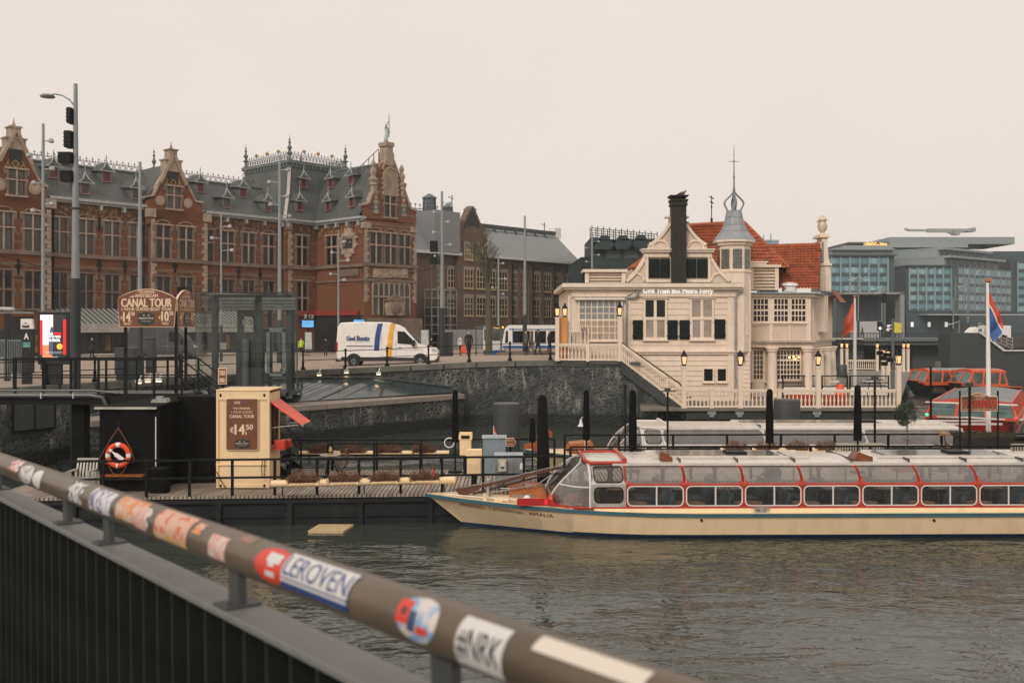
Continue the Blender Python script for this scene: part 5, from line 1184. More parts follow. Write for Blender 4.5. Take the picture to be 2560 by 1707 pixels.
b=B();b.prism([(gx(a),gz(c))for a,c in Ls],0,1.6);b.box(gx(2044),gx(2078),-.15,1.7,gz(664),gz(659));b.box(gx(2048),gx(2074),-.15,1.4,gz(594),gz(588));b.box(gx(2054),gx(2069),0,1.0,gz(600),gz(594));b.box(gx(2051),gx(2071),-.1,1.2,gz(588),gz(585))
for a in(2049,2062):b.box(gx(a),gx(a)+.22,-.1,.1,gz(728),gz(668))
g2_=b.build('side_gable',CREAM2,HS,loc=(0,yg,0))
b=B();b.box(gx(2045),gx(2052),-.06,.05,gz(720),gz(690));b.prism([(gx(2051),gz(660)),(gx(2058),gz(660)),(gx(2058),gz(605)),(gx(2055),gz(605))],-.1,0);b.build('lead_flashing',LEAD,g2_)
b=B();b.lathe([(.22,0),(.12,.12),(.26,.3),(.33,.55),(.22,.8),(.30,.95),(.22,1.12),(.05,1.25)],(gx(2062),.5,gz(585)),10);b.tube([(gx(2062)-.15,.3,gz(585)+.5),(gx(2062)-.4,.3,gz(585)+.85),(gx(2062)-.1,.3,gz(585)+1.0)],.06,6);b.build('lion_statue',mat('statue_cream',(.62,.5,.38),.6,var=.2),g2_,smooth=True)
b=B();vx,vy=hp(1779,561,60.5)[0],6.5;b.tube([(vx,vy,gz(562)),(vx,vy,gz(492))],.03,6);b.beam((vx-.1,vy,gz(507)),(vx+.12,vy,gz(511)),.16,.05);b.beam((vx-.15,vy,gz(494)),(vx+.15,vy,gz(500)),.05);b.sphere((vx,vy,gz(520)),.06,6);b.box(vx-.06,vx+.06,vy-.06,vy+.06,gz(562),gz(548));b.build('weather_vane',BLACK,HS)
def bird(name,lab,p,m1,s=1.0,rz=0):
 t=T(name,lab,'bird',p,rz)
 b=B();b.tube([(-.22*s,0,.03*s),(-.12*s,0,.07*s),(0,0,.11*s),(.10*s,0,.13*s),(.15*s,0,.19*s),(.18*s,0,.22*s),(.23*s,0,.205*s)],[.02*s,.05*s,.08*s,.075*s,.04*s,.038*s,.008*s],8)
 for y in(-.03,.03):b.tube([(.02*s,y*s,.06*s),(.02*s,y*s,0)],.008*s,4)
 b.build('body',m1,t,smooth='all');b=B()
 for y in(-1,1):b.tube([(.08*s,y*.06*s,.14*s),(-.05*s,y*.075*s,.12*s),(-.2*s,y*.03*s,.06*s)],[.03*s,.04*s,.01*s],6)
 b.build('wing',mat('wing_grey',(.20,.17,.14),.8),t,smooth='all');return t
bird('pigeon','brown grey bird resting on the black chimney cap',(OXH+hx(1702),HY0-.2,hz(491.5)),mat('bird_brown',(.26,.21,.17),.8),1.35)
bird('gull','small pale bird perched on the curved gable just right of the chimney',(OXH+hx(1718),HY0+.25,hz(560)),mat('bird_pale',(.5,.45,.4),.8),1.0,math.pi)
def tp(px,py,z=ZT_):return onz(px,py,z)
TR0=tp(2246,1022);TR1=tp(2275,925)
tr_=T('terrace','grey timber terrace on dark piles beneath the cream house','terrace',(X(1700,52),52,0))
def lt(p):return(p[0]-tr_.location.x,p[1]-52,p[2])
b=B();b.prism([lt((X(1600,52),51.9,0))[:2],lt((TR0.x+.1,51.9,0))[:2],lt((TR1.x+.2,TR1.y+.3,0))[:2],lt((X(2090,98),98,0))[:2],lt((X(1600,58),58,0))[:2]],ZT_-.14,ZT_,'z');b.build('deck',mat('terrace_boards',(.17,.15,.13),.8,var=.2,scale=2),tr_)
b=B();b.box(X(1716,52)-tr_.location.x,TR0.x-tr_.location.x,.05,.2,.75,ZT_-.14);b.build('fascia',mat('mossy_beam',(.035,.036,.028),.8),tr_)
b=B();n=9
for i in range(n):x=lerp(X(1716,52),TR0.x-.4,i/(n-1))-tr_.location.x;b.box(x,x+.35,.3,.65,-1,.78)
b.box(X(1716,52)-tr_.location.x,TR0.x-tr_.location.x,.5,.7,.35,.55);b.build('piles',mat('pile_green',(.045,.045,.035),.8),tr_)
b=B();b.box(X(1716,52)-tr_.location.x,TR0.x-tr_.location.x,3,3.2,-1,1.2);b.build('rear_wall',BLACKW,tr_)
b=B()
for px in(1779,1849,2042):x=X(px,52)-tr_.location.x;b.box(x-.22,x+.22,-.06,.05,ZT_-.34,ZT_-.16);b.box(x-.12,x+.12,-.05,.05,ZT_-.46,ZT_-.34)
b.build('post_brackets',mat('bracket_grey',(.22,.25,.26),.6),tr_)
BALP=[(.045,0),(.045,.06),(.03,.09),(.05,.2),(.062,.28),(.04,.38),(.025,.50),(.032,.58),(.05,.62),(.03,.66),(.045,.72)]
def balustrade(name,lab,p0,p1,h=.98,solid=False,n=None,posts=()):
 p0,p1=Vector(p0),Vector(p1);t=T(name,lab,'balustrade',p0);d=p1-p0;L_=Vector((d.x,d.y,0)).length;ang=math.atan2(d.y,d.x);t.rotation_euler=(0,0,ang);sl=d.z/L_
 b=B();b.beam((0,0,h-.05),(L_,0,h-.05+d.z),.14,.09);b.beam((0,0,h-.14),(L_,0,h-.14+d.z),.07,.06);b.beam((0,0,.08),(L_,0,.08+d.z),.09,.09);b.build('rails',CREAM2,t)
 n=n or int(L_/.205);hh=(h-.14-.12)/.72
 m_=B();m_.lathe([(r_,z_*hh)for r_,z_ in BALP],n=7);src=None
 me=None
 for i in range(n):
  x=(i+.5)*L_/n
  if any(abs(x-q)<.12 for q in posts):continue
  pos=(x,0,.12+sl*x)
  if src is None:src=m_.build('baluster',CREAM2,t,smooth=True,loc=pos)
  else:c=src.copy();C.objects.link(c);c.location=pos
 for q in posts:
  b=B();b.box(q-.09,q+.09,-.09,.09,-.02+sl*q,h+.0+sl*q);b.box(q-.12,q+.12,-.12,.12,h+sl*q,h+.04+sl*q);b.build('newel',CREAM2,t)
 return t
P=lambda px,py,Y:W(px,py,Y)
zst=3.64
balustrade('balustrade','cream turned baluster railing along the terrace edge between the stair foot and the second lamp',(X(1716,52),52,ZT_),(X(1845,52),52,ZT_),posts=(X(1779,52)-X(1716,52),))
balustrade('balustrade','cream turned baluster railing along the terrace edge between the second and third lamp posts',(X(1856,52),52,ZT_),(X(2039,52),52,ZT_),posts=(X(1948,52)-X(1856,52),))
balustrade('balustrade','cream turned baluster railing along the terrace edge right of the third lamp post',(X(2051,52),52,ZT_),(X(2240,52),52,ZT_))
balustrade('balustrade','cream turned baluster railing at street level, left of the stair top',(X(1398,57),56.6,zst),(X(1545,56),56,zst),posts=(X(1471,56.3)-X(1398,57),))
balustrade('balustrade','cream turned baluster railing sloping down the stair',(X(1554,56),55.8,zst),(X(1706,52.3),52.3,ZT_+.02),n=30,posts=(3.45,))
Yf=100;balustrade('balustrade','far cream balustrade at the back end of the terrace',(X(2118,Yf),Yf,ZT_),(X(2195,Yf),Yf,ZT_),h=1.0)
balustrade('balustrade','short far cream balustrade beside the twin lamp posts over the water',(X(2203,97),97,ZT_),(X(2262,95),95,ZT_),h=1.0)
st=T('stair','dark timber stair going down along the quay wall to the terrace','stair',(X(1554,56),55.9,0));q0=Vector((X(1552,56),56.1,zst));q1=Vector((X(1712,52.4),52.4,ZT_));b=B();n=13
def ls(p):return(p[0]-st.location.x,p[1]-55.9,p[2])
for i in range(n):
 p=q0.lerp(q1,(i+.5)/n);d=(q1-q0);d.z=0;d.normalize();nn_=Vector((-d.y,d.x,0));w_=.17
 b.poly([ls(p+d*a*w_+nn_*e+Vector((0,0,zz_)))for zz_ in(-.05,0)for a,e in((-1,-.15),(1,-.15),(1,1.5),(-1,1.5))],[(0,3,2,1),(4,5,6,7),(0,1,5,4),(1,2,6,5),(2,3,7,6),(3,0,4,7)])
b.build('treads',mat('tread_grey',(.10,.10,.095),.7),st)
b=B();b.beam(ls(q0+Vector((0,-.2,-.35))),ls(q1+Vector((0,-.2,-.35))),.08,.5);b.build('stringer',mat('stringer_dark',(.05,.055,.055),.7),st)
b=B();b.tube([ls(q0+Vector((0,-.1,1.06))),ls(q0.lerp(q1,.92)+Vector((0,-.1,1.06))),ls(q0.lerp(q1,.97)+Vector((0,-.1,.95))),ls(q0.lerp(q1,.97)+Vector((0,-.1,.7)))],.035,6);b.build('handrail',BLACK,st)
b=B();b.prism([(X(1385,57)-st.location.x,.9),(X(1556,56)-st.location.x,.1),(X(1600,54.5)-st.location.x,-1.6),(X(1600,54.5)-st.location.x,3),(X(1385,57)-st.location.x,3)],zst-.16,zst,'z');b.build('landing',MATS['tread_grey'],st)
def lantern(label,p,h,hasp=True,src=[None],s=1.0):
 p=Vector(p)
 if src[0]is None:
  t=T('lamp_post',label,'lamp post',p,group='lantern posts of the terrace')
  b=B();b.box(-.11,.11,-.11,.11,-1.0,0);b.box(-.13,.13,-.13,.13,-.04,0);b.box(-.13,.13,-.13,.13,-1.0,-.93);pm=b.build('post',CREAM2,t)
  b=B();b.lathe([(.05,0),(.10,.02),(.13,.05),(.13,.09)],n=6);
  for k in range(4):
   a=R(45+90*k);b.beam((math.cos(a)*.13,math.sin(a)*.13,.09),(math.cos(a)*.19,math.sin(a)*.19,.50),.025)
  b.lathe([(.23,.50),(.21,.54),(.12,.66),(.07,.70),(.08,.75),(.03,.80),(.01,.86)],n=4,ph=R(45));lt_=b.build('lantern_frame',DARKG,t)
  b=B();b.lathe([(.10,.10),(.155,.48)],n=4,ph=R(45));b.build('lantern_glass',LAMPGL,t)
  src[0]=t;o=t
 else:o=dup(src[0],label=label,loc=p)
 for k in kids(o):
  if k.name.startswith('post'):k.scale=(s,s,h)
  else:k.scale=(s,s,s)
 o.location=p;return o
def lan(label,px,pyt,Y,zb,s=1.0):zt=Z(pyt,Y);lantern(label,(X(px,Y),Y,zt),zt-zb,s=s)
lan('lit lantern on a cream post at the foot of the stair',1710,915,52,ZT_);lan('lit lantern on a cream post below the turret',1850.5,915,52,ZT_)
lan('lit lantern on a cream post in front of the restaurant columns',2045,915,52,ZT_);lan('lit lantern on the last cream post at the right end of the front balustrade',2246,913,52,ZT_-.1)
lan('lit lantern on the tall cream post at the head of the stair',1549,791.5,56,zst);lan('lit lantern at the left end of the house, on the white post beside the street',1393,793,56.6,zst)
lan('lit lantern over the orange board, second from the left',1412,793,57.4,zst)
for lab,px,py,Y in(('far lit lantern, leftmost at the back corner of the terrace',2104,872,92),('far lit lantern, second at the back corner of the terrace',2117,872,94),('far lit lantern left of the dark tree of lamps',2193,872,97),('lit lantern in the middle distance, left of a pair',2207,892,74),('lit lantern in the middle distance, right of a pair',2219,896,70),('left one of twin far lanterns over the water',2259,872,95),('right one of twin far lanterns over the water',2270,872,95)):lan(lab,px,py,Y,ZT_,1.0)
ob=T('orange_board','plain orange plywood board between the lamp posts left of the house','board',(X(1398,56.8),56.8,zst));b=B();b.box(0,X(1418,56.8)-X(1398,56.8),0,.03,.05,Z(793,56.8)-zst);b.build('board',mat('orange_ply',(.62,.27,.08),.6,var=.15,scale=2),ob)
lf=T('picket_fence','loose cream pickets leaning behind the street balustrade','fence',(X(1418,57),57,zst));b=B()
for i in range(24):
 x=lerp(0,X(1472,57)-X(1418,57),i/23);top_=Z(830 if i<14 else 810+random.random()*20,57)-zst;b.beam((x,0,0),(x+random.uniform(-.05,.05),0,top_),.045)
b.beam((0,.03,Z(828,57)-zst),(1.0,.03,Z(828,57)-zst),.05);b.build('pickets',CREAM2,lf)
def flagpole(lab,px,top_,Y,zb,r0=.07):
 t=T('flagpole',lab,'flagpole',(X(px,Y),Y,zb));h=Z(top_,Y)-zb;b=B();b.tube([(0,0,0),(0,0,h*.5),(-.03 if px>2300 else 0,0,h)],[r0*1.15,r0,r0*.55],12);b.build('pole',WHITE,t,smooth=True)
 b=B();b.lathe([(.03,h),(r0*1.3,h+.05),(r0*1.3,h+.11),(.02,h+.17)],n=10);b.build('finial',WOOD,t,smooth=True);return t,h
t,h=flagpole('white flagpole on the terrace with a small drooping orange flag',2137,744,70,ZT_,.11)
fl=B();n,m_=10,8;v=[]
for i in range(n+1):
 for j in range(m_+1):
  a,c=i/n,j/m_;x=-a*.9*(.55+.45*c)-.08;z_=h-.25-c*2.0-a*(.8-c*.3)-.25*a*a;v.append((x,.18*math.sin(a*7+c*3)*a+.05*math.sin(c*9),z_))
fl.poly(v,[(i*(m_+1)+j,(i+1)*(m_+1)+j,(i+1)*(m_+1)+j+1,i*(m_+1)+j+1)for i in range(n)for j in range(m_)]);fo=fl.build('flag',mat('flag_orange',(.62,.10,.04),.7,var=.3,scale=2),None,smooth='all',loc=t.location);tag(fo,'drooping orange red flag on the terrace pole','flag')
SEAT=mat('seat_blue_grey',(.075,.115,.14),.6);TABLE=mat('table_tan',(.42,.24,.13),.4)
DECKC=mat('boat_cream',(.82,.66,.42),.35,var=.04,dirt=(.45,.33,.2),dscale=2,damt=.25);HULLC=mat('hull_cream',(.78,.60,.38),.3,var=.05,scale=1.2,dirt=(.35,.25,.14),dscale=1.5,damt=.3)
BLUE=mat('strake_blue',(.03,.11,.15),.45,var=.2);BLUEB=mat('boot_blue',(.006,.022,.07),.4);REDF=mat('frame_red',(.42,.042,.022),.35,var=.1);WHF=mat('frame_white',(.68,.64,.60),.3,var=.05)
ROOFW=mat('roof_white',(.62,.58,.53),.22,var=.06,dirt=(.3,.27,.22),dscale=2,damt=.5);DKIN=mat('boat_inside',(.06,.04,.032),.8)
def hull_mesh(par,L,hb,z_bow,z_mid,xc=99,cw=1,zs_=.0,rake=1.0,dz=.2):
 """lofted hull: bow tip at x=0; returns half-beam and sheer functions"""
 def half(x):t=min(1,max(0,x/7.0));return hb*(1-(1-t)**2.1)if x<L-2.5 else hb*(1-.25*((x-L+2.5)/2.5)**2)
 def sheer(x):return z_mid+(z_bow-z_mid)*(1-min(1,x/7.5))**1.7
 xs_=[0,.12,.35,.7,1.1,1.6,2.2,3,4,5,6,7.2,9,12,15,18,L-2.5,L-1.2,L]
 def sect(x,sg):
  h=half(x);s_=sheer(x);out=[]
  for k,(fz,fy)in enumerate(((0,1.0),(.10,1.0),(.5,lerp(.84,.975,sm(x/6))),(1,lerp(.62,.94,sm(x/6))))):
   z_=lerp(s_-.05,.07,fz);xx=x+rake*fz*max(0,1-x/4.0);out.append((xx,sg*max(.015,h*fy if x>0 else .01),z_))
  return out
 for nm,f0,f1,m in(('hull',0,3,HULLC),):
  b=B()
  for sg in(-1,1):
   S_=[sect(x,sg)for x in xs_]
   for a,c in zip(S_,S_[1:]):
    for k in range(3):b.face([a[k],c[k],c[k+1],a[k+1]]if sg<0 else[a[k+1],c[k+1],c[k],a[k]])
  a=sect(L,-1);c=sect(L,1);
  for k in range(3):b.face([a[k],a[k+1],c[k+1],c[k]])
  h=b.build('hull',HULLC,par,smooth=True)
 b=B()
 for sg in(-1,1):
  S_=[sect(x,sg)[3]for x in xs_]
  for a,c in zip(S_,S_[1:]):
   q=[(a[0],a[1]+sg*.015,.10),(c[0],c[1]+sg*.015,.10),(c[0]+.02,c[1]*.98+sg*.015,.02),(a[0]+.02,a[1]*.98+sg*.015,.02)];b.face(q if sg<0 else q[::-1])
 b.build('boot_stripe',BLUEB,h)
 b=B()
 for sg in(-1,1):
  S_=[sect(x,sg)[3]for x in xs_]
  for a,c in zip(S_,S_[1:]):q=[(a[0]+.02,a[1]*.98+sg*.012,.02),(c[0]+.02,c[1]*.98+sg*.012,.02),(c[0]+.15,c[1]*.85,-.35),(a[0]+.15,a[1]*.85,-.35)];b.face(q if sg<0 else q[::-1])
 b.build('underwater_hull',mat('antifoul_black',(.012,.012,.012),.5),h)
 for sg in(-1,1):
  b=B();pts=[(x-.02 if x==0 else x,sg*(half(x)+.02),sheer(x)-.075)for x in xs_]
  for a,c in zip(pts,pts[1:]):b.beam(a,c,.08,.075)
  b.build('rubbing_strake',BLUE,h)
 b=B()
 for x0,x1 in zip(xs_,xs_[1:]):
  if x0<xc:b.face([(x0,-half(x0)-.03,sheer(x0)-.03),(x1,-half(x1)-.03,sheer(x1)-.03),(x1,half(x1)+.03,sheer(x1)-.03),(x0,half(x0)+.03,sheer(x0)-.03)])
  else:
   for sg in(-1,1):b.face([(x0,sg*(half(x0)+.03),sheer(x0)-.03),(x1,sg*(half(x1)+.03),sheer(x1)-.03),(x1,sg*cw,sheer(x1)-.03),(x0,sg*cw,sheer(x0)-.03)])
 b.build('deck',DECKC,par)
 return half,sheer,xs_
PROF=[(1.0,0),(1.0,.66),(.972,.80),(.90,.95),(.80,1.06),(.69,1.13)]
def cruise_boat(name,lab,loc_,rz,L,hb,bays,x0c,xd,pitch,frame,zb=.70,hcab=1.0,big=False,name_txt=None,panes=None,zbow=.92,zmid=.68):
 t=T(name,lab,'canal boat',loc_,rz)
 half,sheer,xs_=hull_mesh(t,L,hb,zbow,zmid,3.9,hb-.28)
 cw=hb-.28;lens=[0]
 prof=[(cw*y,zb+z_*hcab)for y,z_ in PROF]
 for a,c in zip(prof,prof[1:]):lens.append(lens[-1]+math.hypot(a[0]-c[0],a[1]-c[1]))
 TL=lens[-1]
 def pf(s_):
  s_=max(0,min(TL,s_))
  for i in range(len(lens)-1):
   if s_<=lens[i+1]+1e-9:k=(s_-lens[i])/(lens[i+1]-lens[i]);return lerp(prof[i][0],prof[i+1][0],k),lerp(prof[i][1],prof[i+1][1],k)
 def fn(sg,off=0.0):
  def g(x,s_):y,z_=pf(s_);return(x,sg*(y+off),z_+off*.3)
  return g
 xe=xd+pitch*bays;tl=.635*hcab
 white=B();PN=panes or GLASS
 for sg in(-1,1):
  red=B();wh=B();gl=B();gu=B()
  def bay(xa,xb,lo=(.05,None),first=False):
   f=fn(sg);g_=fn(sg,.012)
   i_=red.ring(f,xa,xb,0,tl+.02,xa+.032,xb-.032,.04,tl-.014,.14)
   wh.ring(g_,xa+.028,xb-.028,.036,tl-.01,xa+.06,xb-.06,.068,tl-.042,.11,radout=.14)
   gl.face([f(xa+.04,.05),f(xb-.04,.05),f(xb-.04,tl-.02),f(xa+.04,tl-.02)])
   xm_=lerp(xa,xb,.52);q=[g_(xm_-.02,.07),g_(xm_+.02,.07),g_(xm_+.02,tl-.04),g_(xm_-.02,tl-.04)]
   if not big:wh.face(q)
   red.ring(f,xa,xb,tl+.02,TL,xa+.034,xb-.034,tl+.055,TL-.035,.17)
   n=7
   for k in range(n):s0,s1=lerp(tl+.05,TL-.03,k/n),lerp(tl+.05,TL-.03,(k+1)/n);gu.face([fn(sg,-.006)(xa+.03,s0),fn(sg,-.006)(xb-.03,s0),fn(sg,-.006)(xb-.03,s1),fn(sg,-.006)(xa+.03,s1)])
  for i in range(bays):bay(xd+i*pitch,xd+(i+1)*pitch)
  fr=red.build('side_frame',frame,t);wh.build('window_frames',WHF,fr)
  gl.build('lower_windows',PN,t);gu.build('upper_windows',PERSPEX,t,smooth='all')
  b=B();b.beam((xd-.9,sg*(cw+.01),zb+.0),(xe,sg*(cw+.01),zb+.0),.05,.06);b.build('sill',frame,t)
  b=B();b.beam((xd-.3,sg*prof[-1][0],prof[-1][1]+.02),(xe,sg*prof[-1][0],prof[-1][1]+.02),.12,.06);b.build('gutter',ROOFW,t)
  f=fn(sg,.005);dm=B();w0,w1=x0c,xd
  dm.ring(f,w0,w1,-.03,tl+.03,w0+.11,w1-.07,.13,tl-.05,.13);dm.ring(f,w0,w1,tl+.03,TL,w0+.11,w1-.07,tl+.07,TL-.06,.13)
  d_=dm.build('entrance_frame',mat('worn_aluminium',(.45,.42,.40),.35,.4,var=.25,scale=5)if not big else WHF,t)
  rb=B();rb.ring(fn(sg,.012),w0+.10,w1-.06,.12,tl-.04,w0+.13,w1-.09,.15,tl-.07,.11,radout=.13);rb.ring(fn(sg,.012),w0+.10,w1-.06,tl+.06,TL-.05,w0+.13,w1-.09,tl+.09,TL-.08,.11,radout=.13);rb.build('rubber_seal',BLACK,d_)
  g_=B();g_.face([fn(sg)(w0+.1,.12),fn(sg)(w1-.06,.12),fn(sg)(w1-.06,tl-.04),fn(sg)(w0+.1,tl-.04)])
  for k in range(7):s0,s1=lerp(tl+.06,TL-.05,k/7),lerp(tl+.06,TL-.05,(k+1)/7);g_.face([fn(sg)(w0+.1,s0),fn(sg)(w1-.06,s0),fn(sg)(w1-.06,s1),fn(sg)(w0+.1,s1)])
  g_.build('entrance_panes',PERSPEX if big else GLASS,d_)
 n=9;rows=[prof[0]]+[pf(TL*k/10)for k in range(1,11)]+[(0,prof[-1][1]+.09)]
 xf=x0c-1.05;g_=B();v=[]
 full=[(-y,z_)for y,z_ in rows[:-1]]+[rows[-1]]+[(y,z_)for y,z_ in reversed(rows[:-1])]
 m_=len(full);st=7
 for k in range(st+1):
  u_=k/st;
  for y,z_ in full:
   ht=(z_-zb)/(prof[-1][1]+.09-zb);x=x0c-(x0c-xf)*u_*(1.0-.93*ht**1.7)
   yy=y*(1-.42*u_**2.2*(1-.25*ht));v.append((x,yy,z_-.0*u_))
 for k in range(st):
  for i in range(m_-1):a=k*m_+i;g_.poly([v[a],v[a+1],v[a+1+m_],v[a+m_]],[(0,1,2,3)])
 g_.face([v[st*m_+i]for i in range(m_)])
 g_.build('windscreen',PERSPEX,t,smooth=True,fixn=False)
 b=B()
 for idx in(0,4,m_//2,m_-5,m_-1):
  if idx in(4,m_//2,m_-5):
   P_=[v[k*m_+idx]for k in range(st+1)];b.tube(P_,.022,5)
 b.tube([v[st*m_+i]for i in range(m_)],.024,5);b.tube([v[i]for i in range(m_)],.035,6)
 b.build('windscreen_bars',WHF,t,smooth=True)
 b=B();P_=[(v[k*m_][0],v[k*m_][1],zb+.0)for k in range(st+1)];P2=[(p[0],-p[1],p[2])for p in P_];b.tube(P_+P2[::-1],.035,5);b.build('windscreen_sill',frame,t)
 b=B();ys=[prof[-1][0]*q for q in(-1,-.75,-.4,0,.4,.75,1)];zz_=[prof[-1][1]+.03+.10*(1-(y/prof[-1][0])**2)for y in ys]
 for i in range(6):b.face([(x0c,ys[i],zz_[i]),(xe,ys[i],zz_[i]),(xe,ys[i+1],zz_[i+1]),(x0c,ys[i+1],zz_[i+1])])
 rf=b.build('roof',ROOFW,t,smooth='all')
 zr=prof[-1][1]+.13
 b=B()
 for i in range(1,bays,1):
  x=xd+i*pitch;b=B();b.box(x-.012,x+.012,-prof[-1][0]*.9,prof[-1][0]*.9,zr-.09,zr+.012);b.build('roof_seam',GREYD,rf)
 for i in range(1,bays,4 if not big else 2):
  b=B();x=xd+i*pitch-.4;b.box(x,x+pitch*(2.1 if not big else 1.4),-.62,.62,zr-.06,zr+.045);o=b.build('roof_hatch',mat('hatch_glass',(.16,.16,.155),.12,var=.6,scale=2.5),rf)
  b=B();
  for y in(-.64,.64):b.beam((x-.3,y,zr+.01),(x+pitch*2.6,y,zr+.01),.05,.07)
  b.build('hatch_rail',ROOFW,o)
  b=B();b.box(x+pitch*1.2,x+pitch*1.2+.55,-.3,.3,zr+.05,zr+.1);b.build('vent_flap',BLACK,o)
 b=B();w_=prof[-1][0];b.tube([(x0c+1.0,-w_,zr-.07),(x0c+.05,-w_,zr-.07),(x0c-.08,-w_*.8,zr-.03),(x0c-.1,0,zr+.02),(x0c-.08,w_*.8,zr-.03),(x0c+.05,w_,zr-.07),(x0c+1.0,w_,zr-.07)],.05,8);b.box(x0c+.93,x0c+1.03,-w_,w_,zr-.1,zr+.05);b.build('front_coaming',frame,t,smooth=True);b=B()
 for sg in(-1,1):b.box(x0c+.1,xe,sg*(cw+.03)-.03,sg*(cw+.03)+.03,zb-.14,zb-.01)
 b.build('deck_coaming',DECKC,t)
 b=B();b.face([(xe,y,z_)for y,z_ in full]);b.build('aft_bulkhead',WHF,t)
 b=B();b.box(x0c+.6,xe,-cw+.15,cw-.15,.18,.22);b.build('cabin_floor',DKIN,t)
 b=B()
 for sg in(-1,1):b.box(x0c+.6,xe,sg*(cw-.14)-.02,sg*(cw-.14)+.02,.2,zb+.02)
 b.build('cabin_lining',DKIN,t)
 sb=B();sb.box(-.05,.42,-.48,.48,.22,.60);sb.poly([(.38,-.48,.5),(.58,-.48,1.12),(.66,-.48,1.12),(.50,-.48,.5),(.38,.48,.5),(.58,.48,1.12),(.66,.48,1.12),(.50,.48,.5)],[(0,1,2,3),(4,7,6,5),(0,4,5,1),(1,5,6,2),(2,6,7,3)])
 sb.tube([(.64,-.5,.6),(.66,-.5,1.10),(.70,-.46,1.16),(.70,.46,1.16),(.66,.5,1.10)],.018,5)
 tb=B();tb.lathe([(.0,.78),(.42,.78),(.44,.80),(.42,.82),(.0,.82)],n=16,sx=.95,sy=.62);tb.tube([(0,0,.22),(0,0,.78)],.03,6)
 s0=t0=None
 for i in range(bays):
  x=xd+(i+.55)*pitch
  for sg in(-1,1):
   p=(x-.2,sg*(cw-.62),0);q=(x-.62,sg*(cw-.55),.0)
   if s0 is None:s0=sb.build('seat',SEAT,t,loc=p,bevel=.02);t0=tb.build('table',TABLE,t,loc=q)
   else:
    for src,pp in((s0,p),(t0,q)):c=src.copy();C.objects.link(c);c.location=pp
 return t,half,sheer,zr,cw
Yb1=27.95;xb=X(1066,Yb1)
bt,half,sheer,zr,cw=cruise_boat('cruise_boat','near cream canal boat with red window frames and cream hull',(xb,Yb1,0),R(.9),21,2.02,10,4.42,5.36,1.555,REDF,zb=.775,hcab=.93,zmid=.70)
def hullfn(x,z_):
 f=(sheer(x)-.05-z_)/(sheer(x)-.12);f2_=lerp(.62,.94,sm(x/6));f3_=lerp(.84,.975,sm(x/6));fy=lerp(1.0,f3_,(f-.1)/.4)if f<.5 else lerp(f3_,f2_,(f-.5)/.5)
 return(x+f*max(0,1-x/4.0),-half(x)*fy-.022,z_)
INK=mat('bow_lettering',(.12,.03,.02),.6)
for s_,xa,xb_ in(('PRINSES',.78,1.46),('CATHARINA',1.6,2.55),('AMALIA',2.72,3.42)):
 text(s_,xa,xb_,0,.095,0,INK,bt,fn=lambda x,z_:hullfn(x,z_+lerp(.60,.47,(x-.8)/2.7)),name='bow_lettering')
DZ=lambda x:sheer(x)-.03
def dk(nm,mm,build,**kw):b=B();build(b);return b.build(nm,mm,bt,**kw)
dk('bow_post',STEEL,lambda b:(b.lathe([(.075,0),(.06,.08),(.06,.34),(.10,.38),(.10,.46),(.03,.50)],(1.72,0,DZ(1.7)),12)),smooth=True)
dk('lowered_mast',mat('mast_wood',(.09,.035,.02),.4,var=.3),lambda b:(b.beam((.92,-.12,DZ(1)+.10),(3.75,-.12,1.62),.06,.07),b.beam((1.3,.05,DZ(1)+.02),(3.4,.05,1.40),.045,.05),b.beam((2.0,0,.98),(2.2,0,1.2),.04),b.beam((2.6,0,1.18),(2.8,0,1.36),.04),b.prism([(.80,DZ(1)+.18),(1.42,DZ(1)+.32),(1.5,DZ(1)+.20),(1.0,DZ(1)-.08)],-.16,-.06)))
dk('mast_stay',STEEL,lambda b:(b.beam((1.5,-.12,DZ(1.5)+.05),(3.1,-.14,1.15),.03),b.beam((3.1,-.14,1.15),(3.75,-.12,1.60),.03),b.beam((1.0,-.18,DZ(1)+.22),(3.75,-.17,1.69),.02),b.beam((2.7,-.12,1.22),(2.85,-.12,1.02),.03)))
dk('red_side_board',mat('board_red',(.42,.018,.012),.4),lambda b:b.prism([(2.50,.80),(3.58,.80),(3.46,.93),(3.3,.99),(2.50,.99)],-1.50,-1.46))
dk('side_light',mat('red_lens',(.7,.03,.03),.2,emit=.4),lambda b:b.box(3.22,3.32,-1.55,-1.48,.84,.95))
dk('wheel_box',WOOD,lambda b:(b.prism([(2.35,DZ(2.5)-.02),(3.35,DZ(3)-.02),(3.30,DZ(3)+.20),(3.12,DZ(3)+.28),(2.35,DZ(3)+.28)],-.05,.9)),bevel=.02)
dk('cleat',STEEL,lambda b:(b.box(2.55,2.62,-.62,-.55,DZ(2.5),DZ(2.5)+.12),b.beam((2.4,-.58,DZ(2.5)+.14),(3.0,-.58,DZ(2.5)+.14),.05),b.box(2.85,2.92,-.62,-.55,DZ(2.9),DZ(2.9)+.12)))
dk('deck_vent',WHITE,lambda b:(b.sphere((2.78,-1.05,DZ(2.7)+.13),.10,10),b.lathe([(.07,0),(.07,.12)],(2.78,-1.05,DZ(2.7)),10)),smooth=True)
dk('anchor_winch',DECKC,lambda b:(b.box(1.9,2.3,-.9,-.55,DZ(2),DZ(2)+.10),b.lathe([(.06,0),(.06,.16),(.09,.18)],(1.65,-.75,DZ(1.7)),8)),bevel=.015)
dk('round_float',mat('float_orange',(.65,.08,.02),.4),lambda b:b.sphere((3.42,-1.22,DZ(3.2)+.14),.15,12,sx=.5),smooth='all')
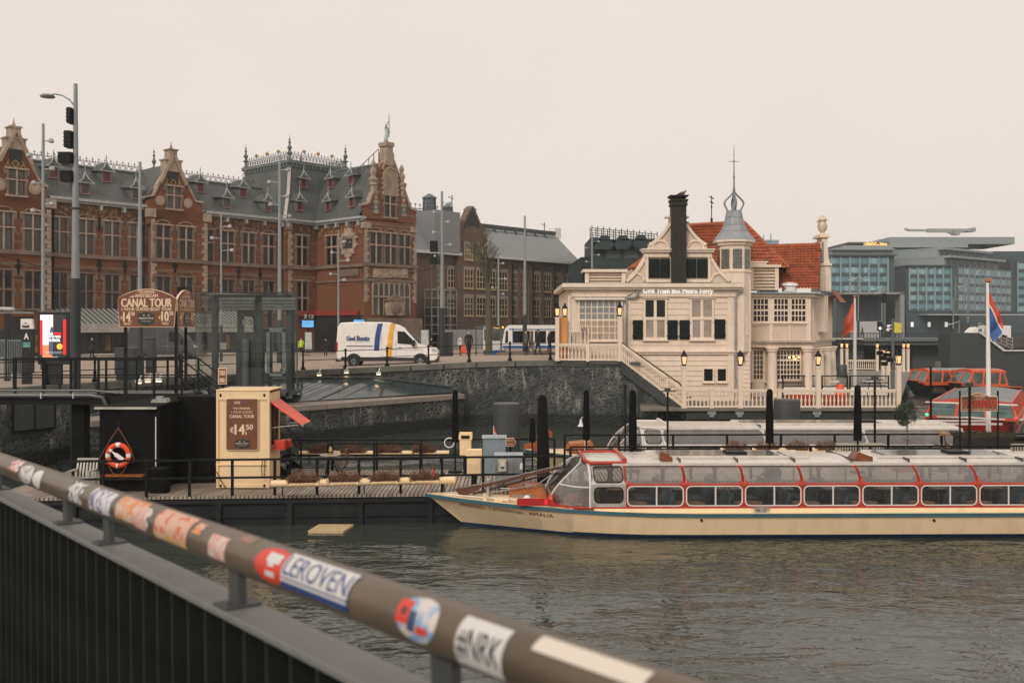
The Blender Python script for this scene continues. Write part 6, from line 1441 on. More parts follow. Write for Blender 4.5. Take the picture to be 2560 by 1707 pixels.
dk('bow_rail',WHITE,lambda b:(b.tube([(.5,-half(.5)*.6,DZ(.5)+.03),(1.5,-half(1.5)*.7,DZ(1.5)+.05),(3.2,-half(3.2)*.75,DZ(3.2)+.08)],.015,5),b.tube([(.9,.4,DZ(1)+.10),(3.2,.9,DZ(3)+.12)],.015,5)))
for x in(4.0,8.9):dk('mooring_bollard',STEEL,lambda b:(b.box(x-.12,x+.12,-half(x)+.06,-half(x)+.2,DZ(x),DZ(x)+.05),b.beam((x-.2,-half(x)+.12,DZ(x)+.12),(x+.2,-half(x)+.12,DZ(x)+.12),.05),b.box(x-.05,x+.05,-half(x)+.09,-half(x)+.15,DZ(x),DZ(x)+.1)))
dk('flag_staff',mat('staff_red',(.35,.04,.03),.5),lambda b:(b.tube([(.12,0,.88),(.18,0,1.62)],.012,6),b.sphere((.18,0,1.64),.022,6)))
dk('furled_flag',mat('furled_tricolour',(.45,.07,.07),.7,var=.8,scale=6),lambda b:b.tube([(.17,0,1.58),(.20,-.01,1.38),(.17,.01,1.15)],[.02,.045,.02],6))
dk('mooring_rope',mat('rope_pale',(.45,.36,.25),.8),lambda b:b.tube([(1.0,-.42,DZ(1)+.02),(2.0,-.85,DZ(2)+.02),(3.2,-1.3,DZ(3)+.02)],.012,4))
dk('driver_seat',mat('driver_seat_tan',(.30,.10,.06),.6),lambda b:(b.box(3.9,4.2,-.9,-.4,.3,.95),b.box(3.4,3.6,-1.1,.8,.5,.98),b.tube([(3.75,.45,.3),(3.85,.45,1.1)],.04,6)))
dk('owner_lettering',mat('letter_white',(.75,.72,.66),.5),lambda b:None)if 0 else text('Rederij P. Kooij',4.62,5.18,.80,.85,-cw-.022,mat('letter_white',(.75,.72,.66),.5),bt,bold=.02)
y2=37.4
b2,h2_,s2_,zr2,cw2=cruise_boat('cruise_boat','white framed canal boat moored behind the railed jetty, behind the near boat',(X(1310,37.4),y2,0),R(-.4),16.4,2.2,3,4.2,4.95,3.6,WHF,zb=.66,hcab=1.05,big=True,zbow=1.0,zmid=.75)
b=B();b.prism([(1.6,.95),(2.6,.95),(2.5,1.28),(1.7,1.2)],-.5,.5);b.build('wheel_box',WOOD,b2,bevel=.02)
b=B();b.beam((.3,-.3,1.0),(.9,-.3,1.75),.09,.3);b.beam((.7,-.3,1.6),(1.05,-.3,1.55),.05,.18);b.beam((.0,-.3,1.1),(.7,-.3,1.2),.05,.2);b.build('folded_mast_foot',mat('mast_orange_wood',(.32,.09,.03),.4),b2)
b=B();b.tube([(4.1,-1.2,1.2),(4.0,-1.2,2.1)],.02,5);b.build('aerial',STEEL,b2)
def saloon(name,lab,loc_,rz,L,hb,zc0,zc1,hull_m,cab_m,roof_m,nwin,front=True,zsh=.75,trap=True,inset=.25,txt=None):
 t=T(name,lab,'canal boat',loc_,rz)
 def half(x):tt=min(1,x/4.5);return hb*(1-(1-tt)**2.0)
 def sh(x):return zsh+.35*(1-min(1,x/5))**1.6
 xs_=[x for x in(0,.3,.8,1.5,2.4,3.5,4.6,7)if x<L-1.1]+[L-1,L];b=B()
 for sg in(-1,1):
  R_=[[(x+rk*(1-min(1,x/3)),sg*max(.01,half(x)*fy),z_)for rk,fy,z_ in((0,1,sh(x)),(.35,.9,sh(x)*.5),(.9,.72,-.1))]for x in xs_]
  for a,c in zip(R_,R_[1:]):
   for k in range(2):q=[a[k],c[k],c[k+1],a[k+1]];b.face(q if sg<0 else q[::-1])
 b.build('hull',hull_m,t,smooth=True);b=B()
 for x0,x1 in zip(xs_,xs_[1:]):b.face([(x0,-half(x0),sh(x0)-.02),(x1,-half(x1),sh(x1)-.02),(x1,half(x1),sh(x1)-.02),(x0,half(x0),sh(x0)-.02)])
 b.build('deck',cab_m,t);b=B()
 for sg in(-1,1):
  for x0,x1 in zip(xs_,xs_[1:]):b.beam((x0,sg*half(x0),sh(x0)),(x1,sg*half(x1),sh(x1)),.08,.07)
 b.build('gunwale',WHITE if hull_m.name.startswith('red')else cab_m,t)
 x0=1.9 if front else .9;x1=L-1;w=hb-inset;wt=w*.86
 b=B();n=6;yy=[wt*(-1+2*i/n)for i in range(n+1)];zz_=[zc1+.16*(1-(y/wt)**2)for y in yy]
 for i in range(n):b.poly([(x0+.55,yy[i],zz_[i]),(x1,yy[i],zz_[i]),(x1,yy[i+1],zz_[i+1]),(x0+.55,yy[i+1],zz_[i+1]),(x0+.55,yy[i],zz_[i]-.09),(x1,yy[i],zz_[i]-.09),(x1,yy[i+1],zz_[i+1]-.09),(x0+.55,yy[i+1],zz_[i+1]-.09)],[(0,1,2,3),(4,7,6,5),(0,4,5,1),(3,2,6,7),(0,3,7,4),(1,5,6,2)])
 rf=b.build('roof',cab_m,t);b=B()
 for i in range(5):
  xa=lerp(x0+.9,x1-.3,i/5);
  for k in range(0,6):b.face([(xa,yy[k]*.95,zz_[k]+.02),(xa+(x1-x0)/5.7,yy[k]*.95,zz_[k]+.02),(xa+(x1-x0)/5.7,yy[k+1]*.95,zz_[k+1]+.02),(xa,yy[k+1]*.95,zz_[k+1]+.02)])
 b.build('roof_panels',roof_m,rf)
 fr=B()
 for sg in(-1,1):
  for i in range(nwin+1):
   xa=lerp(x0+.5,x1,i/nwin);xo=(.22 if i%2 else-.22)if trap else 0
   fr.beam((xa,sg*w,zc0),(xa+xo,sg*wt,zc1),.13,.10)
  fr.beam((x0,sg*w,zc0),(x1,sg*w,zc0),.08,.14);fr.beam((x0+.5,sg*wt,zc1-.03),(x1,sg*wt,zc1-.03),.08,.16)
  fr.box(x0,x1,sg*w-.03,sg*w+.03,sh(5)-.05,zc0)
 for k in range(4 if hb>1.9 else 3):
  y=lerp(-w,w,k/(3 if hb>1.9 else 2));fr.beam((x0,y,zc0),(x0+.55,y*.86,zc1),.12,.10)
 fr.beam((x0,-w,zc0),(x0,w,zc0),.1,.14);fr.beam((x0+.55,-wt,zc1-.02),(x0+.55,wt,zc1-.02),.1,.16);fr.box(x0-.03,x0+.03,-w,w,sh(2)-.05,zc0)
 fr.build('cabin_frame',cab_m,t)
 gl=B();gl.face([(x0,-w,zc0),(x0,w,zc0),(x0+.55,wt,zc1),(x0+.55,-wt,zc1)]);gl.build('windscreen',mat('green_tinted_screen',(.07,.12,.115),.08,var=.5,scale=1.5),t)
 for sg in(-1,1):gl=B();gl.face([(x0,sg*w,zc0),(x1,sg*w,zc0),(x1,sg*wt,zc1),(x0+.5,sg*wt,zc1)]);gl.build('side_glazing',mat('boat_side_glass',(.05,.06,.055),.1,var=.7,scale=1.2),t)
 b=B();b.box(x0+.8,x1-.3,-w+.2,w-.2,.25,zc0+.1);b.build('cabin_benches',DKIN,t);return t,half,sh,x0,w
redm=mat('red_hull',(.33,.018,.012),.25,var=.15);blkh=mat('black_hull',(.012,.013,.012),.35)
CORAL=mat('coral_paint',(.50,.075,.035),.35,var=.15)
Yr_=46.5
r_,hf,sh_,x0_,w_=saloon('saloon_boat','red hulled canal boat pointing at the camera behind the Amsterdam sign',(X(2418,Yr_),Yr_,0),R(61),15,2.25,1.16,1.90,redm,CORAL,mat('roof_glass_panel',(.10,.12,.12),.2,var=.5,scale=1),8,trap=False,zsh=1.0)
b=B();b.box(x0_+.0,x0_+.08,-w_-.02,w_+.02,1.84,1.90);b.build('visor',WHITE,r_)
for y,m in((-w_+.05,mat('red_light',(.9,.03,.06),.3,emit=2)),(w_-.05,mat('green_light',(.03,.8,.35),.3,emit=2))):b=B();b.sphere((x0_-.08,y,1.26),.07,8);b.build('navigation_light',m,r_)
def rhull(x,z_):return(0,0,z_)
oz=mat('orange_cabin',(.62,.10,.03),.4,var=.12)
o1,*_=saloon('saloon_boat','orange and black canal boat lying left of the white flagpole',(X(2262,82),82,0),R(4),6.2,1.8,1.08,2.05,blkh,oz,MATS['roof_glass_panel'],4,zsh=.95,front=False)
o2_,*_=saloon('saloon_boat','orange and black canal boat behind the white flagpole, right of its twin',(X(2368,78.5),78.5,0),R(3),5.0,1.8,1.12,2.15,blkh,oz,oz,4,zsh=.95,front=False)
b=B();b.beam((6.9,0,2.0),(7.9,0,1.0),3.2,.5,up=(0,1,0));b.build('stern_hood',oz,o2_)if 0 else None
fb_=T('floating_board','pale yellow flat board floating on the water left of the bow','board',onz(826,1322,0),R(14));b=B();b.prism([(-.62,-.38),(.30,-.62),(.66,.25),(-.28,.50)],-.04,.055,'z');b.build('board',mat('float_cream',(.62,.48,.27),.5,var=.1,dirt=(.3,.22,.12),dscale=3),fb_,bevel=.01)
ZD=.84
ps=T('landing_stage','floating landing stage with plank deck and black steel sides','pontoon',(0,27.5,0))
def pl(p):return(p[0],p[1]-27.5,p[2])
b=B();b.prism([(-14.5,-.15),(1.6,.95),(1.6,5.6),(-14.5,5.0)],ZD-.08,ZD,'z');b.prism([(1.6,3.0),(26,3.6),(26,7.6),(1.6,6.9)],ZD-.08,ZD,'z');b.build('deck',PLANK,ps)
PONT=mat('pontoon_steel',(.011,.013,.015),.55,var=.3,scale=1.5,spec=.25,dirt=(.028,.03,.024),dscale=1.5,damt=.6)
b=B();b.prism([(-14.5,-.1),(1.6,1.0),(1.6,5.6),(-14.5,5.0)],-.6,ZD-.1,'z');b.prism([(1.6,3.1),(26,3.7),(26,7.5),(1.6,6.8)],-.6,ZD-.1,'z');hb_=b.build('float_hull',PONT,ps)
b=B()
for i in range(9):
 x=-14+i*1.95;y=lerp(-.1,1.0,(x+14.5)/16.1);b.box(x-.07,x+.07,y-.09,y,-.3,ZD-.14);b.box(x-.12,x+.12,y-.11,y,ZD-.25,ZD-.14)
for a,c in((-14.5,1.6),):b.beam((a,-.16,ZD-.16),(c,.94,ZD-.16),.12,.10);b.beam((a,-.14,.25),(c,.96,.25),.05,.05)
b.build('side_ribs',PONT,ps)
def rail(name,lab,pts,h=1.0,step=1.55,rails=(.5,1.0),z=ZD,parent=None,sz=.055):
 t=T(name,lab,'railing',(pts[0][0],pts[0][1],z));b=B();o=Vector((pts[0][0],pts[0][1],0));P_=[]
 for a,c in zip(pts,pts[1:]):
  a,c=Vector((a[0],a[1],0))-o,Vector((c[0],c[1],0))-o;L_=(c-a).length;n=max(1,round(L_/step))
  for i in range(n+1):P_.append(a.lerp(c,i/n))
  for r_ in rails:b.beam(a+Vector((0,0,h*r_)),c+Vector((0,0,h*r_)),sz,sz)
 b.build('rails',BLACK,t);pb=B();pb.box(-sz/2-.008,sz/2+.008,-sz/2-.008,sz/2+.008,0,h);src=None;seen=[]
 for p in P_:
  if any((p-q).length<.1 for q in seen):continue
  seen.append(p)
  if src is None:src=pb.build('post',BLACK,t,loc=p)
  else:c=src.copy();C.objects.link(c);c.location=p
 return t
rail('railing','front black railing of the landing stage, before the ticket kiosk and planter',[(X(142,27.3),27.45),(1.5,28.6)],step=1.13)
rail('railing','rear black railing of the landing stage in front of the stone wall',[(X(724,33),32.7),(1.4,33.0)],step=1.5)
rail('railing','inner black railing behind the ticket kiosk with the curved end',[(X(820,31.7),31.7),(X(1050,31.7),31.8)],step=1.6)
rail('railing','front black railing of the long jetty behind the near boat',[(1.8,30.8),(26,31.3)],step=1.9)
rail('railing','rear black railing of the long jetty in front of the second boat',[(1.8,34.2),(26,34.8)],step=1.85)
HEA=mat('heather',(.17,.085,.05),.9,var=.5,scale=20)
def planter(lab,x0,x1,Y0,Y1,z,r_,clumps,zoff=0):
 t=T('planter_tube',lab,'planter',(x0,Y0,z));L_=math.hypot(x1-x0,Y1-Y0);t.rotation_euler=(0,0,math.atan2(Y1-Y0,x1-x0))
 b=B();n=14;cuts=[(c-w/2,c+w/2)for c,w in clumps];xs_=[0]
 for a,c in cuts:xs_+=[a,a+.12,c-.12,c]
 xs_.append(L_);v=[]
 for i,x in enumerate(xs_):
  open_=any(a+.01<x<c-.01 for a,c in cuts)
  for k in range(n+1):
   a=R(-90-180+360*k/n)if not open_ else R(lerp(-190,10,k/n))
   aa=R(lerp(-270,90,k/n))if not open_ else a
   v.append((x,math.cos(aa)*r_,math.sin(aa)*r_))
 for i in range(len(xs_)-1):
  for k in range(n):a=i*(n+1)+k;b.poly([v[a],v[a+1],v[a+n+2],v[a+n+1]],[(0,1,2,3)])
 for i in(0,len(xs_)-1):b.face(v[i*(n+1):(i+1)*(n+1)])
 b.build('tube',YELLOW,t,smooth=True);rnd=random.Random(len(clumps)*7+int(x0*10))
 for c,w in clumps:
  h=B();h.box(c-w/2+.1,c+w/2-.1,-r_*.8,r_*.8,-r_*.2,r_*.15)
  for i in range(460):
   x=c+rnd.uniform(-w/2+.02,w/2-.02);y=rnd.uniform(-r_,r_);e=1-(abs(x-c)/(w/2))**3;hh=rnd.uniform(.10,.34)*(.45+.55*e)*(1+.35*math.sin(x*17+y*20));dx,dy=rnd.gauss(0,.05),rnd.gauss(0,.05);s_=.008
   h.poly([(x-s_,y,0),(x+s_,y,0),(x+dx,y+dy,hh)],[(0,1,2)]);h.poly([(x,y-s_,0),(x,y+s_,0),(x+dx*1.1,y+dy,hh*.95)],[(0,1,2)])
   if i%2:p=(x+dx*.8,y+dy*.8,hh*.8);h.poly([(p[0]-.018,p[1],p[2]),(p[0]+.018,p[1],p[2]-.004),(p[0],p[1]+.01,p[2]+.045)],[(0,1,2)])
  h.build('heather',HEA,t)
 for x in(.3,L_/2,L_-.3):b=B();b.beam((x,r_+.02,-.35),(x,r_+.02,.2),.03);b.build('bracket',BLACK,t)
pw=27.6/F
planter('near cream tube planter with heather along the front railing',X(681,27.55),X(1137,27.9),27.38,28.05,1.24,.10,[(.87,.92),(1.98,.92),(3.08,.88),(4.2,.85)])
planter('far cream tube planter with heather on the rear railing',X(752,33.2),X(1124,33.4),33.0,33.15,1.36,.09,[(.65,.75),(1.78,.92),(2.92,.92),(4.1,.85)])
planter('cream tube planter with heather on the jetty railing in front of the second boat',X(1800,34.3),X(2100,34.3),34.25,34.35,1.30,.10,[(.55,.9),(1.6,.88),(2.65,.88),(3.7,.88)])
ks=T('ticket_kiosk','cream container ticket kiosk with brown price board and red flap awning','kiosk',(X(543,29),29.0,ZD));kx=lambda px:X(px,29)-X(543,29);kz=lambda py:Z(py,29)-ZD
KW=kx(672);KH=kz(977);KD=1.45
b=B();b.box(0,KW,0,.04,.03,KH);b.box(0,.06,.04,KD,.03,KH);b.box(0,KW,KD-.05,KD,.03,KH);b.box(.06,KW,.04,KD-.05,KH-.06,KH);b.box(.06,KW,.04,KD-.05,.03,.12)
b.box(KW-.05,KW,.04,.28,.12,KH);b.box(KW-.05,KW,KD-.22,KD,.12,KH);b.box(KW-.05,KW,.28,KD-.22,.12,1.22);b.box(KW-.05,KW,.28,KD-.22,KH-.38,KH);b.build('shell',YELLOW,ks)
b=B();b.box(-.02,KW+.02,-.035,0,kz(1000),KH+.0);b.box(-.03,KW+.03,-.05,0,.40+.28,.40+.33);b.box(-.02,KW+.02,-.03,0,.03,.14)
for x in(-.02,KW-.04):b.box(x,x+.07,-.045,0,.03,KH)
b.box(-.02,KW+.06,-.06,KD+.05,KH,KH+.04);b.build('frame_members',YELLOW,ks,bevel=.012)
for x in(.11,KW-.12):
 for z_ in(.10,KH-.12):b=B();b.prism([(x+.03*math.cos(a),z_+.045*math.sin(a))for a in[k*math.pi/5 for k in range(10)]],-.055,-.036);b.build('corner_eyelet',BLACK,ks)
bx0,bx1,bz0,bz1=kx(566),kx(647),kz(1125),kz(995)
def rrect(x0,x1,z0,z1,r_,n=5):return[(cx+r_*math.cos(R(a+90*i/n)),cz+r_*math.sin(R(a+90*i/n)))for cx,cz,a in((x1-r_,z1-r_,0),(x0+r_,z1-r_,90),(x0+r_,z0+r_,180),(x1-r_,z0+r_,270))for i in range(n+1)]
b=B();b.prism(rrect(bx0,bx1,bz0,bz1,.05),-.06,-.036);pb=b.build('price_board',SIGNCR,ks);b=B();b.prism(rrect(bx0+.02,bx1-.02,bz0+.02,bz1-.02,.04),-.068,-.058);b.build('board_face',BROWN,pb)
def kt(s_,x0,x1,y0,y1,bold=.02):text(s_,kx(x0),kx(x1),kz(y1),kz(y0),-.073,SIGNCR,pb,bold=bold)
kt('THE ORIGINAL',584,628,1017.5,1022.5);kt('1 HOUR GUIDED',580,633,1026,1032,.0);kt('CANAL TOUR',576,637,1036,1044,.015)
kt('€',577,586,1067,1081);kt('14',589,613,1060,1085,.01);kt(',',615,618,1079,1087);kt('50',617,634,1060,1073,.03);kt('XXX',587,602,1002.5,1009)
LOGO=mat('logo_dark_green',(.012,.03,.035),.4)
def logo(par,cx,cz,w,h,y,s_='Rederij P. Kooij'):
 b=B();b.prism([(cx-w/2,cz-h*.3),(cx,cz-h/2),(cx+w/2,cz-h*.3),(cx+w/2,cz+h*.3),(cx,cz+h/2),(cx-w/2,cz+h*.3)],y-.012,y);o=b.build('company_badge',LOGO,par);text(s_,cx-w*.44,cx+w*.44,cz-h*.06,cz+h*.10,y-.016,SIGNCR,o,bold=.01,shear=.3)
 b=B();b.box(cx-w*.2,cx-w*.1,y-.016,y-.012,cz+h*.2,cz+h*.27);b.box(cx+w*.1,cx+w*.2,y-.016,y-.012,cz+h*.2,cz+h*.27);b.box(cx-.3*w,cx+.3*w,y-.016,y-.012,cz-h*.2,cz-h*.18);b.build('badge_detail',SIGNCR,o)
logo(pb,kx(607),kz(1108),.43,.27,-.070)
b=B();b.prism([(kx(605),kz(1001)),(kx(625),kz(1005)),(kx(605),kz(1010))],-.074,-.069);b.build('pennant',mat('pennant_red_blue',(.20,.03,.10),.5),pb)
b=B();b.box(KW-.03,KW-.02,.28,KD-.22,1.22,KH-.38);b.build('hatch_window',mat('kiosk_glass',(.022,.035,.03),.35,var=.5,scale=1.5,spec=.15),ks)
b=B();b.box(KW-.02,KW+.01,.66,.72,1.22,KH-.38);b.box(KW,KW+.42,.2,KD-.1,1.10,1.14);b.build('hatch_shelf',mat('shelf_red',(.35,.06,.04),.5),ks)
aw=[(KW+.02,KH-.32),(KW+.95,KH-1.0)]
b=B();b.poly([(aw[0][0],.15,aw[0][1]),(aw[1][0],.15,aw[1][1]),(aw[1][0],KD-.1,aw[1][1]),(aw[0][0],KD-.1,aw[0][1]),(aw[0][0],.15,aw[0][1]-.04),(aw[1][0],.15,aw[1][1]-.04),(aw[1][0],KD-.1,aw[1][1]-.04),(aw[0][0],KD-.1,aw[0][1]-.04)],[(0,1,2,3),(4,7,6,5),(0,4,5,1),(1,5,6,2),(3,2,6,7)]);a_=b.build('awning_flap',mat('awning_red',(.78,.10,.045),.5),ks)
b=B();b.box(aw[1][0]-.02,aw[1][0]+.02,.13,KD-.08,aw[1][1]-.05,aw[1][1]+.01);b.beam((KW,.2,1.75),(aw[1][0]-.15,.2,aw[1][1]),.025);b.beam((KW,KD-.15,1.75),(aw[1][0]-.15,KD-.15,aw[1][1]),.025);b.build('awning_stays',STEEL,a_)
b=B();b.tube([(KW-.16,-.07,kz(1145)),(KW-.19,-.09,kz(1170)),(KW-.17,-.09,kz(1190)),(KW-.12,-.09,kz(1193)),(KW-.09,-.09,kz(1175)),(KW-.10,-.07,kz(1146))],.012,5);b.tube([(0,-.05,kz(1178)),(.12,-.06,kz(1200)),(.28,-.06,kz(1220))],.012,5);b.build('cables',BLACK,ks)
lx=T('leaflet_boxes','two red leaflet boxes on the kiosk shelf under the awning','box',(KW+X(543,29)+.1,29.25,ZD+1.14));b=B();b.box(0,.30,0,.28,0,.24);b.build('box',RED,lx,bevel=.01);b=B();b.box(.1,.38,.36,.62,0,.22);b.build('box',RED,lx,bevel=.01)
tk=T('ticket_sign','small brown tickets kassa sign on a post behind the kiosk','sign',(X(558,31),30.9,Z(960,31)));w_,h_=X(570,31)-X(549,31),Z(925,31)-Z(966,31)
b=B();b.box(-w_/2,w_/2,0,.05,0,h_);b.build('frame',SIGNCR,tk);b=B();b.box(-w_/2+.03,w_/2-.02,-.01,0,.03,h_-.03);b.build('face',BROWN,tk);text('TICKETS',-w_/2+.05,w_/2-.04,h_*.55,h_*.83,-.015,SIGNCR,tk,bold=.02);text('KASSA',-w_/2+.06,w_/2-.05,h_*.12,h_*.38,-.015,SIGNCR,tk,bold=.02);b=B();b.box(-.03,.03,.05,.09,-1.9,h_);b.build('post',BLACK,tk)
ht_=T('black_hut','black timber hut with pale roof edge under the footbridge','hut',(X(249,28.6),28.6,ZD));ux=lambda px:X(px,28.6)-X(249,28.6);uz=lambda py:Z(py,28.6)-ZD
MB=mat('black_boards',(.0045,.0045,.0045),.7,var=.3,spec=.12)
b=B();b.box(0,ux(398),0,2.6,0,uz(1022));b.box(ux(398),ux(541),1.5,2.6,0,uz(1000));b.build('walls',MB,ht_)
b=B();b.poly([(-.08,-.10,uz(1021)),(ux(393),-.10,uz(1021)),(ux(428),2.6,uz(1004)+.0),(-.08+1.2,2.6,uz(1004)),(-.08,-.10,uz(1016.5)),(ux(393),-.10,uz(1016.5)),(ux(428),2.6,uz(1000)),(-.08+1.2,2.6,uz(1000))],[(0,1,5,4),(4,5,6,7),(1,2,6,5)]);b.build('roof',BLACKW,ht_);b=B();b.box(-.1,ux(393)+.02,-.14,-.10,uz(1022),uz(1016.5));b.build('roof_edge',mat('roof_edge_pale',(.45,.42,.38),.6),ht_)
b=B();b.box(ux(389),ux(391),-.03,0,0,uz(1042));b.build('corner_strip',WHITE,ht_)
b=B();b.box(ux(262),ux(368),-.35,-.02,uz(1187),uz(1184));b.build('shelf',WOOD,ht_)
b=B();b.box(ux(402),ux(448),1.45,1.5,0,uz(1060));b.box(ux(465),ux(500),1.44,1.5,.3,uz(1050));b.build('door',MATS['black_boards'],ht_)
def torus(b,R0,r_,n=32,m=10,sg=None):
 for i in range(n):
  for k in range(m):
   q=[]
   for di,dk_ in((0,0),(1,0),(1,1),(0,1)):
    a,c=2*math.pi*(i+di)/n,2*math.pi*(k+dk_)/m;q.append(((R0+r_*math.cos(c))*math.cos(a),r_*math.sin(c)*.8,(R0+r_*math.cos(c))*math.sin(a)))
   b.mk(1 if sg and any(abs(((360*(i+.5)/n)-g+180)%360-180)<7 for g in sg)else 0);b.face(q)
 b.mk(0)
lb=T('lifebuoy','orange lifebuoy with white bands hanging on the black hut','lifebuoy',(X(295,28.4),28.42,Z(1138,28.4)));b=B();torus(b,.295,.075,36,10,(0,90,180,268));b.build('ring',[mat('buoy_orange',(.75,.075,.015),.5),WHITE],lb,smooth='all',fixn=True)
b=B();b.tube([(0,.0,.78),(-.18,-.02,.5),(-.36,-.02,.2),(-.53,-.02,-.08),(-.50,-.02,-.2),(-.2,-.02,-.26)],.008,4);b.tube([(0,.0,.78),(.18,-.02,.5),(.36,-.02,.2),(.46,-.02,-.1),(.42,-.02,-.2)],.008,4);b.tube([(-.26,-.02,-.30),(-.15,-.02,-.5),(0,-.02,-.56),(.15,-.02,-.46),(.24,-.02,-.3)],.008,4);b.build('rope',mat('rope_brown',(.30,.12,.05),.8),lb)
b=B();b.box(-.03,.03,.02,.05,.76,1.0);b.build('hook',BLACK,lb)
bl=T('baler_bottle','white throwing bottle held inside the lifebuoy','bottle',(X(293,28.4),28.38,Z(1138,28.4)),0);bl.rotation_euler=(0,R(38),0);b=B();b.tube([(-.26,0,0),(-.20,0,0),(-.19,0,0),(-.07,0,0),(-.04,0,0),(.22,0,0)],[.05,.055,.022,.03,.062,.068],12);b.build('body',WHITE,bl,smooth=True)
ch_=T('garden_chair','weathered white slatted armchair in front of the hut, behind the handrail','chair',(X(205,28),28.0,ZD));
b=B();b.box(-.28,.28,-.25,.25,.42,.46);b.build('seat',mat('weathered_white',(.45,.43,.38),.7),ch_);WW=MATS['weathered_white']
b=B()
for i in range(7):x=-.27+i*.09;b.beam((x,.26,.46),(x,.40,.95),.05,.02)
b.beam((-.3,.40,.95),(.3,.40,.95),.05);b.build('backrest',WW,ch_)
for x in(-.28,.28):
 for y in(-.24,.26):b=B();b.box(x-.025,x+.025,y-.025,y+.025,0,.66);b.build('leg',WW,ch_)
 b=B();b.box(x-.035,x+.035,-.28,.3,.66,.69);b.build('armrest',WW,ch_)
def bin_(lab,px0,px1,py0,py1,Y,slot):
 t=T('litter_bin',lab,'bin',(X(px0,Y),Y,Z(py1,Y)));w_,h_=X(px1,Y)-X(px0,Y),Z(py0,Y)-Z(py1,Y)
 b=B();b.box(0,w_,0,w_,0,h_*.78);b.prism([(0,h_*.79),(w_,h_*.79),(w_*.98,h_),(w_*.02,h_)],-.02,w_);b.build('body',YELLOW,t,bevel=.03)
 if slot:b=B();b.box(w_*.14,w_*.86,-.035,-.018,h_*.80,h_*.94);b.build('slot',BLACK,t)
 b=B();b.box(w_*.3,w_*.7,w_*.3,w_*.7,ZD-Z(py1,Y),0);b.build('foot',BLACK,t)
bin_('cream litter bin with a dark slot, the left of two',1149,1178,1085,1139,31.5,True);bin_('plain cream litter bin at the railing above the bow',1167,1202,1128,1188,28.9,False)
def cab(lab,px0,px1,py0,py1,Y,m,extra=None):
 t=T('utility_cabinet',lab,'cabinet',(X(px0,Y),Y,ZD));w_,h_=X(px1,Y)-X(px0,Y),Z(py0,Y)-ZD;b=B();b.box(0,w_,0,.6,0,h_);b.build('body',m,t,bevel=.01);b=B();b.box(-.03,w_+.03,-.05,.65,h_,h_+.05);b.build('lid',mat('cabinet_lid',(.34,.38,.42),.5),t);return t,w_,h_
cab('blue grey cabinet behind the railing, left of the arrow sign',1207,1264,1096,1168,32.0,GREYB)
t,w_,h_=cab('grey cabinet with a white meter box, nearest the bow of the cream boat',1238,1305,1141,1227,28.95,mat('cabinet_grey2',(.20,.22,.235),.5,dirt=(.08,.08,.07),dscale=3))
b=B();b.box(w_*.11,w_*.42,-.12,0,h_-.42,h_-.08);mb_=b.build('meter_box',mat('meter_cream',(.5,.45,.36),.5),t,bevel=.015);b=B();b.box(w_*.2,w_*.35,-.125,-.12,h_-.36,h_-.14);b.build('meter_label',WHITE,mb_);b=B();b.box(w_*.21,w_*.34,-.13,-.125,h_-.34,h_-.27);b.build('blue_mark',mat('mark_blue',(.03,.07,.25),.5),mb_)
b=B();b.box(w_*.12,w_*.42,-.04,0,.0,.12);b.build('dark_foot',BLACK,t);b=B();b.lathe([(.05,0),(.06,.06),(.045,.16),(.02,.19)],(w_*.98,-.06,h_-.36),10);b.build('white_lamp',WHITE,t,smooth=True)
ar=T('arrow_sign','small brown arrow sign on a post beside the blue grey cabinet','sign',(X(1277,30.3),30.3,Z(1105,30.3)));b=B();w1=X(1290,30.3)-X(1265,30.3);b.prism([(-w1/2,-.12),(w1*.3,-.13),(w1/2,0),(w1*.3,.13),(-w1/2,.12)],0,.03);b.build('frame',SIGNCR,ar);b=B();b.prism([(-w1/2+.015,-.105),(w1*.29,-.11),(w1*.45,0),(w1*.29,.11),(-w1/2+.015,.105)],-.008,0);b.build('face',BROWN,ar)
text('WELCOME',-w1*.44,w1*.24,.035,.07,-.013,SIGNCR,ar);text('ON BOARD',-w1*.44,w1*.24,-.07,-.035,-.013,SIGNCR,ar);b=B();b.box(-.02-.12,.02-.12,.03,.06,ZD-Z(1105,30.3),.1);b.build('post',BLACK,ar)
wr2=T('ring_mirror','thin white ring on the rear railing left of the litter bins','ring',(X(1124,32.9),32.75,Z(1106,32.8)));b=B();torus(b,.155,.02,28,8);b.build('ring',WHITE,wr2,smooth='all',fixn=True)
gl_=T('gooseneck_lamp','small white bell lamp on a gooseneck post left of the second boat','lamp',(X(1462,33.5),33.5,ZD));zt=Z(1043,33.5)-ZD;b=B();b.tube([(0,0,0),(0,0,zt-.08),(-.03,0,zt),(-.10,0,zt),(-.12,0,zt-.08)],.015,6);b.build('post',WHITE,gl_,smooth=True);b=B();b.lathe([(.02,-.05),(.035,-.10),(.06,-.22),(.12,-.30)],(-.13,0,zt),14);b.build('shade',WHITE,gl_,smooth=True)
def parasol(lab,px,py0,py1,Y,w,src=[None]):
 zt,zb_=Z(py0,Y),Z(py1,Y);h=zt-zb_;t=T('closed_parasol',lab,'parasol',(X(px,Y),Y,ZD),group='closed black parasols along the jetty');b=B();z0=zb_-ZD
 b.lathe([(w*.50,z0),(w*.5,z0+h*.12),(w*.47,z0+h*.5),(w*.42,z0+h*.75),(w*.38,z0+h*.95),(w*.26,z0+h*.99),(.02,z0+h)],n=10);b.build('canopy',mat('parasol_black',(.006,.006,.006),.9,var=.4,scale=3,spec=.1),t,smooth=True)
 b=B();b.tube([(0,0,0),(0,0,z0+.05)],.03,6);b.lathe([(.24,0),(.24,.06),(.05,.08)],n=12);b.build('pole',BLACK,t)
